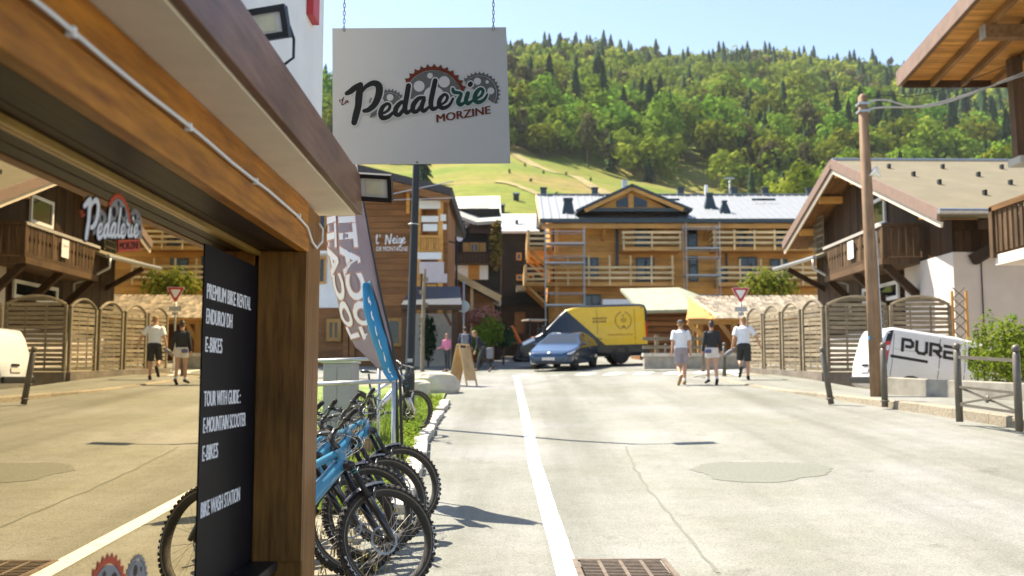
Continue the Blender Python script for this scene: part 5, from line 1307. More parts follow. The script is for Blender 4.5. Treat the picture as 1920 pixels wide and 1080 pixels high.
for e in (A_, C_):
    MB().beam(e + Vector((-.05, 0, -.12)) - oq, B_ + Vector((-.05, 0, -.12)) - oq, .09, .34).build('verge_board', W['mauve_board'], chal)
    MB().beam(e + Vector((.02, 0, -.42)) - oq, B_ + Vector((.02, 0, -.42)) - oq, .07, .16).build('verge_batten', W['cream_board'], chal)
MB().tube([A_ + Vector((-.1, -.12, -.05)) - oq, A_ + far_ + Vector((0, -.12, -.05)) - oq], .09, 8).build('gutter', W['galv'], chal)
# snow hooks on the roof
cache = {}
for v, us_ in ((.25, (.18, .42, .66, .9)), (.45, (.12, .36, .60, .84)), (.62, (.10, .33, .56, .78)), (.80, (.08, .28, .50, .72))):
    for u in us_:
        p_ = A_.lerp(B_, v) + far_ * (u * .75 + .05); plank('snow_hook', cache, (.09, .16, .16), p_ + Vector((0, 0, .08)) - oq, W['black'], chal)
# purlins showing under the gable
for t, e in ((.18, A_), (.5, A_), (.82, A_), (.3, C_), (.7, C_)):
    p_ = e.lerp(B_, t); MB().beam(Vector((XE + .1, p_.y, p_.z - .48)) - oq, Vector((CWX + .3, p_.y, p_.z - .48)) - oq, .22, .26).build('purlin', W['pinewall'], chal)
MB().beam(Vector((XE + .1, B_.y, B_.z - .5)) - oq, Vector((CWX + .3, B_.y, B_.z - .5)) - oq, .24, .3).build('purlin', W['pinewall'], chal)
# walls
zwt = P(1798, 473, CWY).z; zg = GZ(12, 32) - .8; YW2 = 42.6
def gz_at(y): return np.interp(y, [A_.y, B_.y, C_.y], [A_.z, B_.z, C_.z]) - .3
MB().prism([(CWY + .05, zg), (YW2, zg), (YW2, gz_at(YW2)), (B_.y, B_.z - .3), (CWY + .05, gz_at(CWY))], lambda y, z: (CWX + .05 - oq.x, y - oq.y, z - oq.z), lambda y, z: (CWX + 10 - oq.x, y - oq.y, z - oq.z)).build('core_wall', W['chalet_z'], chal, fix=True)
y = CWY + .06
while y < YW2 - .3:     # vertical boards of the gable
    z1 = gz_at(y + .2) - .03; z0 = zwt if y < 33 else zwt - 1.9
    plank('wall_board', {}, (.045, .385, z1 - z0), Vector((CWX + .02 + random.uniform(-.01, .01), y + .2, (z0 + z1) / 2)) - oq, W['chalet_z'], chal); y += .4
x = CWX + .06; zt_ = A_.z - .35
while x < CWX + 9:
    plank('wall_board', cache, (.235, .045, round(zt_ - zwt, 3)), Vector((x + .12, CWY + .02 + random.uniform(-.01, .01), (zwt + zt_) / 2)) - oq, W['chalet_z'], chal); x += .25
wbox('base_wall', CWX - .06, CWX + 9, CWY - .06, CWY + 3.6, zg, zwt, W['wallwarm'], chal)
wbox('plinth_wall', CWX - .02, CWX + .3, CWY + 3.7, YW2, zg, zwt - 2.0, W['wallwarm'], chal)
MB().beam(Vector((CWX + .5, CWY - .08, zwt - .25)) - oq, Vector((CWX + 1.6, A_.y + .3, A_.z - .5)) - oq, .28, .3).build('eave_bracket', W['chalet_z'], chal)
MB().beam(Vector((CWX + .2, A_.y + .25, A_.z - .38)) - oq, Vector((CWX + 2.2, A_.y + .25, A_.z - .38)) - oq, .2, .25).build('eave_beam', W['chalet_z'], chal)
MB().tube([Vector((CWX + .75, CWY - .1, zg)) - oq, Vector((CWX + .75, CWY - .1, zwt)) - oq], .02, 6).build('wall_cable', W['darkmetal'], chal)
# white framed window in the gable (faces -x)
def side_window(parent, x, ya, yb, z0, z1, fm):
    o = parent.location; w = thing('window', None, None); w.parent = parent; w.location = Vector((x, (ya + yb) / 2, z0)) - o; L, H_ = yb - ya, z1 - z0; f = MB()
    for yy in (-1, 1): f.box((-.04, yy * (L / 2 - .06), H_ / 2), (.08, .12, H_))
    for z in (.06, H_ - .06): f.box((-.04, 0, z), (.08, L - .24, .12))
    f.build('frame', fm, w); MB().box((-.015, 0, H_ / 2), (.03, L - .24, H_ - .24)).build('pane', W['glass'], w)
side_window(chal, CWX - .02, 34.4, 36.2, P(1650, 424, 35).z, P(1650, 372, 35).z, W['white'])
side_window(chal, CWX - .04, 33.4, 36.8, P(1690, 562, 34).z, P(1690, 528, 34).z, W['white'])
# balcony
BX = 11.88; ba0, ba1 = 31.6, 37.5; zb = P(1660, 484, ba0).z; zt2 = P(1660, 421, ba0).z
bl_ = thing('balcony', None, None); bl_.parent = chal; bl_.location = Vector((BX, (ba0 + ba1) / 2, zb)) - oq; Lb = ba1 - ba0; hb_ = zt2 - zb
W['balc'] = wood('old_balcony_board', (.06, .036, .018), (.16, .10, .055), 'z', .8, rand=.3)
MB().box(((CWX - BX) / 2, 0, -.08), (CWX - BX + .1, Lb, .22)).build('floor', W['balc'], bl_)
MB().box((0, 0, hb_), (.14, Lb + .1, .10)).build('hand_rail', plain('pale_rail', (.36, .33, .29), .7), bl_)
MB().box((0, 0, .1), (.08, Lb, .12)).build('bottom_rail', W['balc'], bl_)
n_ = 20
for i in range(n_):
    o = MB(); w_ = Lb / n_ * .86; h0, h1 = .17, hb_ - .06; hm = (h0 + h1) / 2
    prof = [(-w_ / 2, h0), (w_ / 2, h0), (w_ / 2, hm - .12), (w_ * .22, hm), (w_ / 2, hm + .12), (w_ / 2, h1), (-w_ / 2, h1), (-w_ / 2, hm + .12), (-w_ * .22, hm), (-w_ / 2, hm - .12)]
    o.prism(prof, lambda y, z: (-.02, y, z), lambda y, z: (.02, y, z)); o = o.build('baluster', W['balc'], bl_, fix=True); o.location = (0, -Lb / 2 + Lb * (i + .5) / n_, 0)
for yy in (-Lb / 2, -Lb / 6, Lb / 6, Lb / 2): MB().box((.02, yy, hb_ / 2), (.13, .13, hb_)).build('post', W['balc'], bl_)
for s_ in (-1, 1):
    MB().box(((CWX - BX) / 2, s_ * Lb / 2, hb_), (CWX - BX, .1, .1)).build('hand_rail', W['balc'], bl_)
    for i in range(5): MB().box((.15 + i * .23, s_ * Lb / 2, hb_ / 2), (.2, .04, hb_ - .12)).build('baluster', W['balc'], bl_)
for yy in (-Lb / 2 + .2, 0, Lb / 2 - .2): MB().beam((CWX - BX - .02, yy, -1.25), (.1, yy, -.2), .2, .24).build('brace', W['chalet_z'], bl_)
pb_ = thing('notice_board', 'small white notice hung on the chalet balcony rail', 'notice', P(1603, 486, 34.4))
pb_.location.x = BX - .09
MB().box((0, 0, .32), (.02, .58, .62)).build('board', W['white'], pb_)
d = MB()
for i, s_ in enumerate(('PURE', 'RENT')): fit_text(d, s_, lambda u, v, i=i: Vector((-.013, .2 - u, .36 - i * .15 + v)), .4, .1, .01) if i == 0 else None
d.build('board_text', W['letter_grey'], pb_)
for zz in (.60,): MB().box((.03, 0, .60), (.05, .3, .03)).build('hook', W['darkmetal'], pb_)
# lattice panel hanging in the gable, lower lean-to roof with gutter
lt = thing('trellis', None, None); lt.parent = chal; a = P(1512, 452, 41.5); lt.location = Vector((CWX - .35, 41.0, P(1512, 470, 41.5).z)) - oq
for i in range(6): MB().box((0, -.6 + i * .24, .6), (.03, .05, 1.5)).build('slat', W['grey_wood'], lt)
for i in range(6): MB().box((-.03, 0, i * .26), (.03, 1.3, .05)).build('slat', W['grey_wood'], lt)
q0, q1 = P(1453, 503, 43.5), P(1530, 480, 37.2)
slab('lean_to_roof', [q0, q1, q1 + Vector((1.7, .1, .62)), q0 + Vector((2.0, .1, .62))], .12, W['tanroof'], chal)
MB().tube([q0 + Vector((-.05, 0, -.05)) - oq, q1 + Vector((-.05, 0, -.05)) - oq], .08, 8).build('gutter', W['galv'], chal)
MB().tube([q1 + Vector((-.05, .2, -.1)) - oq, q1 + Vector((-.05, .2, -.45)) - oq, q1 + Vector((.8, .2, -.9)) - oq, q1 + Vector((1.25, .2, -1.05)) - oq, q1 + Vector((1.3, .2, -2.2)) - oq], .06, 8).build('downpipe', W['galv'], chal, True)
MB().beam(q0.lerp(q1, .3) + Vector((.1, 0, -.2)) - oq, q0.lerp(q1, .3) + Vector((1.9, 0, -1.2)) - oq, .18, .2).build('brace', W['chalet_z'], chal)
# ------------------------------------------------------------------ near chalet: roof overhang and balcony at the right edge
YR0 = 25.0; xk = P(1690, 155, YR0).x; ze0 = P(1690, 152, YR0).z; SLP = .136
nc_ = thing('overhanging_chalet', 'chalet roof overhang with boarded underside and rafters at the street edge', 'house', (17.5, 20, GZ(12, 20))); on = nc_.location
W['soffit_pine'] = wood('orange_soffit_board', (.40, .17, .035), (.66, .34, .09), 'x', .5, rand=.22)
W['rafter'] = wood('dark_rafter', (.10, .05, .02), (.28, .15, .06), 'y', .5, rand=.15)
def rz_(y): return ze0 + (YR0 - y) * SLP
cache = {}; y = YR0 - .02
ang = math.atan(-SLP)
while y > 13:
    o = plank('soffit_board', cache, (11, .145, .03), Vector((xk + 5.55, y - .075, rz_(y - .075) + random.uniform(0, .008))) - on, W['soffit_pine'], nc_); o.rotation_euler = (ang, 0, 0); y -= .152
slab('roof', [(xk - .05, YR0 + .05, ze0 + .16), (xk + 11.2, YR0 + .05, ze0 + .16), (xk + 11.2, 12.8, rz_(12.8) + .16), (xk - .05, 12.8, rz_(12.8) + .16)], .12, W['slate'], nc_)
MB().beam(Vector((xk - .06, YR0 + .1, ze0 + .07)) - on, Vector((xk - .06, 12.8, rz_(12.8) + .07)) - on, .05, .40).build('verge_board', W['mauve_board'], nc_)
MB().beam(Vector((xk + .01, YR0, ze0 - .06)) - on, Vector((xk + .01, 12.8, rz_(12.8) - .06)) - on, .05, .14).build('verge_batten', W['rafter'], nc_)
for i in range(9):
    x = xk + .75 + i * .78; MB().beam(Vector((x, YR0 - .05, ze0 - .10)) - on, Vector((x, 13, rz_(13) - .10)) - on, .1, .16).build('rafter', W['rafter'], nc_)
MB().beam(Vector((xk + .02, YR0 - .06, ze0 - .09)) - on, Vector((xk + 11, YR0 - .06, ze0 - .09)) - on, .05, .2).build('eave_board', W['dark_x'], nc_)
yp = 21.7; MB().box(Vector((xk + .55 + 4, yp, rz_(yp) - .34)) - on, (8, .26, .3)).build('purlin', W['rafter'], nc_); MB().box(Vector((xk + .535, yp, rz_(yp) - .34)) - on, (.02, .27, .31)).build('purlin_cap', W['galv'], nc_)
px_ = P(1912, 200, 23.5); MB().beam(Vector((px_.x - .03, 23.5, P(1912, 306, 23.5).z)) - on, Vector((px_.x - .09, 23.5, rz_(23.5) - .1)) - on, .26, .26, (0, 1, 0)).build('post', W['dark_z'], nc_)
wbox('post_foot', px_.x - .2, px_.x + .9, 23.2, 23.8, P(1912, 308, 23.5).z - .02, P(1912, 296, 23.5).z, W['paleroof'], nc_)
wbox('wall', px_.x + .25, px_.x + 6, 13.5, 23.6, GZ(12, 20) - .5, rz_(22) - .5, W['wallwarm'], nc_)
bx0, bx1 = P(1866, 480, 22.6).x, P(1925, 480, 22.6).x + .8; bz0, bz1 = P(1880, 478, 22.6).z, P(1880, 392, 22.6).z
bal = thing('balcony', None, None); bal.parent = nc_; bal.location = Vector(((bx0 + bx1) / 2, 22.6, bz0)) - on; Wb = bx1 - bx0; Hb = bz1 - bz0
MB().box((0, -1.6, -.12), (Wb, 3.2, .24)).build('floor', W['wallwarm'], bal)
MB().box((-.08, -1.6, Hb - .05), (Wb + .1, 3.3, .14)).build('hand_rail', W['rafter'], bal) if False else None
MB().box((-Wb / 2, -1.6, Hb), (.16, 3.3, .12)).build('hand_rail', W['rafter'], bal); MB().box((0, 0, Hb), (Wb, .14, .12)).build('hand_rail', W['rafter'], bal)
for i in range(14): MB().box((-Wb / 2, -.1 - i * .23, Hb / 2), (.04, .13, Hb - .1)).build('baluster', W['balc'], bal)
for i in range(8): MB().box((-Wb / 2 + .1 + i * .19, 0, Hb / 2), (.13, .04, Hb - .1)).build('baluster', W['balc'], bal)
MB().box((-Wb / 2, 0, Hb / 2 - .02), (.16, .16, Hb + .1)).build('corner_post', W['balc'], bal)
MB().box((0, -.02, .12), (Wb, .1, .14)).build('bottom_rail', W['rafter'], bal)
W['shrub'] = leafy('shrub_leaves', (.09, .17, .018), (.24, .32, .04), 1.5, .1, .45)
foliage('balcony_plants', Vector(((bx0 + bx1) / 2 + .3, 22.6, bz1 + .12)), (.5, .2, .16), 160, .07, W['shrub'], nc_, 8)
# ------------------------------------------------------------------ arched fence panels
def fence_panel(a, b_, zlow, h, arch, label, tilt=0):
    """a, b_: foot points of the two posts"""
    L = (Vector((b_.x - a.x, b_.y - a.y, 0))).length; t = thing('fence_panel', label, 'fence panel', (a.x, a.y, zlow), math.atan2(b_.y - a.y, b_.x - a.x), 'arched slat fence panels'); sl_ = (b_.z - a.z)
    for x in (.04, L - .04): MB().box((x, 0, h / 2 + sl_ * x / L), (.08, .09, h)).build('stile', W['grey_wood'], t)
    pts = [(x_, 0, h - .02 + arch * math.sin(math.pi * x_ / L) ** .8 + sl_ * x_ / L) for x_ in [.04 + (L - .08) * i / 10 for i in range(11)]]
    MB().tube(pts, .045, 6).build('arch_rail', W['grey_wood'], t)
    n_ = int(h / .125); cache = {}
    for i in range(n_ + 2):
        z = .07 + i * .125; bow = .004 * (1 if i % 2 else -1); z += random.uniform(-.012, .012); tl_ = random.uniform(-.012, .012)
        if z > h + arch * .75: continue
        ww = L - .16 if z < h - .05 else (L - .16) * max(.3, math.sqrt(max(0, 1 - ((z - h + .05) / (arch + .06)) ** 2)) * .92)
        N = 6; vs = []
        for k in range(N + 1):
            x_ = (L - ww) / 2 + ww * k / N; y_ = bow * math.sin(2 * math.pi * k / N * 1.0)
            for dy, dz in ((-.008, -.046), (.008, -.046), (.008, .046), (-.008, .046)): vs.append((x_, y_ + dy, z + dz + sl_ * x_ / L + tl_ * (k / N - .5) * 2))
        m_ = MB().add(vs, [(4 * k + j, 4 * k + (j + 1) % 4, 4 * k + 4 + (j + 1) % 4, 4 * k + 4 + j) for k in range(N) for j in range(4)] + [(3, 2, 1, 0), (4 * N, 4 * N + 1, 4 * N + 2, 4 * N + 3)]); m_.build('slat', W['grey_wood'], t)
    for x in (L / 3, 2 * L / 3): MB().box((x, 0, h / 2 + sl_ * x / L), (.045, .025, h - .05)).build('batten', W['grey_wood'], t)
    return t
FC = P(1549, 697, 27.0); FE = P(1402, 690, 33.6)
n_ = 4
labs = ['arched slat fence panel next to the fence corner, facing the walkers', 'second arched slat fence panel from the corner towards the shed', 'third arched slat fence panel from the corner towards the shed', 'last small arched slat fence panel by the shed and road sign']
for i in range(n_):
    u0, u1 = i / n_ + .012, (i + 1) / n_ - .012
    a, b_ = FC.lerp(FE, u0), FC.lerp(FE, u1); fence_panel(a, b_, a.z, 1.72, .28, labs[i])
FR = P(1790, 697, 27.0)
for i in range(2):
    a, b_ = FC.lerp(FR, i / 2 + .01), FC.lerp(FR, (i + 1) / 2 - .01); a.z = b_.z = FC.z; fence_panel(a, b_, FC.z, 1.80, .26, ['wide arched slat fence panel from the corner to the utility pole', 'wide arched slat fence panel behind the white van'][i])
lp = thing('lattice_panel', 'narrow brown lattice panel between the fence and the chalet wall', 'fence panel', (P(1790, 697, 27.05).x, 27.1, FC.z - .6))
for x in (.03, .42): MB().box((x, 0, 1.4), (.06, .06, 2.8)).build('stile', W['pine_z'], lp)
for i in range(9): MB().beam((.06, 0, .2 + i * .3), (.39, 0, .5 + i * .3), .02, .03).build('slat', W['grey_wood'], lp); MB().beam((.06, .025, .5 + i * .3), (.39, .025, .2 + i * .3), .02, .03).build('slat', W['grey_wood'], lp)
rw = thing('retaining_wall', 'dark stained retaining wall under the arched fence', 'wall', (FC.x, FC.y, GZ(FC.x, FC.y))); o = rw.location
W['stain'] = plain('stained_concrete', (.16, .135, .105), .9, var=.4, scale=2, bump=.3, bscale=25)
for a, b_, nm in ((FC, FE, 'wall_run'), (FC, FR, 'wall_run')):
    d = Vector((b_.x - a.x, b_.y - a.y, 0)).normalized(); s_ = Vector((-d.y, d.x, 0)) * .12
    za, zc = a.z - .01, (b_.z if b_ is FE else a.z) - .01; ga, gb_ = GZ(a.x, a.y) - .8, GZ(b_.x, b_.y) - .8
    q = [a - s_, b_ - s_, b_ + s_, a + s_]; lo = [Vector((v.x, v.y, (ga, gb_, gb_, ga)[i])) for i, v in enumerate(q)]; hi = [Vector((v.x, v.y, (za, zc, zc, za)[i])) for i, v in enumerate(q)]
    MB().add([v - o for v in lo + hi], [(3, 2, 1, 0), (4, 5, 6, 7), (0, 1, 5, 4), (1, 2, 6, 5), (2, 3, 7, 6), (3, 0, 4, 7)]).build(nm, W['stain'], rw, fix=True)
# ------------------------------------------------------------------ utility pole with cables
pp = Vector((P(1645, 740, 20.3).x, 20.3, 0)); pp.z = GZ(pp.x, pp.y) + .05
up = thing('utility_pole', 'leaning wooden utility pole carrying bundled cables', 'utility pole', pp); ou = up.location
tp = P(1617, 182, 20.3)
W['pole_wood'] = wood('old_pole_wood', (.17, .105, .06), (.34, .225, .14), 'z', 1, rand=0)
MB().tube([(0, 0, -.3), (tp - pp) * .5, tp - pp, tp - pp + Vector((0, 0, .06))], [.135, .12, .095, .04], 12).build('pole', W['pole_wood'], up, True)
MB().tube([Vector((.15, -.02, .0)), (tp - pp) * .45 + Vector((.135, -.02, 0)), (tp - pp) * .55 + Vector((.125, -.02, 0))], .02, 6).build('conduit', W['galv'], up)
for f_, dz in ((.975, 0), (.95, 0)): MB().box((tp - pp) * f_ + Vector((0, 0, dz)), (.23, .23, .05)).build('steel_band', W['galv'], up)
MB().box((tp - pp) * .2 + Vector((-.12, -.05, 0)), (.03, .06, .07)).build('tag_plate', W['flag_blue'], up)
sp_ = thing('siren_horn', None, None); sp_.parent = up; sp_.location = (tp - pp) * .735 + Vector((.2, -.1, 0))
MB().lathe([(.02, -.1), (.05, 0), (.13, .12), (.13, .13)], 12, Matrix.Rotation(RAD(-50), 3, 'Y')).build('horn', W['white'], sp_, True); MB().tube([(0, 0, 0), (-.15, .08, -.02)], .02, 6).build('bracket', W['galv'], sp_)
def wire(pts, r, label, mat='darkmetal', name='cable'):
    m_ = MB(); m_.tube([Vector(q) for q in spline([tuple(p_) for p_ in pts], 8)], r, 5, False); return tag(m_.build(name, W[mat], None, True), label, 'cable')
a = tp + Vector((.1, 0, -.12))
e = Vector((px_.x - .2, 21.0, P(1915, 100, 21).z))
for i, (dz, lab, e_) in enumerate(((0, 'thick bundled cable from the utility pole to the overhanging chalet', e), (-.14, 'lower bundled cable from the utility pole to the overhanging chalet', e + Vector((0, .3, -.1))), (.08, 'thin upper cable from the utility pole to the overhanging chalet', e + Vector((0, .2, .3))))):
    m_ = a.lerp(e_, .35) + Vector((0, 0, -.42 + .1 * i)); wire([a + Vector((0, 0, dz)), a.lerp(e_, .08) + Vector((0, 0, dz - .03)), m_, e_], .02 if i < 2 else .01, lab, 'galv' if i < 2 else 'darkmetal')
wire([P(730, 365, 30), P(790, 352, 32), P(850, 340, 36)], .018, 'pale slack wire crossing before the hotel gable', 'galv'); wire([P(600, 372, 30), P(720, 375, 32), P(850, 371, 36)], .015, 'thin straight wire running to the hotel roof corner', 'galv')
# ------------------------------------------------------------------ bollards, barrier, low wall, shrub
def bollard(p_, h, label, tilt=(0, 0)):
    t = thing('bollard', label, 'bollard', p_, 0, 'grey street bollards'); t.rotation_euler = (tilt[0], tilt[1], 0)
    MB().lathe([(.06, -.1), (.06, h - .16), (.05, h - .15), (.05, h - .12)], 12).build('shaft', W['post_grey'], t, True)
    MB().ball((0, 0, h - .06), .058, 12, 8).build('knob', W['post_grey'], t, True)
    MB().lathe([(.085, 0), (.085, .02), (.06, .03)], 12).build('base_ring', W['post_grey'], t)
def kp(px, py): q = gp(px, py, KH * .9); q.z = GZ(q.x, q.y) + kh(q.y) - .01; return q
bollard(kp(1557, 745), 1.06, 'grey bollard leaning over at the kerb before the fence corner', (0, RAD(-8)))
bollard(kp(1659, 752), 1.12, 'upright grey bollard beside the utility pole')
bollard(kp(1358, 697), 1.05, 'tall grey bollard between the walker in black and the walker in black shorts', (0, RAD(1)))
bollard(kp(1318, 689), .92, 'short grey bollard right behind the walker in black')
bollard(kp(1249, 681), .92, 'grey bollard by the low wall next to the yellow van')
b0, b1 = kp(1799, 780), kp(1911, 797)
br_ = thing('street_barrier', 'grey metal pedestrian barrier with crossed bars between ball topped posts', 'barrier', b0, math.atan2(b1.y - b0.y, b1.x - b0.x)); Lb = (b1 - b0).length; dz = b1.z - b0.z
for x, z in ((0, 0), (Lb, dz)):
    MB().lathe([(.055, -.1), (.055, 1.0), (.045, 1.01), (.045, 1.04)], 12, Matrix.Translation((x, 0, z))).build('post', W['post_grey'], br_, True); MB().ball((x, 0, z + 1.09), .062).build('knob', W['post_grey'], br_, True)
for z, h in ((.92, .05), (.45, .04), (.17, .04)): MB().beam((.05, 0, z), (Lb - .05, 0, z + dz), .04, h).build('rail', W['post_grey'], br_)
MB().beam((.06, .01, .43), (Lb - .06, .01, .19 + dz), .02, .03).build('cross_bar', W['post_grey'], br_); MB().beam((.06, -.012, .19), (Lb - .06, -.012, .43 + dz), .02, .03).build('cross_bar', W['post_grey'], br_)
MB().ball((Lb / 2, 0, .31 + dz / 2), (.06, .025, .06), 10, 6).build('boss', W['post_grey'], br_, True)
wl0, wl1 = P(1664, 745, 20.9), P(1960, 775, 17.6)
lwall = thing('low_wall', 'low worn concrete wall between the pavement and the white van', 'wall', (wl0.x, wl0.y, GZ(wl0.x, wl0.y))); o = lwall.location
d = (wl1 - wl0); d.z = 0; s_ = Vector((-d.y, d.x, 0)).normalized() * .11
zt0, zt1 = P(1664, 707, 20.9).z, P(1960, 720, 17.6).z
q = [wl0 - s_, wl1 - s_, wl1 + s_, wl0 + s_]; lo = [Vector((v.x, v.y, GZ(v.x, v.y) - .5)) for v in q]; hi = [Vector((v.x, v.y, (zt0, zt1, zt1, zt0)[i])) for i, v in enumerate(q)]
MB().add([v - o for v in lo + hi], [(3, 2, 1, 0), (4, 5, 6, 7), (0, 1, 5, 4), (1, 2, 6, 5), (2, 3, 7, 6), (3, 0, 4, 7)]).build('wall_body', W['concrete'], lwall, fix=True, bevel=.02)
shb = thing('leafy_shrub', 'bright green leafy shrub behind the pedestrian barrier', 'shrub', (P(1900, 740, 20.2).x, 20.2, GZ(10, 20.2)))
c_ = P(1905, 672, 20.2)
foliage('leaves', c_, (1.0, .9, .80), 4200, .07, W['shrub'], shb, 4)
for i in range(9):
    a = P(1830 + i * 14, 650, 20.0 + .1 * (i % 3)); foliage('shoot', a + Vector((0, 0, .15 + .12 * (i % 3))), (.10, .1, .42), 90, .06, W['shrub'], shb, 20 + i)
for i in range(6): MB().tube([(-.5 + i * .2, 0, -.1), (-.6 + i * .25, .05, .9), (-.7 + i * .3, .0, 1.3)], [.02, .015, .006], 5).build('stem', W['bark'], shb)
# ------------------------------------------------------------------ give-way sign
sg = P(1391, 690, 34.0); sgo = thing('give_way_sign', 'red and white triangular give way sign on a grey post', 'road sign', (sg.x, 34.0, GZ(sg.x, 34)))
o = sgo.location
MB().tube([(0, 0, -.1), (0, 0, P(1390, 540, 34).z - o.z)], .035, 10).build('post', W['galv'], sgo, True)
def tri(s_, y0, y1, nm, mat):
    top = P(1374.5, 541, 34).z - o.z; w = (P(1405, 541, 34).x - P(1374.5, 541, 34).x); cz = top - w * .29
    pts = []
    for k in range(3):
        a = math.pi / 2 + math.pi + k * 2 * math.pi / 3
        for j in (-1, 0, 1): pts.append((s_ * w * .52 * math.cos(a + j * .1), cz + s_ * w * .52 * math.sin(a + j * .1) * (1.0)))
    MB().prism(pts, lambda x, z: (x, y0, z), lambda x, z: (x, y1, z)).build(nm, mat, sgo, fix=True)
tri(1.12, -.05, -.04, 'sign_back', W['white']); tri(1.04, -.056, -.051, 'red_border', W['red']); tri(.62, -.062, -.057, 'white_field', W['white'])
zz = P(1390, 580, 34).z - o.z; MB().box((-.0, -.045, zz), (.42, .02, .16)).build('plate', W['galv'], sgo); zz = P(1390, 589, 34).z - o.z; MB().box((0, -.045, zz), (.2, .02, .1)).build('plate', W['galv'], sgo)
# round sign seen from behind, thin post
rs = gp(869, 690); rso = thing('round_sign', 'round road sign seen from behind by the flowering bush', 'road sign', (P(869, 690, 44).x, 44, GZ(-2, 44))); o = rso.location
MB().tube([(0, 0, -.1), (0, 0, P(869, 528, 44).z - o.z)], .04, 8).build('post', W['galv'], rso, True)
MB().lathe([(.27, -.01), (.27, .01)], 18, Matrix.Translation((0, -.05, P(869, 575, 44).z - o.z)) @ Matrix.Rotation(math.pi / 2, 4, 'X')).build('disc', W['galv'], rso)
# second lamp standing up the street
l2 = thing('street_lamp', 'slim black street lamp between the canopy and the dark chalet', 'street lamp', (P(855, 690, 47).x, 47, GZ(-2, 47))); o = l2.location
MB().tube([(0, 0, -.1), (0, 0, P(855, 455, 47).z - o.z)], [.07, .045], 8).build('column', W['darkmetal'], l2, True)
MB().tube([(0, 0, P(855, 456, 47).z - o.z), (-.5, -.1, P(855, 452, 47).z - o.z)], .035, 8).build('arm', W['darkmetal'], l2, True); MB().box((-.7, -.1, P(855, 452, 47).z - o.z), (.5, .2, .1)).build('lamp_head', W['darkmetal'], l2)
# flowering bushes and clipped shrubs by the street
W['pinkbush'] = leafy('pink_flowering_bush', (.36, .11, .09), (.46, .24, .17), 1.5, 0, .35); W['hedge'] = leafy('light_hedge', (.10, .16, .02), (.26, .30, .05), 1.2, .2, .4)
for nm, lab, px, py, Y, r, mt, n_ in (('flowering_bush', 'pink flowering bush behind the round road sign', 903, 595, 46, (.9, .7, .55), 'pinkbush', 700), ('clipped_shrub', 'rounded light green shrub below the flowering bush', 920, 622, 44, (.62, .6, .75), 'hedge', 700), ('clipped_shrub', 'dark green conical shrub beside the light green one', 900, 640, 43, (.5, .5, .7), 'shrub', 600), ('clipped_shrub', 'small round shrub at the street corner of the dark building', 944, 630, 48, (.55, .5, .65), 'conifer', 500), ('clipped_shrub', 'tall clipped shrub in front of the canopy back wall', 803, 630, 43.6, (.38, .4, 1.1), 'conifer', 600)):
    q = P(px, py, Y); t = thing(nm, lab, 'shrub', (q.x, Y, GZ(q.x, Y))); foliage('leaves', q, r, n_, .16, W[mt], t, int(px)); MB().tube([(0, 0, -.1), (0, 0, max(.3, q.z - t.location.z))], .05, 6).build('stem', W['bark'], t)
q = P(1440, 535, 48); t = thing('leafy_shrub', 'green bush growing behind the shed roof by the pine house', 'shrub', (q.x, 48, GZ(q.x, 48))); foliage('leaves', q, (1.5, 1.0, .9), 900, .2, W['hedge'], t, 77); MB().tube([(0, 0, -.1), (0, 0, q.z - t.location.z)], .06, 6).build('stem', W['bark'], t)
# ------------------------------------------------------------------ drain grate
gc = gp(1172, 1072); gt = thing('drain_grate', 'rusty steel drain grate set into the street edge', 'drain grate', (gc.x, gc.y, GZ(gc.x, gc.y)))
gt.rotation_euler = (math.atan(.0324), math.atan(-.0), RAD(1.5)); W['rust'] = plain('rusty_steel', (.15, .115, .085), .8, .1, var=.35, scale=25)
gw, gd = .64, .62
for s_ in (-1, 1): MB().box((0, s_ * (gd / 2 + .02), .006), (gw + .08, .04, .03)).build('frame_bar', W['rust'], gt); MB().box((s_ * (gw / 2 + .02), 0, .006), (.04, gd, .03)).build('frame_bar', W['rust'], gt)
for i in range(1, 4): MB().box((-gw / 2 + gw * i / 4, 0, .007), (.028, gd, .022)).build('cross_bar', W['rust'], gt)
for k in range(4):
    for i in range(13): MB().box((-gw / 2 + gw * (k + .5) / 4, -gd / 2 + gd * (i + .5) / 13, .010), (gw / 4 - .03, .017, .016)).build('grate_bar', W['rust'], gt)
MB().box((0, 0, .0025), (gw, gd, .002)).build('pit', plain('dark_pit', (.006, .005, .004), .95, spec=.1), gt)
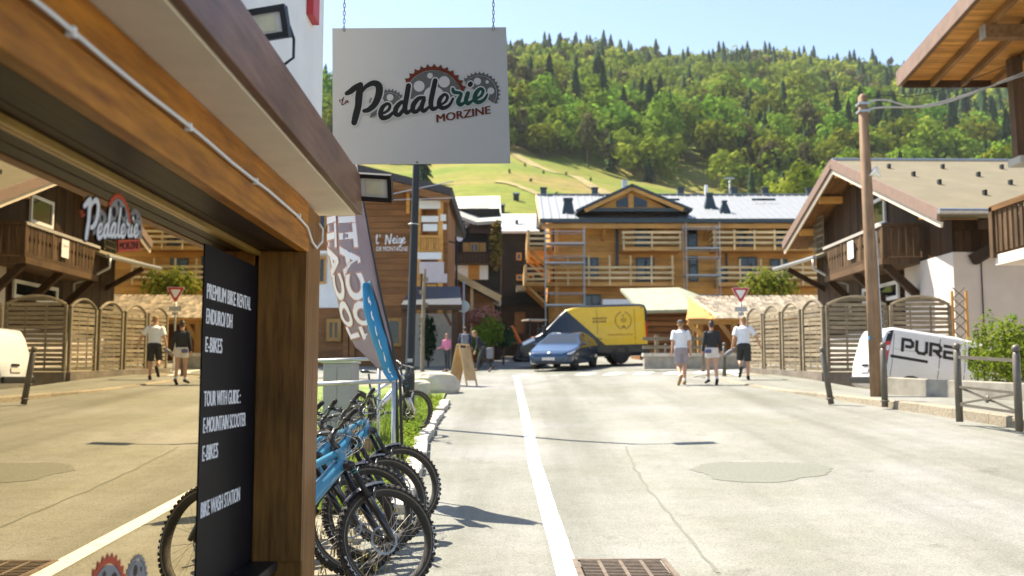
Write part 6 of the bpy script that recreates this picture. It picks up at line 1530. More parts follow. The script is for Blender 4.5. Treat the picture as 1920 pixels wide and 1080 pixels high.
# ------------------------------------------------------------------ vehicles
class Loft:
    """car body: x runs from the nose (0) to the tail; every value is a list of (x, value)"""
    def __init__(s, L, zt, zb, ws, wt, belt, r):
        s.L, s.zt_, s.zb_, s.ws_, s.wt_, s.belt_, s.r = L, zt, zb, ws, wt, belt, r
    def g(s, a, x): return float(np.interp(x, *zip(*a)))
    def zt(s, x): return s.g(s.zt_, x)
    def hw(s, x, z):
        zt, zb, ws, wt, bl = s.zt(x), s.g(s.zb_, x), s.g(s.ws_, x), s.g(s.wt_, x), s.g(s.belt_, x)
        bl = min(bl, zt - .02); r = min(s.r, (zt - zb) * .4)
        def raw(z):
            if z <= bl: t = (bl - z) / max(.01, bl - zb); return ws * (1 - .10 * t ** 2.2)
            t = (z - bl) / max(.01, zt - bl); return ws + (wt - ws) * (t ** 1.35) * min(1, (zt - bl) / .35)
        if z > zt - r:
            q = min(1, (z - (zt - r)) / r); return raw(zt - r) - r * (1 - math.sqrt(max(0, 1 - q * q)))
        return raw(z)
    def body(s, n=64, m=22):
        mb = MB(); vs = []
        xs = sorted(set([s.L * i / n for i in range(n + 1)] + [x for x, _ in s.zt_]))
        n = len(xs) - 1
        for x in xs:
            zb, zt = s.g(s.zb_, x), s.zt(x)
            zs = [zb + (zt - zb) * (1 - (1 - k / m) ** 1.6) for k in range(m + 1)]
            vs += [(x, -s.hw(x, z), z) for z in zs] + [(x, s.hw(x, z), z) for z in reversed(zs)]
        q = 2 * (m + 1)
        fs = [(i * q + k, i * q + (k + 1) % q, (i + 1) * q + (k + 1) % q, (i + 1) * q + k) for i in range(n) for k in range(q)]
        fs += [tuple(range(q - 1, -1, -1)), tuple(n * q + k for k in range(q))]
        return mb.add(vs, fs)
    def side(s, poly, sd, eps=.006, n=14, m=6):
        """patch of the body side over a polygon given in (x, z)"""
        mb = MB(); xs0, xs1 = min(p[0] for p in poly), max(p[0] for p in poly); vs = []
        for i in range(n + 1):
            x = xs0 + (xs1 - xs0) * min(max(i / n, .0005), .9995); hits = []
            for a, b_ in zip(poly, poly[1:] + poly[:1]):
                if (a[0] - x) * (b_[0] - x) <= 0 and a[0] != b_[0]: hits.append(a[1] + (b_[1] - a[1]) * (x - a[0]) / (b_[0] - a[0]))
            z0, z1 = min(hits), max(hits)
            for k in range(m + 1):
                z = z0 + (z1 - z0) * k / m; vs.append((x, sd * (s.hw(x, z) + eps), z))
        fs = [(i * (m + 1) + k, (i + 1) * (m + 1) + k, (i + 1) * (m + 1) + k + 1, i * (m + 1) + k + 1) for i in range(n) for k in range(m)]
        return mb.add(vs, [f if sd < 0 else f[::-1] for f in fs])
    def top(s, x0, x1, f, eps=.008, n=10):
        mb = MB(); vs = []
        for i in range(n + 1):
            x = x0 + (x1 - x0) * i / n; w = s.hw(x, s.zt(x) - .004) * f
            for k in range(9): vs.append((x, w * (k / 4 - 1), s.zt(x) + eps))
        return mb.add(vs, [(i * 9 + k, (i + 1) * 9 + k, (i + 1) * 9 + k + 1, i * 9 + k + 1)[::-1] for i in range(n) for k in range(8)])
def car_wheel(parent, lf, x, sd, r, w, rim_m):
    y = sd * (lf.hw(x, r) - w / 2 + .012); t = thing('wheel', None, None); t.parent = parent; t.location = (x, y, r); M = Matrix.Rotation(math.pi / 2, 3, 'X')
    MB().lathe([(r * .62, -w / 2), (r * .94, -w / 2), (r, -w * .36), (r, w * .36), (r * .94, w / 2), (r * .62, w / 2)], 28, M).build('tyre', W['rubber'], t, True)
    f = MB(); f.lathe([(.02, -w * .46), (r * .16, -w * .48), (r * .6, -w * .40), (r * .66, -w * .44)], 20, M); f.lathe([(r * .66, w * .44), (r * .6, w * .40), (r * .16, w * .48), (.02, w * .46)], 20, M); f.build('rim', rim_m, t, True)
    f = MB()
    for k in range(8):
        a = 2 * math.pi * k / 8; f.box((math.cos(a) * r * .38, sd * w * .45, math.sin(a) * r * .38), (r * .16, .012, r * .1), Matrix.Rotation(-a, 3, 'Y'))
    f.build('rim_slots', W['black'], t)
    n = 20; a = MB(); vs = [(x, sd * (lf.hw(x, r) + .004), r)] + [(x + r * 1.2 * math.cos(math.pi * 2 * i / n), sd * (lf.hw(x + r * 1.2 * math.cos(math.pi * 2 * i / n), max(.3, r + r * 1.2 * math.sin(math.pi * 2 * i / n))) + .004), max(.27, r + r * 1.2 * math.sin(math.pi * 2 * i / n))) for i in range(n + 1)]
    a.add(vs, [(0, i + 1, i + 2) if sd > 0 else (0, i + 2, i + 1) for i in range(n)]); a.build('wheel_arch', W['black'], parent)
W['car_glass'] = glass_dark('car_glass', (.02, .025, .03), .02)
W['tail_red'] = plain('tail_lamp_red', (.55, .03, .02), .25, var=.1, coat=.5); W['head_lamp'] = plain('head_lamp', (.72, .74, .76), .15, var=.05, coat=.5); W['amber'] = plain('amber_lamp', (.75, .38, .06), .25, var=.05)
W['yellow'] = plain('yellow_van_paint', (.86, .52, .008), .35, var=.05, coat=.4); W['vanblack'] = plain('black_van_wrap', (.018, .020, .024), .32, var=.1, coat=.3)
W['bluecar'] = plain('blue_car_paint', (.014, .044, .10), .22, .3, var=.06, coat=.8); W['vanwhite'] = plain('white_van_paint', (.72, .73, .75), .3, var=.03, coat=.5)
W['plate'] = plain('number_plate', (.62, .55, .5), .5, var=.1); W['print_brown'] = plain('brown_print', (.30, .16, .02), .6, var=.1); W['print_dark'] = plain('black_print', (.012, .012, .012), .5, var=.1)
# --- yellow delivery van
yv = thing('delivery_van', 'yellow and black delivery van with emblem on its side at the junction', 'van', (0, 0, 0))
lf = Loft(5.45, [(0, .78), (.06, .98), (.3, 1.12), (.85, 1.32), (1.02, 1.42), (1.75, 2.14), (2.0, 2.34), (2.35, 2.46), (3, 2.52), (5.2, 2.52), (5.38, 2.48), (5.45, 2.34)], [(0, .34), (5.45, .34)], [(0, .70), (.12, .86), (.4, .96), (.9, 1.01), (5.3, 1.01), (5.45, .97)], [(0, .62), (.9, .86), (1.4, .80), (2.2, .86), (5.45, .90)], [(0, .8), (1, 1.15), (5.45, 1.15)], .16)
lf.body().build('body', W['vanblack'], yv, True)
for sd in (-1, 1):
    lf.side([(1.98, 2.34), (2.4, 2.42), (5.30, 2.42), (5.42, 2.2), (5.43, .80), (3.62, .80)], sd, .005, 40, 12).build('yellow_panel', W['yellow'], yv, True)
    lf.side([(1.08, 1.42), (1.75, 2.02), (2.05, 2.02), (2.10, 1.38)], sd, .008).build('door_window', W['car_glass'], yv, True)
    lf.side([(5.36, 1.75), (5.44, 1.75), (5.44, 1.0), (5.36, 1.0)], sd, .014, 4).build('tail_lamp', W['tail_red'], yv, True)
    lf.side([(.12, 1.0), (.62, 1.2), (.66, 1.08), (.16, .88)], sd, .01).build('headlight', W['head_lamp'], yv, True)
    for x in (.95, 4.28): car_wheel(yv, lf, x, sd, .35, .22, W['post_grey'])
    MB().box((1.05, sd * 1.12, 1.5), (.16, .2, .36)).build('door_mirror', W['black'], yv, bevel=.03)
for x in (2.16, 3.3, 4.9): [lf.side([(x, 2.3), (x + .018, 2.3), (x + .018, .5), (x, .5)], sd, .0075, 2).build('panel_gap', W['black'], yv) for sd in (-1, 1)]
for sd in (-1, 1):
    lf.side([(1.3, 1.08), (3.5, 1.08), (3.5, 1.05), (1.3, 1.05)], sd, .0078).build('rub_strip', W['black'], yv); MB().box((2.0, sd * 1.025, 1.22), (.2, .02, .04)).build('door_handle', W['black'], yv)
lf.top(2.05, 5.40, .985, .006, 20).build('yellow_roof', W['yellow'], yv, True)
lf.top(1.06, 1.96, .90, .008).build('windscreen', W['car_glass'], yv, True)
MB().box((-.02, 0, .52), (.12, 1.5, .30)).build('bumper', W['black'], yv, bevel=.05); MB().box((5.47, 0, .48), (.1, 1.8, .2)).build('bumper', W['black'], yv, bevel=.03)
d = MB(); rr = random.Random(2)
def vmap(x, z): return (x, -(lf.hw(x, z) + .009), z)
def print_block(d, x0, x1, z0, z1, rows):
    for r in range(rows):
        x = x0; h = (z1 - z0) / rows
        while x < x1 - .03:
            w = rr.uniform(.04, .10); d.add([vmap(x, z0 + r * h + h * .2), vmap(min(x + w, x1), z0 + r * h + h * .2), vmap(min(x + w, x1), z0 + r * h + h * .85), vmap(x, z0 + r * h + h * .85)], [(0, 1, 2, 3)]); x += w + .022
print_block(d, 3.12, 3.72, 1.72, 2.0, 2); d.build('side_lettering', W['print_brown'], yv)
d = MB(); print_block(d, 3.75, 4.8, 1.16, 1.28, 1); d.build('side_lettering', plain('amber_print', (.62, .30, .01), .6), yv)
d = MB()
for sx in (-1, 1):
    for k in range(9):
        a = RAD(-70 + 140 * k / 8); cx_, cz_ = 4.42 + sx * .34 * math.cos(a), 1.82 + .36 * math.sin(a); s_ = .06
        d.add([vmap(cx_ - s_ * .5, cz_ - s_), vmap(cx_ + s_ * .6, cz_ - s_ * .3), vmap(cx_ + s_ * .4, cz_ + s_), vmap(cx_ - s_ * .3, cz_ + s_ * .5)], [(0, 1, 2, 3)])
for (a, b_, c, e) in ((4.38, 4.46, 2.0, 2.06), (4.34, 4.38, 1.75, 1.92), (4.42, 4.46, 1.72, 1.95), (4.50, 4.54, 1.75, 1.92), (4.36, 4.50, 1.5, 1.6)): d.add([vmap(a, c), vmap(b_, c), vmap(b_, e), vmap(a, e)], [(0, 1, 2, 3)])
d.build('emblem', W['print_brown'], yv)
yv.location = (P(972, 680, 43.2).x, 43.4 - .7, GZ(2.6, 42.6) + .004); yv.rotation_euler = (0, -math.atan(0.03), RAD(4))
# --- blue saloon
bc = thing('blue_car', 'blue saloon car driving out in front of the yellow van', 'car', (0, 0, 0))
lf = Loft(4.70, [(0, .56), (.05, .66), (.3, .74), (.8, .84), (1.22, .94), (1.4, 1.02), (2.15, 1.38), (2.5, 1.44), (2.9, 1.44), (3.3, 1.38), (4.0, 1.16), (4.45, 1.04), (4.64, .98), (4.70, .8)], [(0, .30), (.3, .22), (4.3, .22), (4.7, .36)], [(0, .60), (.08, .76), (.3, .87), (.8, .925), (4.0, .925), (4.5, .86), (4.7, .70)], [(0, .52), (.8, .74), (1.4, .70), (2.2, .58), (3.0, .57), (4.0, .66), (4.7, .58)], [(0, .5), (.8, .74), (1.4, .86), (3.6, .92), (4.7, .8)], .10)
lf.body(72, 20).build('body', W['bluecar'], bc, True)
for sd in (-1, 1):
    lf.side([(1.42, .94), (2.15, 1.33), (2.55, 1.385), (2.58, .93)], sd, .006).build('side_window', W['car_glass'], bc, True); lf.side([(2.66, .93), (2.63, 1.385), (3.1, 1.36), (3.75, 1.12), (3.85, 1.0)], sd, .006).build('side_window', W['car_glass'], bc, True)
    lf.side([(.06, .60), (.12, .66), (.62, .76), (.58, .70), (.14, .58)], sd, .008).build('headlight', W['head_lamp'], bc, True)
    lf.side([(4.5, .92), (4.66, .9), (4.66, .8), (4.4, .82)], sd, .008).build('tail_lamp', W['tail_red'], bc, True)
    for x in (.88, 3.72): car_wheel(bc, lf, x, sd, .335, .22, W['silver'])
    MB().box((1.62, sd * .98, .98), (.12, .16, .11)).build('door_mirror', W['bluecar'], bc, bevel=.03)
    MB().box((2.75, sd * .93, .80), (.16, .01, .025)).build('door_handle', W['silver'], bc)
lf.top(1.38, 2.12, .92, .006).build('windscreen', W['car_glass'], bc, True); lf.top(2.25, 3.15, .9, .006).build('roof_glass', W['car_glass'], bc, True); lf.top(3.3, 4.05, .88, .006).build('rear_window', W['car_glass'], bc, True)
for x in (1.50, 2.60, 3.42): [lf.side([(x, .9), (x + .012, .9), (x + .012, .36), (x, .36)], sd, .003, 2).build('door_gap', W['black'], bc) for sd in (-1, 1)]
MB().box((-.012, 0, .44), (.012, .50, .11)).build('number_plate', W['plate'], bc); MB().box((.0, 0, .30), (.05, 1.05, .10)).build('air_intake', W['black'], bc, bevel=.01)
MB().lathe([(.05, 0), (.05, .006)], 12, Matrix.Translation((.055, 0, .67)) @ Matrix.Rotation(RAD(-40), 4, 'Y')).build('badge', W['steel'], bc)
cpos = P(1030, 690, 40.2); ha = RAD(90 - 19)     # nose towards the camera, tail swinging right
bc.rotation_euler = (0, 0, ha); bc.location = (cpos.x - .12, 37.8, GZ(1.6, 39) + .01); bc.rotation_euler = (math.atan(0.0), -math.atan(.047), ha)
# --- white van with PURE on its flank
pv_ = thing('white_van', 'white van with black PURE lettering parked nose down behind the low wall', 'van', (0, 0, 0))
lf = Loft(4.4, [(0, .72), (.06, .88), (.5, 1.0), (.95, 1.08), (1.7, 1.62), (2.0, 1.74), (2.6, 1.79), (4.1, 1.77), (4.28, 1.70), (4.34, 1.55), (4.40, 1.0)], [(0, .3), (4.2, .26), (4.4, .34)], [(0, .62), (.3, .86), (.8, .91), (4.2, .91), (4.4, .84)], [(0, .6), (1, .78), (2, .74), (4.4, .78)], [(0, .6), (1, .92), (4.4, .95)], .15)
lf.body(72, 20).build('body', W['vanwhite'], pv_, True)
for sd in (-1, 1):
    lf.side([(4.10, 1.70), (4.22, 1.66), (4.345, 1.1), (4.345, .72), (4.2, .72), (4.18, 1.2)], sd, .006, 10).build('lamp_surround', W['black'], pv_, True)
    lf.side([(4.16, 1.42), (4.26, 1.40), (4.36, 1.05), (4.26, .92), (4.20, 1.0)], sd, .012, 8).build('tail_lamp', W['tail_red'], pv_, True)
    lf.side([(4.17, 1.32), (4.25, 1.30), (4.25, 1.18), (4.2, 1.18)], sd, .016, 4).build('reverse_lamp', W['head_lamp'], pv_, True)
    lf.side([(3.25, 1.10), (4.14, 1.10), (4.14, 1.03), (3.25, 1.03)], sd, .006).build('side_strip', W['black'], pv_, True)
    lf.side([(1.15, 1.08), (1.7, 1.52), (2.3, 1.6), (2.3, 1.06)], sd, .006).build('door_window', W['car_glass'], pv_, True)
    lf.side([(2.97, 1.66), (2.985, 1.66), (2.985, .4), (2.97, .4)], sd, .004, 2).build('door_gap', W['black'], pv_)
    lf.side([(3.1, .36), (4.3, .36), (4.34, .62), (3.85, .50), (3.2, .56)], sd, .004).build('sill_trim', W['black'], pv_)
    for x in (.85, 3.55): car_wheel(pv_, lf, x, sd, .31, .2, W['galv'])
for sd in (-1, 1):
    for x in (2.36, 4.08): lf.side([(x, 1.62), (x + .012, 1.62), (x + .012, .45), (x, .45)], sd, .004, 2).build('door_gap', W['black'], pv_)
    lf.side([(2.4, 1.26), (4.05, 1.26), (4.05, 1.245), (2.4, 1.245)], sd, .003).build('body_crease', W['galv'], pv_)
lf.top(1.05, 1.9, .9, .006).build('windscreen', W['car_glass'], pv_, True)
MB().box((4.40, 0, .44), (.12, 1.62, .16)).build('bumper', W['black'], pv_, bevel=.03); MB().box((4.43, .1, .80), (.03, .36, .06)).build('tailgate_handle', W['black'], pv_); MB().box((4.425, .1, .68), (.02, .5, .1)).build('number_plate', W['plate'], pv_)
d = MB()
def pm(x, z, lift=.008):
    X_ = 3.87 - x; zz = 1.24 + z; return (X_, lf.hw(X_, zz) + lift, zz)
T = .074
def bar(pts):
    """thick polyline of the block letters, mitred by short overlaps"""
    for i, ((x0, z0), (x1, z1)) in enumerate(zip(pts, pts[1:])):
        L_ = math.hypot(x1 - x0, z1 - z0); ux, uz = (x1 - x0) / L_, (z1 - z0) / L_; nx, nz = -uz * T / 2, ux * T / 2; e = T * .42; lift = .008 + .0006 * i
        q = [(x0 - ux * e + nx, z0 - uz * e + nz), (x1 + ux * e + nx, z1 + uz * e + nz), (x1 + ux * e - nx, z1 + uz * e - nz), (x0 - ux * e - nx, z0 - uz * e - nz)]
        d.add([pm(a, b_, lift) for a, b_ in q], [(0, 1, 2, 3)])
h = .27; w = .235; c_ = .055
bar([(0, .0), (0, h), (w - c_, h), (w, h - c_), (w, h * .52), (w - c_, h * .40), (.09, h * .40)])
o_ = .335; bar([(o_, h), (o_, c_), (o_ + c_, 0), (o_ + w - c_, 0), (o_ + w, c_), (o_ + w, h)])
o_ = .67; bar([(o_, 0), (o_, h), (o_ + w - c_, h), (o_ + w, h - c_), (o_ + w, h * .55), (o_ + w - c_, h * .42), (o_ + .08, h * .42)]); bar([(o_ + .13, h * .36), (o_ + w, 0)])
o_ = 1.005; bar([(o_ + w, h), (o_, h)]); bar([(o_ + w * .85, h * .5), (o_, h * .5)]); bar([(o_ + w, 0), (o_, 0), (o_, h * .42)])
d.build('flank_lettering', W['print_dark'], pv_)
rxp = 8.95
pv_.rotation_euler = (0, RAD(-9.5), math.pi)      # rear towards the street, nose down the drive
pv_.location = (0, 0, 0)
M = Matrix.Rotation(math.pi, 3, 'Z') @ Matrix.Rotation(RAD(-9.5), 3, 'Y')
tgt = Vector((rxp, 24.5, P(1655, 616, 24.0).z)); pv_.location = tgt - M @ Vector((4.25, 0, 1.72))
# --- little orange excavator up the street
W['digger'] = plain('orange_digger', (.62, .16, .03), .5, var=.1)
q = P(998, 650, 55); ex = thing('mini_excavator', 'small orange excavator parked up the street behind the vans', 'excavator', (q.x, 55, GZ(q.x, 55)), RAD(20))
for s_ in (-1, 1): MB().prism([(-.8, .0), (.8, 0), (.95, .2), (.8, .42), (-.8, .42), (-.95, .2)], lambda x, z: (x, s_ * .5 - .15, z), lambda x, z: (x, s_ * .5 + .15, z)).build('track', W['rubber'], ex, fix=True)
MB().box((0, 0, .65), (1.3, 1.1, .35)).build('deck', W['digger'], ex, bevel=.05); MB().box((.4, 0, 1.1), (.6, 1.0, .6)).build('engine_cover', W['digger'], ex, bevel=.06)
for x, y_ in ((-.3, -.45), (-.3, .45), (.55, -.45), (.55, .45)): MB().box((x, y_, 1.55), (.06, .06, 1.5)).build('canopy_post', W['black'], ex)
MB().box((.12, 0, 2.3), (1.1, 1.1, .08)).build('canopy_roof', W['paleroof'], ex); MB().tube([(-.6, 0, .8), (-1.2, 0, 1.9), (-2.0, 0, 1.5)], [.12, .12, .09], 6).build('boom', W['digger'], ex); MB().box((-2.05, 0, 1.2), (.3, .4, .4)).build('bucket', W['black'], ex)
# ------------------------------------------------------------------ people
W['skin'] = plain('skin', (.50, .27, .17), .55, var=.06); W['hair_blond'] = plain('blond_hair', (.26, .15, .06), .6, var=.3, scale=30); W['hair_dark'] = plain('dark_hair', (.045, .03, .02), .6, var=.3, scale=30)
for nm, c in (('tee_white', (.74, .75, .78)), ('short_lilac', (.32, .27, .28)), ('top_black', (.022, .023, .026)), ('short_white', (.62, .56, .52)), ('short_black', (.025, .028, .03)), ('pink', (.62, .19, .30)), ('dark_cloth', (.04, .042, .045)), ('navy_cloth', (.035, .05, .09)), ('cap_cloth', (.10, .08, .075)), ('sock_white', (.7, .68, .66)), ('shoe_tan', (.32, .19, .06)), ('shoe_black', (.03, .028, .028)), ('bag_grey', (.20, .20, .21)), ('bag_blue', (.10, .11, .20))):
    W[nm] = plain(nm, c, .85, var=.1, scale=8)
def remesh(o, vox, smooth=6):
    r = o.modifiers.new('remesh', 'REMESH'); r.mode = 'VOXEL'; r.voxel_size = vox; r.use_smooth_shade = True
    if smooth: s_ = o.modifiers.new('smooth', 'SMOOTH'); s_.iterations = smooth; s_.factor = .5
    return o
def cap_(mb, a, b_, r0, r1, n=10, el=1.0, ref=None, rnd=True):
    a, b_ = Vector(a), Vector(b_); d = (b_ - a).normalized()
    if rnd: mb.tube([a - d * r0 * .85, a - d * r0 * .5, a, b_, b_ + d * r1 * .5, b_ + d * r1 * .85], [r0 * .45, r0 * .86, r0, r1, r1 * .86, r1 * .45], n, el=el, ref=ref)
    else: mb.tube([a, b_], [r0, r1], n, el=el, ref=ref)
def person(label, loc, rz, H, legs, arms, wear, lean=0, head=(0, 0), female=False, group=None):
    k = H / 1.75; t = thing('person', label, 'person', loc, rz); V = lambda *a: Vector(a) * k
    hz_ = .93
    J = {}
    for s_, (a, bnd) in zip((-1, 1), legs):
        hip = Vector((s_ * .088, 0, hz_)); kn = hip + .43 * Vector((s_ * .02, math.sin(a), -math.cos(a))); an = kn + .42 * Vector((0, math.sin(a - bnd), -math.cos(a - bnd)))
        ft = a - bnd; toe = an + .19 * Vector((s_ * .12, math.cos(ft * .9), math.sin(ft * .9))) + Vector((0, 0, -.045 * math.cos(ft))); J[s_] = [hip, kn, an, toe]
    low = min(min(j[2].z, j[3].z) for j in J.values()) - .045; dz = -low
    R = Matrix.Rotation(-lean, 3, 'X'); piv = Vector((0, 0, hz_))
    U = lambda v: piv + R @ (Vector(v) - piv)
    sw = .165 if female else .185
    A = {}
    for s_, (f, o_, eb) in zip((-1, 1), arms):
        sh_ = Vector((s_ * sw, 0, 1.40)); d = Vector((s_ * math.sin(o_), math.cos(o_) * math.sin(f), -math.cos(o_) * math.cos(f))); el_ = sh_ + .28 * d
        d2 = Vector((s_ * math.sin(o_) * .7, math.sin(f + eb), -math.cos(f + eb))).normalized(); wr = el_ + .25 * d2
        A[s_] = [U(sh_), U(el_), U(wr), (R @ d2)]
    fin = lambda v: (Vector(v) + Vector((0, 0, dz))) * k
    b_ = MB()
    hd = U((0, .015, 1.60)); nk = U((0, -.005, 1.47))
    b_.tube([fin(U((0, 0, .90))), fin(U((0, 0, 1.02))), fin(U((0, 0, 1.12))), fin(U((0, .005, 1.28))), fin(U((0, 0, 1.40))), fin(U((0, 0, 1.46)))], [x * k for x in ((.165, .155, .135, .165, .165, .07) if not female else (.17, .155, .12, .148, .145, .06))], 16, el=.64, ref=(0, 1, 0))
    cap_(b_, fin(nk), fin(hd), .056 * k, .055 * k)
    HR = Matrix.Rotation(head[1], 3, 'Z') @ Matrix.Rotation(-lean - head[0], 3, 'X'); hc = U((0, .02, 1.625))
    hp = lambda x, y, z: fin(hc + HR @ Vector((x, y, z)))
    for sx, sy, sz, cx_, cy_, cz_ in ((.074, .09, .095, 0, 0, .02), (.058, .065, .07, 0, .022, -.055)):
        q = MB(); q.ball((0, 0, 0), (sx, sy, sz), 14, 10); b_.add([hp(v[0] + cx_, v[1] + cy_, v[2] + cz_) for v in q.v], q.f)
    for cx_, cy_, cz_, r in ((0, .098, -.015, .016), (-.078, -.005, -.01, .018), (.078, -.005, -.01, .018), (0, .085, -.062, .014)):
        q = MB(); q.ball((cx_, cy_, cz_), r, 8, 6); b_.add([hp(*v) for v in q.v], q.f)
    for s_ in (-1, 1):
        hip, kn, an, toe = J[s_]; w = 1.08 if female else 1
        cap_(b_, fin(hip), fin(kn), .088 * k * w, .056 * k); m_ = kn.lerp(an, .3); cap_(b_, fin(kn), fin(m_), .054 * k, .058 * k); cap_(b_, fin(m_), fin(an), .056 * k, .036 * k); cap_(b_, fin(an), fin(toe), .038 * k, .030 * k)
        sh_, el_, wr, d = A[s_]
        cap_(b_, fin(sh_), fin(el_), .052 * k, .04 * k); cap_(b_, fin(el_), fin(wr), .041 * k, .027 * k)
        side = Vector((0, 1, 0)); fw = (side - d * side.dot(d)).normalized(); ac = d.cross(fw)
        pm_ = wr + d * .075; cap_(b_, fin(wr), fin(pm_), .028 * k, .034 * k, el=.55, ref=tuple(fw.cross(d)) if False else None)
        for j, ln in enumerate((.062, .072, .07, .054)):
            base_ = pm_ + fw * (.027 - j * .018) - ac * 0; mid = base_ + d * ln * .55 + ac * s_ * -.006; tip = mid + (d * .8 - ac * s_ * .5).normalized() * ln * .45
            cap_(b_, fin(base_), fin(mid), .0095 * k, .009 * k, 6); cap_(b_, fin(mid), fin(tip), .009 * k, .0075 * k, 6)
        tb = wr + d * .03 + fw * .026; cap_(b_, fin(tb), fin(tb + (d + fw * .75).normalized() * .055), .012 * k, .009 * k, 6)
    remesh(b_.build('body', W['skin'], t, True), .0095 * k, 4)
    e_ = MB()
    for s_ in (-1, 1): e_.ball(hp(s_ * .03, .088, .012), .009 * k, 8, 6)
    e_.build('eyes', W['black'], t, True)
    # clothes
    sm, slv, bm, bl_, shoe, sock, hair, style = wear
    c = MB(); top_w = (.188, .172, .185, .185, .075) if not female else (.165, .145, .165, .165, .066)
    c.tube([fin(U((0, 0, .93 if slv != 'crop' else 1.0))), fin(U((0, 0, 1.08))), fin(U((0, .005, 1.26))), fin(U((0, 0, 1.405))), fin(U((0, -.005, 1.485)))], [x * k for x in top_w], 18, el=.68, ref=(0, 1, 0))
    for s_ in (-1, 1):
        sh_, el_, wr, d = A[s_]; c.ball(fin(sh_), .07 * k, 10, 8)
        if slv == 'short': cap_(c, fin(sh_), fin(sh_.lerp(el_, .72)), .072 * k, .078 * k, 12, rnd=False)
        else: cap_(c, fin(sh_), fin(el_), .066 * k, .054 * k, 12); cap_(c, fin(el_), fin(el_.lerp(wr, .93)), .053 * k, .040 * k, 12, rnd=False)
    remesh(c.build('top', W[sm], t, True), .013 * k, 3)
    c = MB(); c.tube([fin(U((0, 0, 1.0))), fin((0, 0, .93)), fin((0, 0, .84))], [.178 * k, .19 * k, .17 * k], 18, el=.72, ref=(0, 1, 0))
    for s_ in (-1, 1):
        hip, kn, an, toe = J[s_]
        if bl_ < 1: cap_(c, fin(hip), fin(hip.lerp(kn, bl_)), .105 * k, (.098 if bl_ > .6 else .105) * k, 14, rnd=False)
        else: cap_(c, fin(hip), fin(kn), .10 * k, .066 * k, 12); cap_(c, fin(kn), fin(kn.lerp(an, .93)), .066 * k, .048 * k, 12, rnd=False)
    remesh(c.build('trousers', W[bm], t, True), .013 * k, 3)
    for s_ in (-1, 1):
        hip, kn, an, toe = J[s_]
        c = MB(); dn = Vector((0, 0, -.012)); cap_(c, fin(an + (an - toe) * .22 + dn), fin(toe + (toe - an) * .2 + dn), .05 * k, .043 * k, 12, .8); remesh(c.build('shoe', W[shoe], t, True), .011 * k, 3)
        if sock: c = MB(); cap_(c, fin(an + Vector((0, 0, .0))), fin(an.lerp(kn, .22)), .046 * k, .047 * k, 12, rnd=False); c.build('sock', W[sock], t, True)
    c = MB()
    def hb(cx_, cy_, cz_, rx_, ry_, rz2):
        q = MB(); q.ball((cx_, cy_, cz_), (rx_, ry_, rz2), 14, 10); c.add([hp(*v) for v in q.v], q.f)
    hb(0, -.014, .042, .083, .092, .088)
    if style == 'bun': hb(0, -.06, .0, .07, .05, .07); hb(0, -.055, .13, .035, .035, .035)
    elif style == 'long': hb(0, -.05, -.04, .08, .06, .14); hb(0, -.03, -.0, .088, .075, .09)
    else: hb(0, -.035, .0, .078, .068, .075)
    remesh(c.build('hair', W[hair], t, True), .012 * k, 3)
    if style == 'cap':
        c = MB(); q = MB(); q.ball((0, -.01, .062), (.09, .1, .068), 16, 10); c.add([hp(*v) for v in q.v], q.f); c.build('cap', W['cap_cloth'], t, True)
    return t, fin, U, A, J, k
def foot(px, py): q = gp(px, py); q.z = GZ(q.x, q.y) + .004; return q
r_ = RAD
pA = person('walker in white t-shirt, lilac shorts and dark cap', foot(1278, 722), r_(3), 1.76, ((r_(-8), r_(38)), (r_(6), r_(4))), ((r_(-4), r_(9), r_(6)), (r_(4), r_(10), r_(8))), ('tee_white', 'short', 'short_lilac', .86, 'shoe_tan', 'sock_white', 'hair_blond', 'cap'), r_(1), (r_(2), r_(-10)))
pB = person('walker in black long sleeved top and white shorts with hip bag', foot(1336, 722), r_(0), 1.68, ((r_(9), r_(5)), (r_(-6), r_(8))), ((r_(4), r_(10), r_(10)), (r_(-8), r_(12), r_(10))), ('top_black', 'long', 'short_white', .5, 'shoe_black', 'sock_white', 'hair_dark', 'bun'), r_(1), (0, 0), True)
t, fin, U, A, J, k = pB
hbag = thing('hip_bag', 'small blue hip bag worn by the walker in black', 'bag', (t.location + fin((-.13, -.13, .90)))); MB().box((0, 0, 0), (.17, .07, .11)).build('pouch', W['bag_blue'], hbag, bevel=.025); MB().tube([(-.08, .03, .03), (0, .02, .06), (.12, .03, .07)], .008, 6).build('strap', W['bag_blue'], hbag, True)
pC = person('walker in white t-shirt and black shorts carrying a rolled jacket', foot(1396, 714), r_(-8), 1.80, ((r_(30), r_(85)), (r_(2), r_(6))), ((r_(-6), r_(16), r_(22)), (r_(14), r_(36), r_(14))), ('tee_white', 'short', 'short_black', .98, 'shoe_black', None, 'hair_blond', 'short'), r_(4), (r_(6), r_(40)))
t, fin, U, A, J, k = pC
RZ = Matrix.Rotation(t.rotation_euler.z, 3, 'Z'); hnd = t.location + RZ @ fin(A[-1][2] + A[-1][3] * .09)
rj = thing('rolled_jacket', 'grey rolled jacket held in the hand of the walker in black shorts', 'jacket', hnd); mb = MB(); mb.tube([(-.20, -.05, -.14), (-.08, -.02, -.06), (.02, 0, 0), (.10, .03, .06)], [.05, .065, .06, .045], 12); mb.build('roll', W['bag_grey'], rj, True); MB().torus(.062, .008, 16, 6, Matrix.Translation((-.06, -.015, -.045)) @ Matrix.Rotation(r_(50), 4, 'Y') @ Matrix.Rotation(r_(90), 4, 'Z')).build('strap', W['black'], rj)
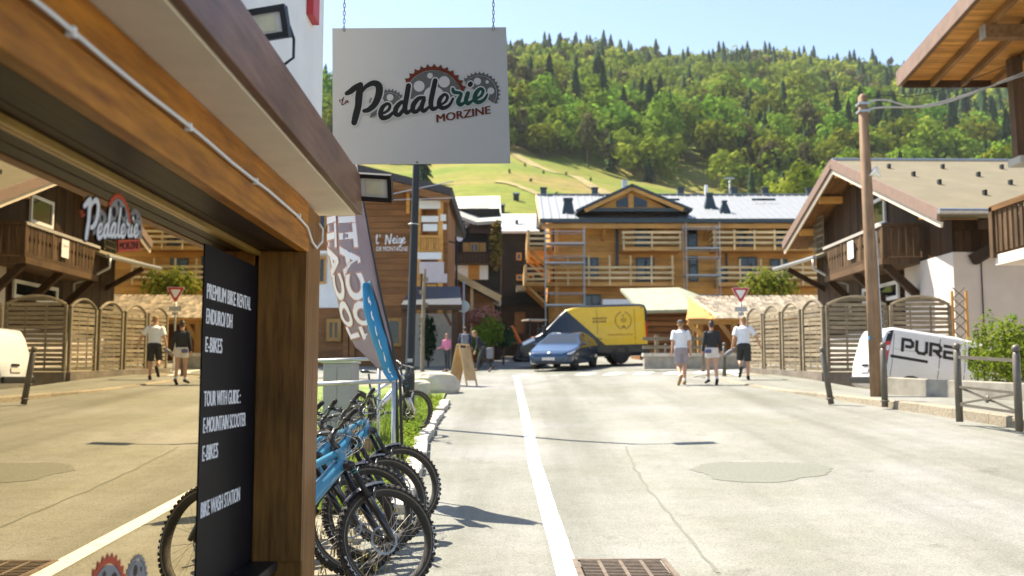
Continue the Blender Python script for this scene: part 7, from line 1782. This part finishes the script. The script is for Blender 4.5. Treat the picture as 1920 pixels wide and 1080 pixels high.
person('girl in pink top and dark leggings by the signboard', foot(838, 698), r_(150), 1.46, ((r_(3), r_(4)), (r_(-4), r_(4))), ((r_(10), r_(10), r_(60)), (r_(8), r_(12), r_(70))), ('pink', 'long', 'dark_cloth', 1.0, 'shoe_black', None, 'hair_blond', 'long'), r_(3), (r_(-8), 0), True)
pE = person('person in dark clothes bending forward beside the signboard', foot(905, 698), r_(100), 1.70, ((r_(22), r_(12)), (r_(-16), r_(30))), ((r_(30), r_(8), r_(20)), (r_(20), r_(10), r_(30))), ('top_black', 'long', 'dark_cloth', 1.0, 'shoe_black', None, 'hair_blond', 'long'), r_(28), (r_(-10), 0), True)
t, fin, U, A, J, k = pE
bg_ = thing('shoulder_bag', 'grey bag hanging at the side of the bending person', 'bag', t.location + Vector((.28, -.22, .72))); MB().box((0, 0, 0), (.26, .14, .42)).build('sack', W['bag_grey'], bg_, bevel=.05); MB().tube([(-.1, 0, .2), (-.22, .1, .45), (-.05, .14, .42)], .014, 6).build('strap', W['dark_cloth'], bg_, True)
pF = person('person in dark jacket with a backpack behind the bending person', foot(872, 694), r_(10), 1.72, ((r_(8), r_(4)), (r_(-8), r_(14))), ((r_(6), r_(12), r_(12)), (r_(-6), r_(12), r_(14))), ('navy_cloth', 'long', 'dark_cloth', 1.0, 'shoe_black', None, 'hair_dark', 'short'), r_(2))
t, fin, U, A, J, k = pF
bp = thing('backpack', 'grey backpack on the back of the person in the dark jacket', 'backpack', t.location + fin((0, -.2, 1.2))); MB().box((0, 0, 0), (.30, .18, .46)).build('sack', W['bag_grey'], bp, bevel=.06); MB().box((0, -.1, -.08), (.22, .06, .2)).build('pocket', W['bag_grey'], bp, bevel=.02)
# ------------------------------------------------------------------ piste furniture on the hill
def hill_at(px, y): x = (px - 960) / 1867 * y; return Vector((x, y, hz(x, y)))
q = hill_at(1374, 262); py_ = thing('lift_pylon', 'ski lift pylon with cross arm standing at the wood edge', 'pylon', q); hgt = 8.2
MB().tube([(0, 0, -.5), (0, 0, hgt)], [.32, .22], 8).build('mast', W['galv'], py_, True); MB().box((0, 0, hgt), (2.6, .4, .4)).build('cross_arm', W['galv'], py_)
for s_ in (-1, 1): MB().box((s_ * 1.2, 0, hgt + .3), (.3, 1.6, .25)).build('sheave_train', W['darkmetal'], py_)
for px, y, lab in ((968, 175, 'dark snow gun hut on the meadow next to the sign edge'), (940, 160, 'small dark hut on the meadow beside the pale roof')):
    q = hill_at(px, y); h_ = thing('snow_gun_hut', lab, 'hut', q); MB().box((0, 0, .5), (1.0, 1.0, 1.2)).build('body', W['darkmetal'], h_); MB().box((0, 0, 1.2), (1.3, 1.3, .2)).build('roof', W['galv'], h_)
for i, (px, y) in enumerate(((996, 210), (1020, 235), (1045, 190), (1063, 250), (985, 260), (1110, 240), (955, 220))):
    q = hill_at(px, y); t = thing('meadow_bush', 'small dark bush dotted on the open ski meadow', 'bush', q, 0, 'bushes on the ski meadow'); foliage('leaves', q + Vector((0, 0, .4)), (.35, .35, .55), 60, .28, W['conifer'], t, 50 + i)
# ------------------------------------------------------------------ thin summer haze over the valley
mb = MB(); mb.box((0, 590, 208), (3600, 1330, 424)); o = mb.build('haze', None); o['kind'] = 'stuff'; o['label'] = 'thin pale summer haze lying over the valley'; o['category'] = 'haze'
m = bpy.data.materials.new('haze_air'); m.use_nodes = True; n = m.node_tree.nodes; n.remove(n['Principled BSDF'])
pvol = n.new('ShaderNodeVolumePrincipled'); pvol.inputs['Color'].default_value = (.93, .96, 1, 1); pvol.inputs['Density'].default_value = .00008; pvol.inputs['Anisotropy'].default_value = .2
m.node_tree.links.new(pvol.outputs[0], n['Material Output'].inputs['Volume']); o.data.materials.append(m)
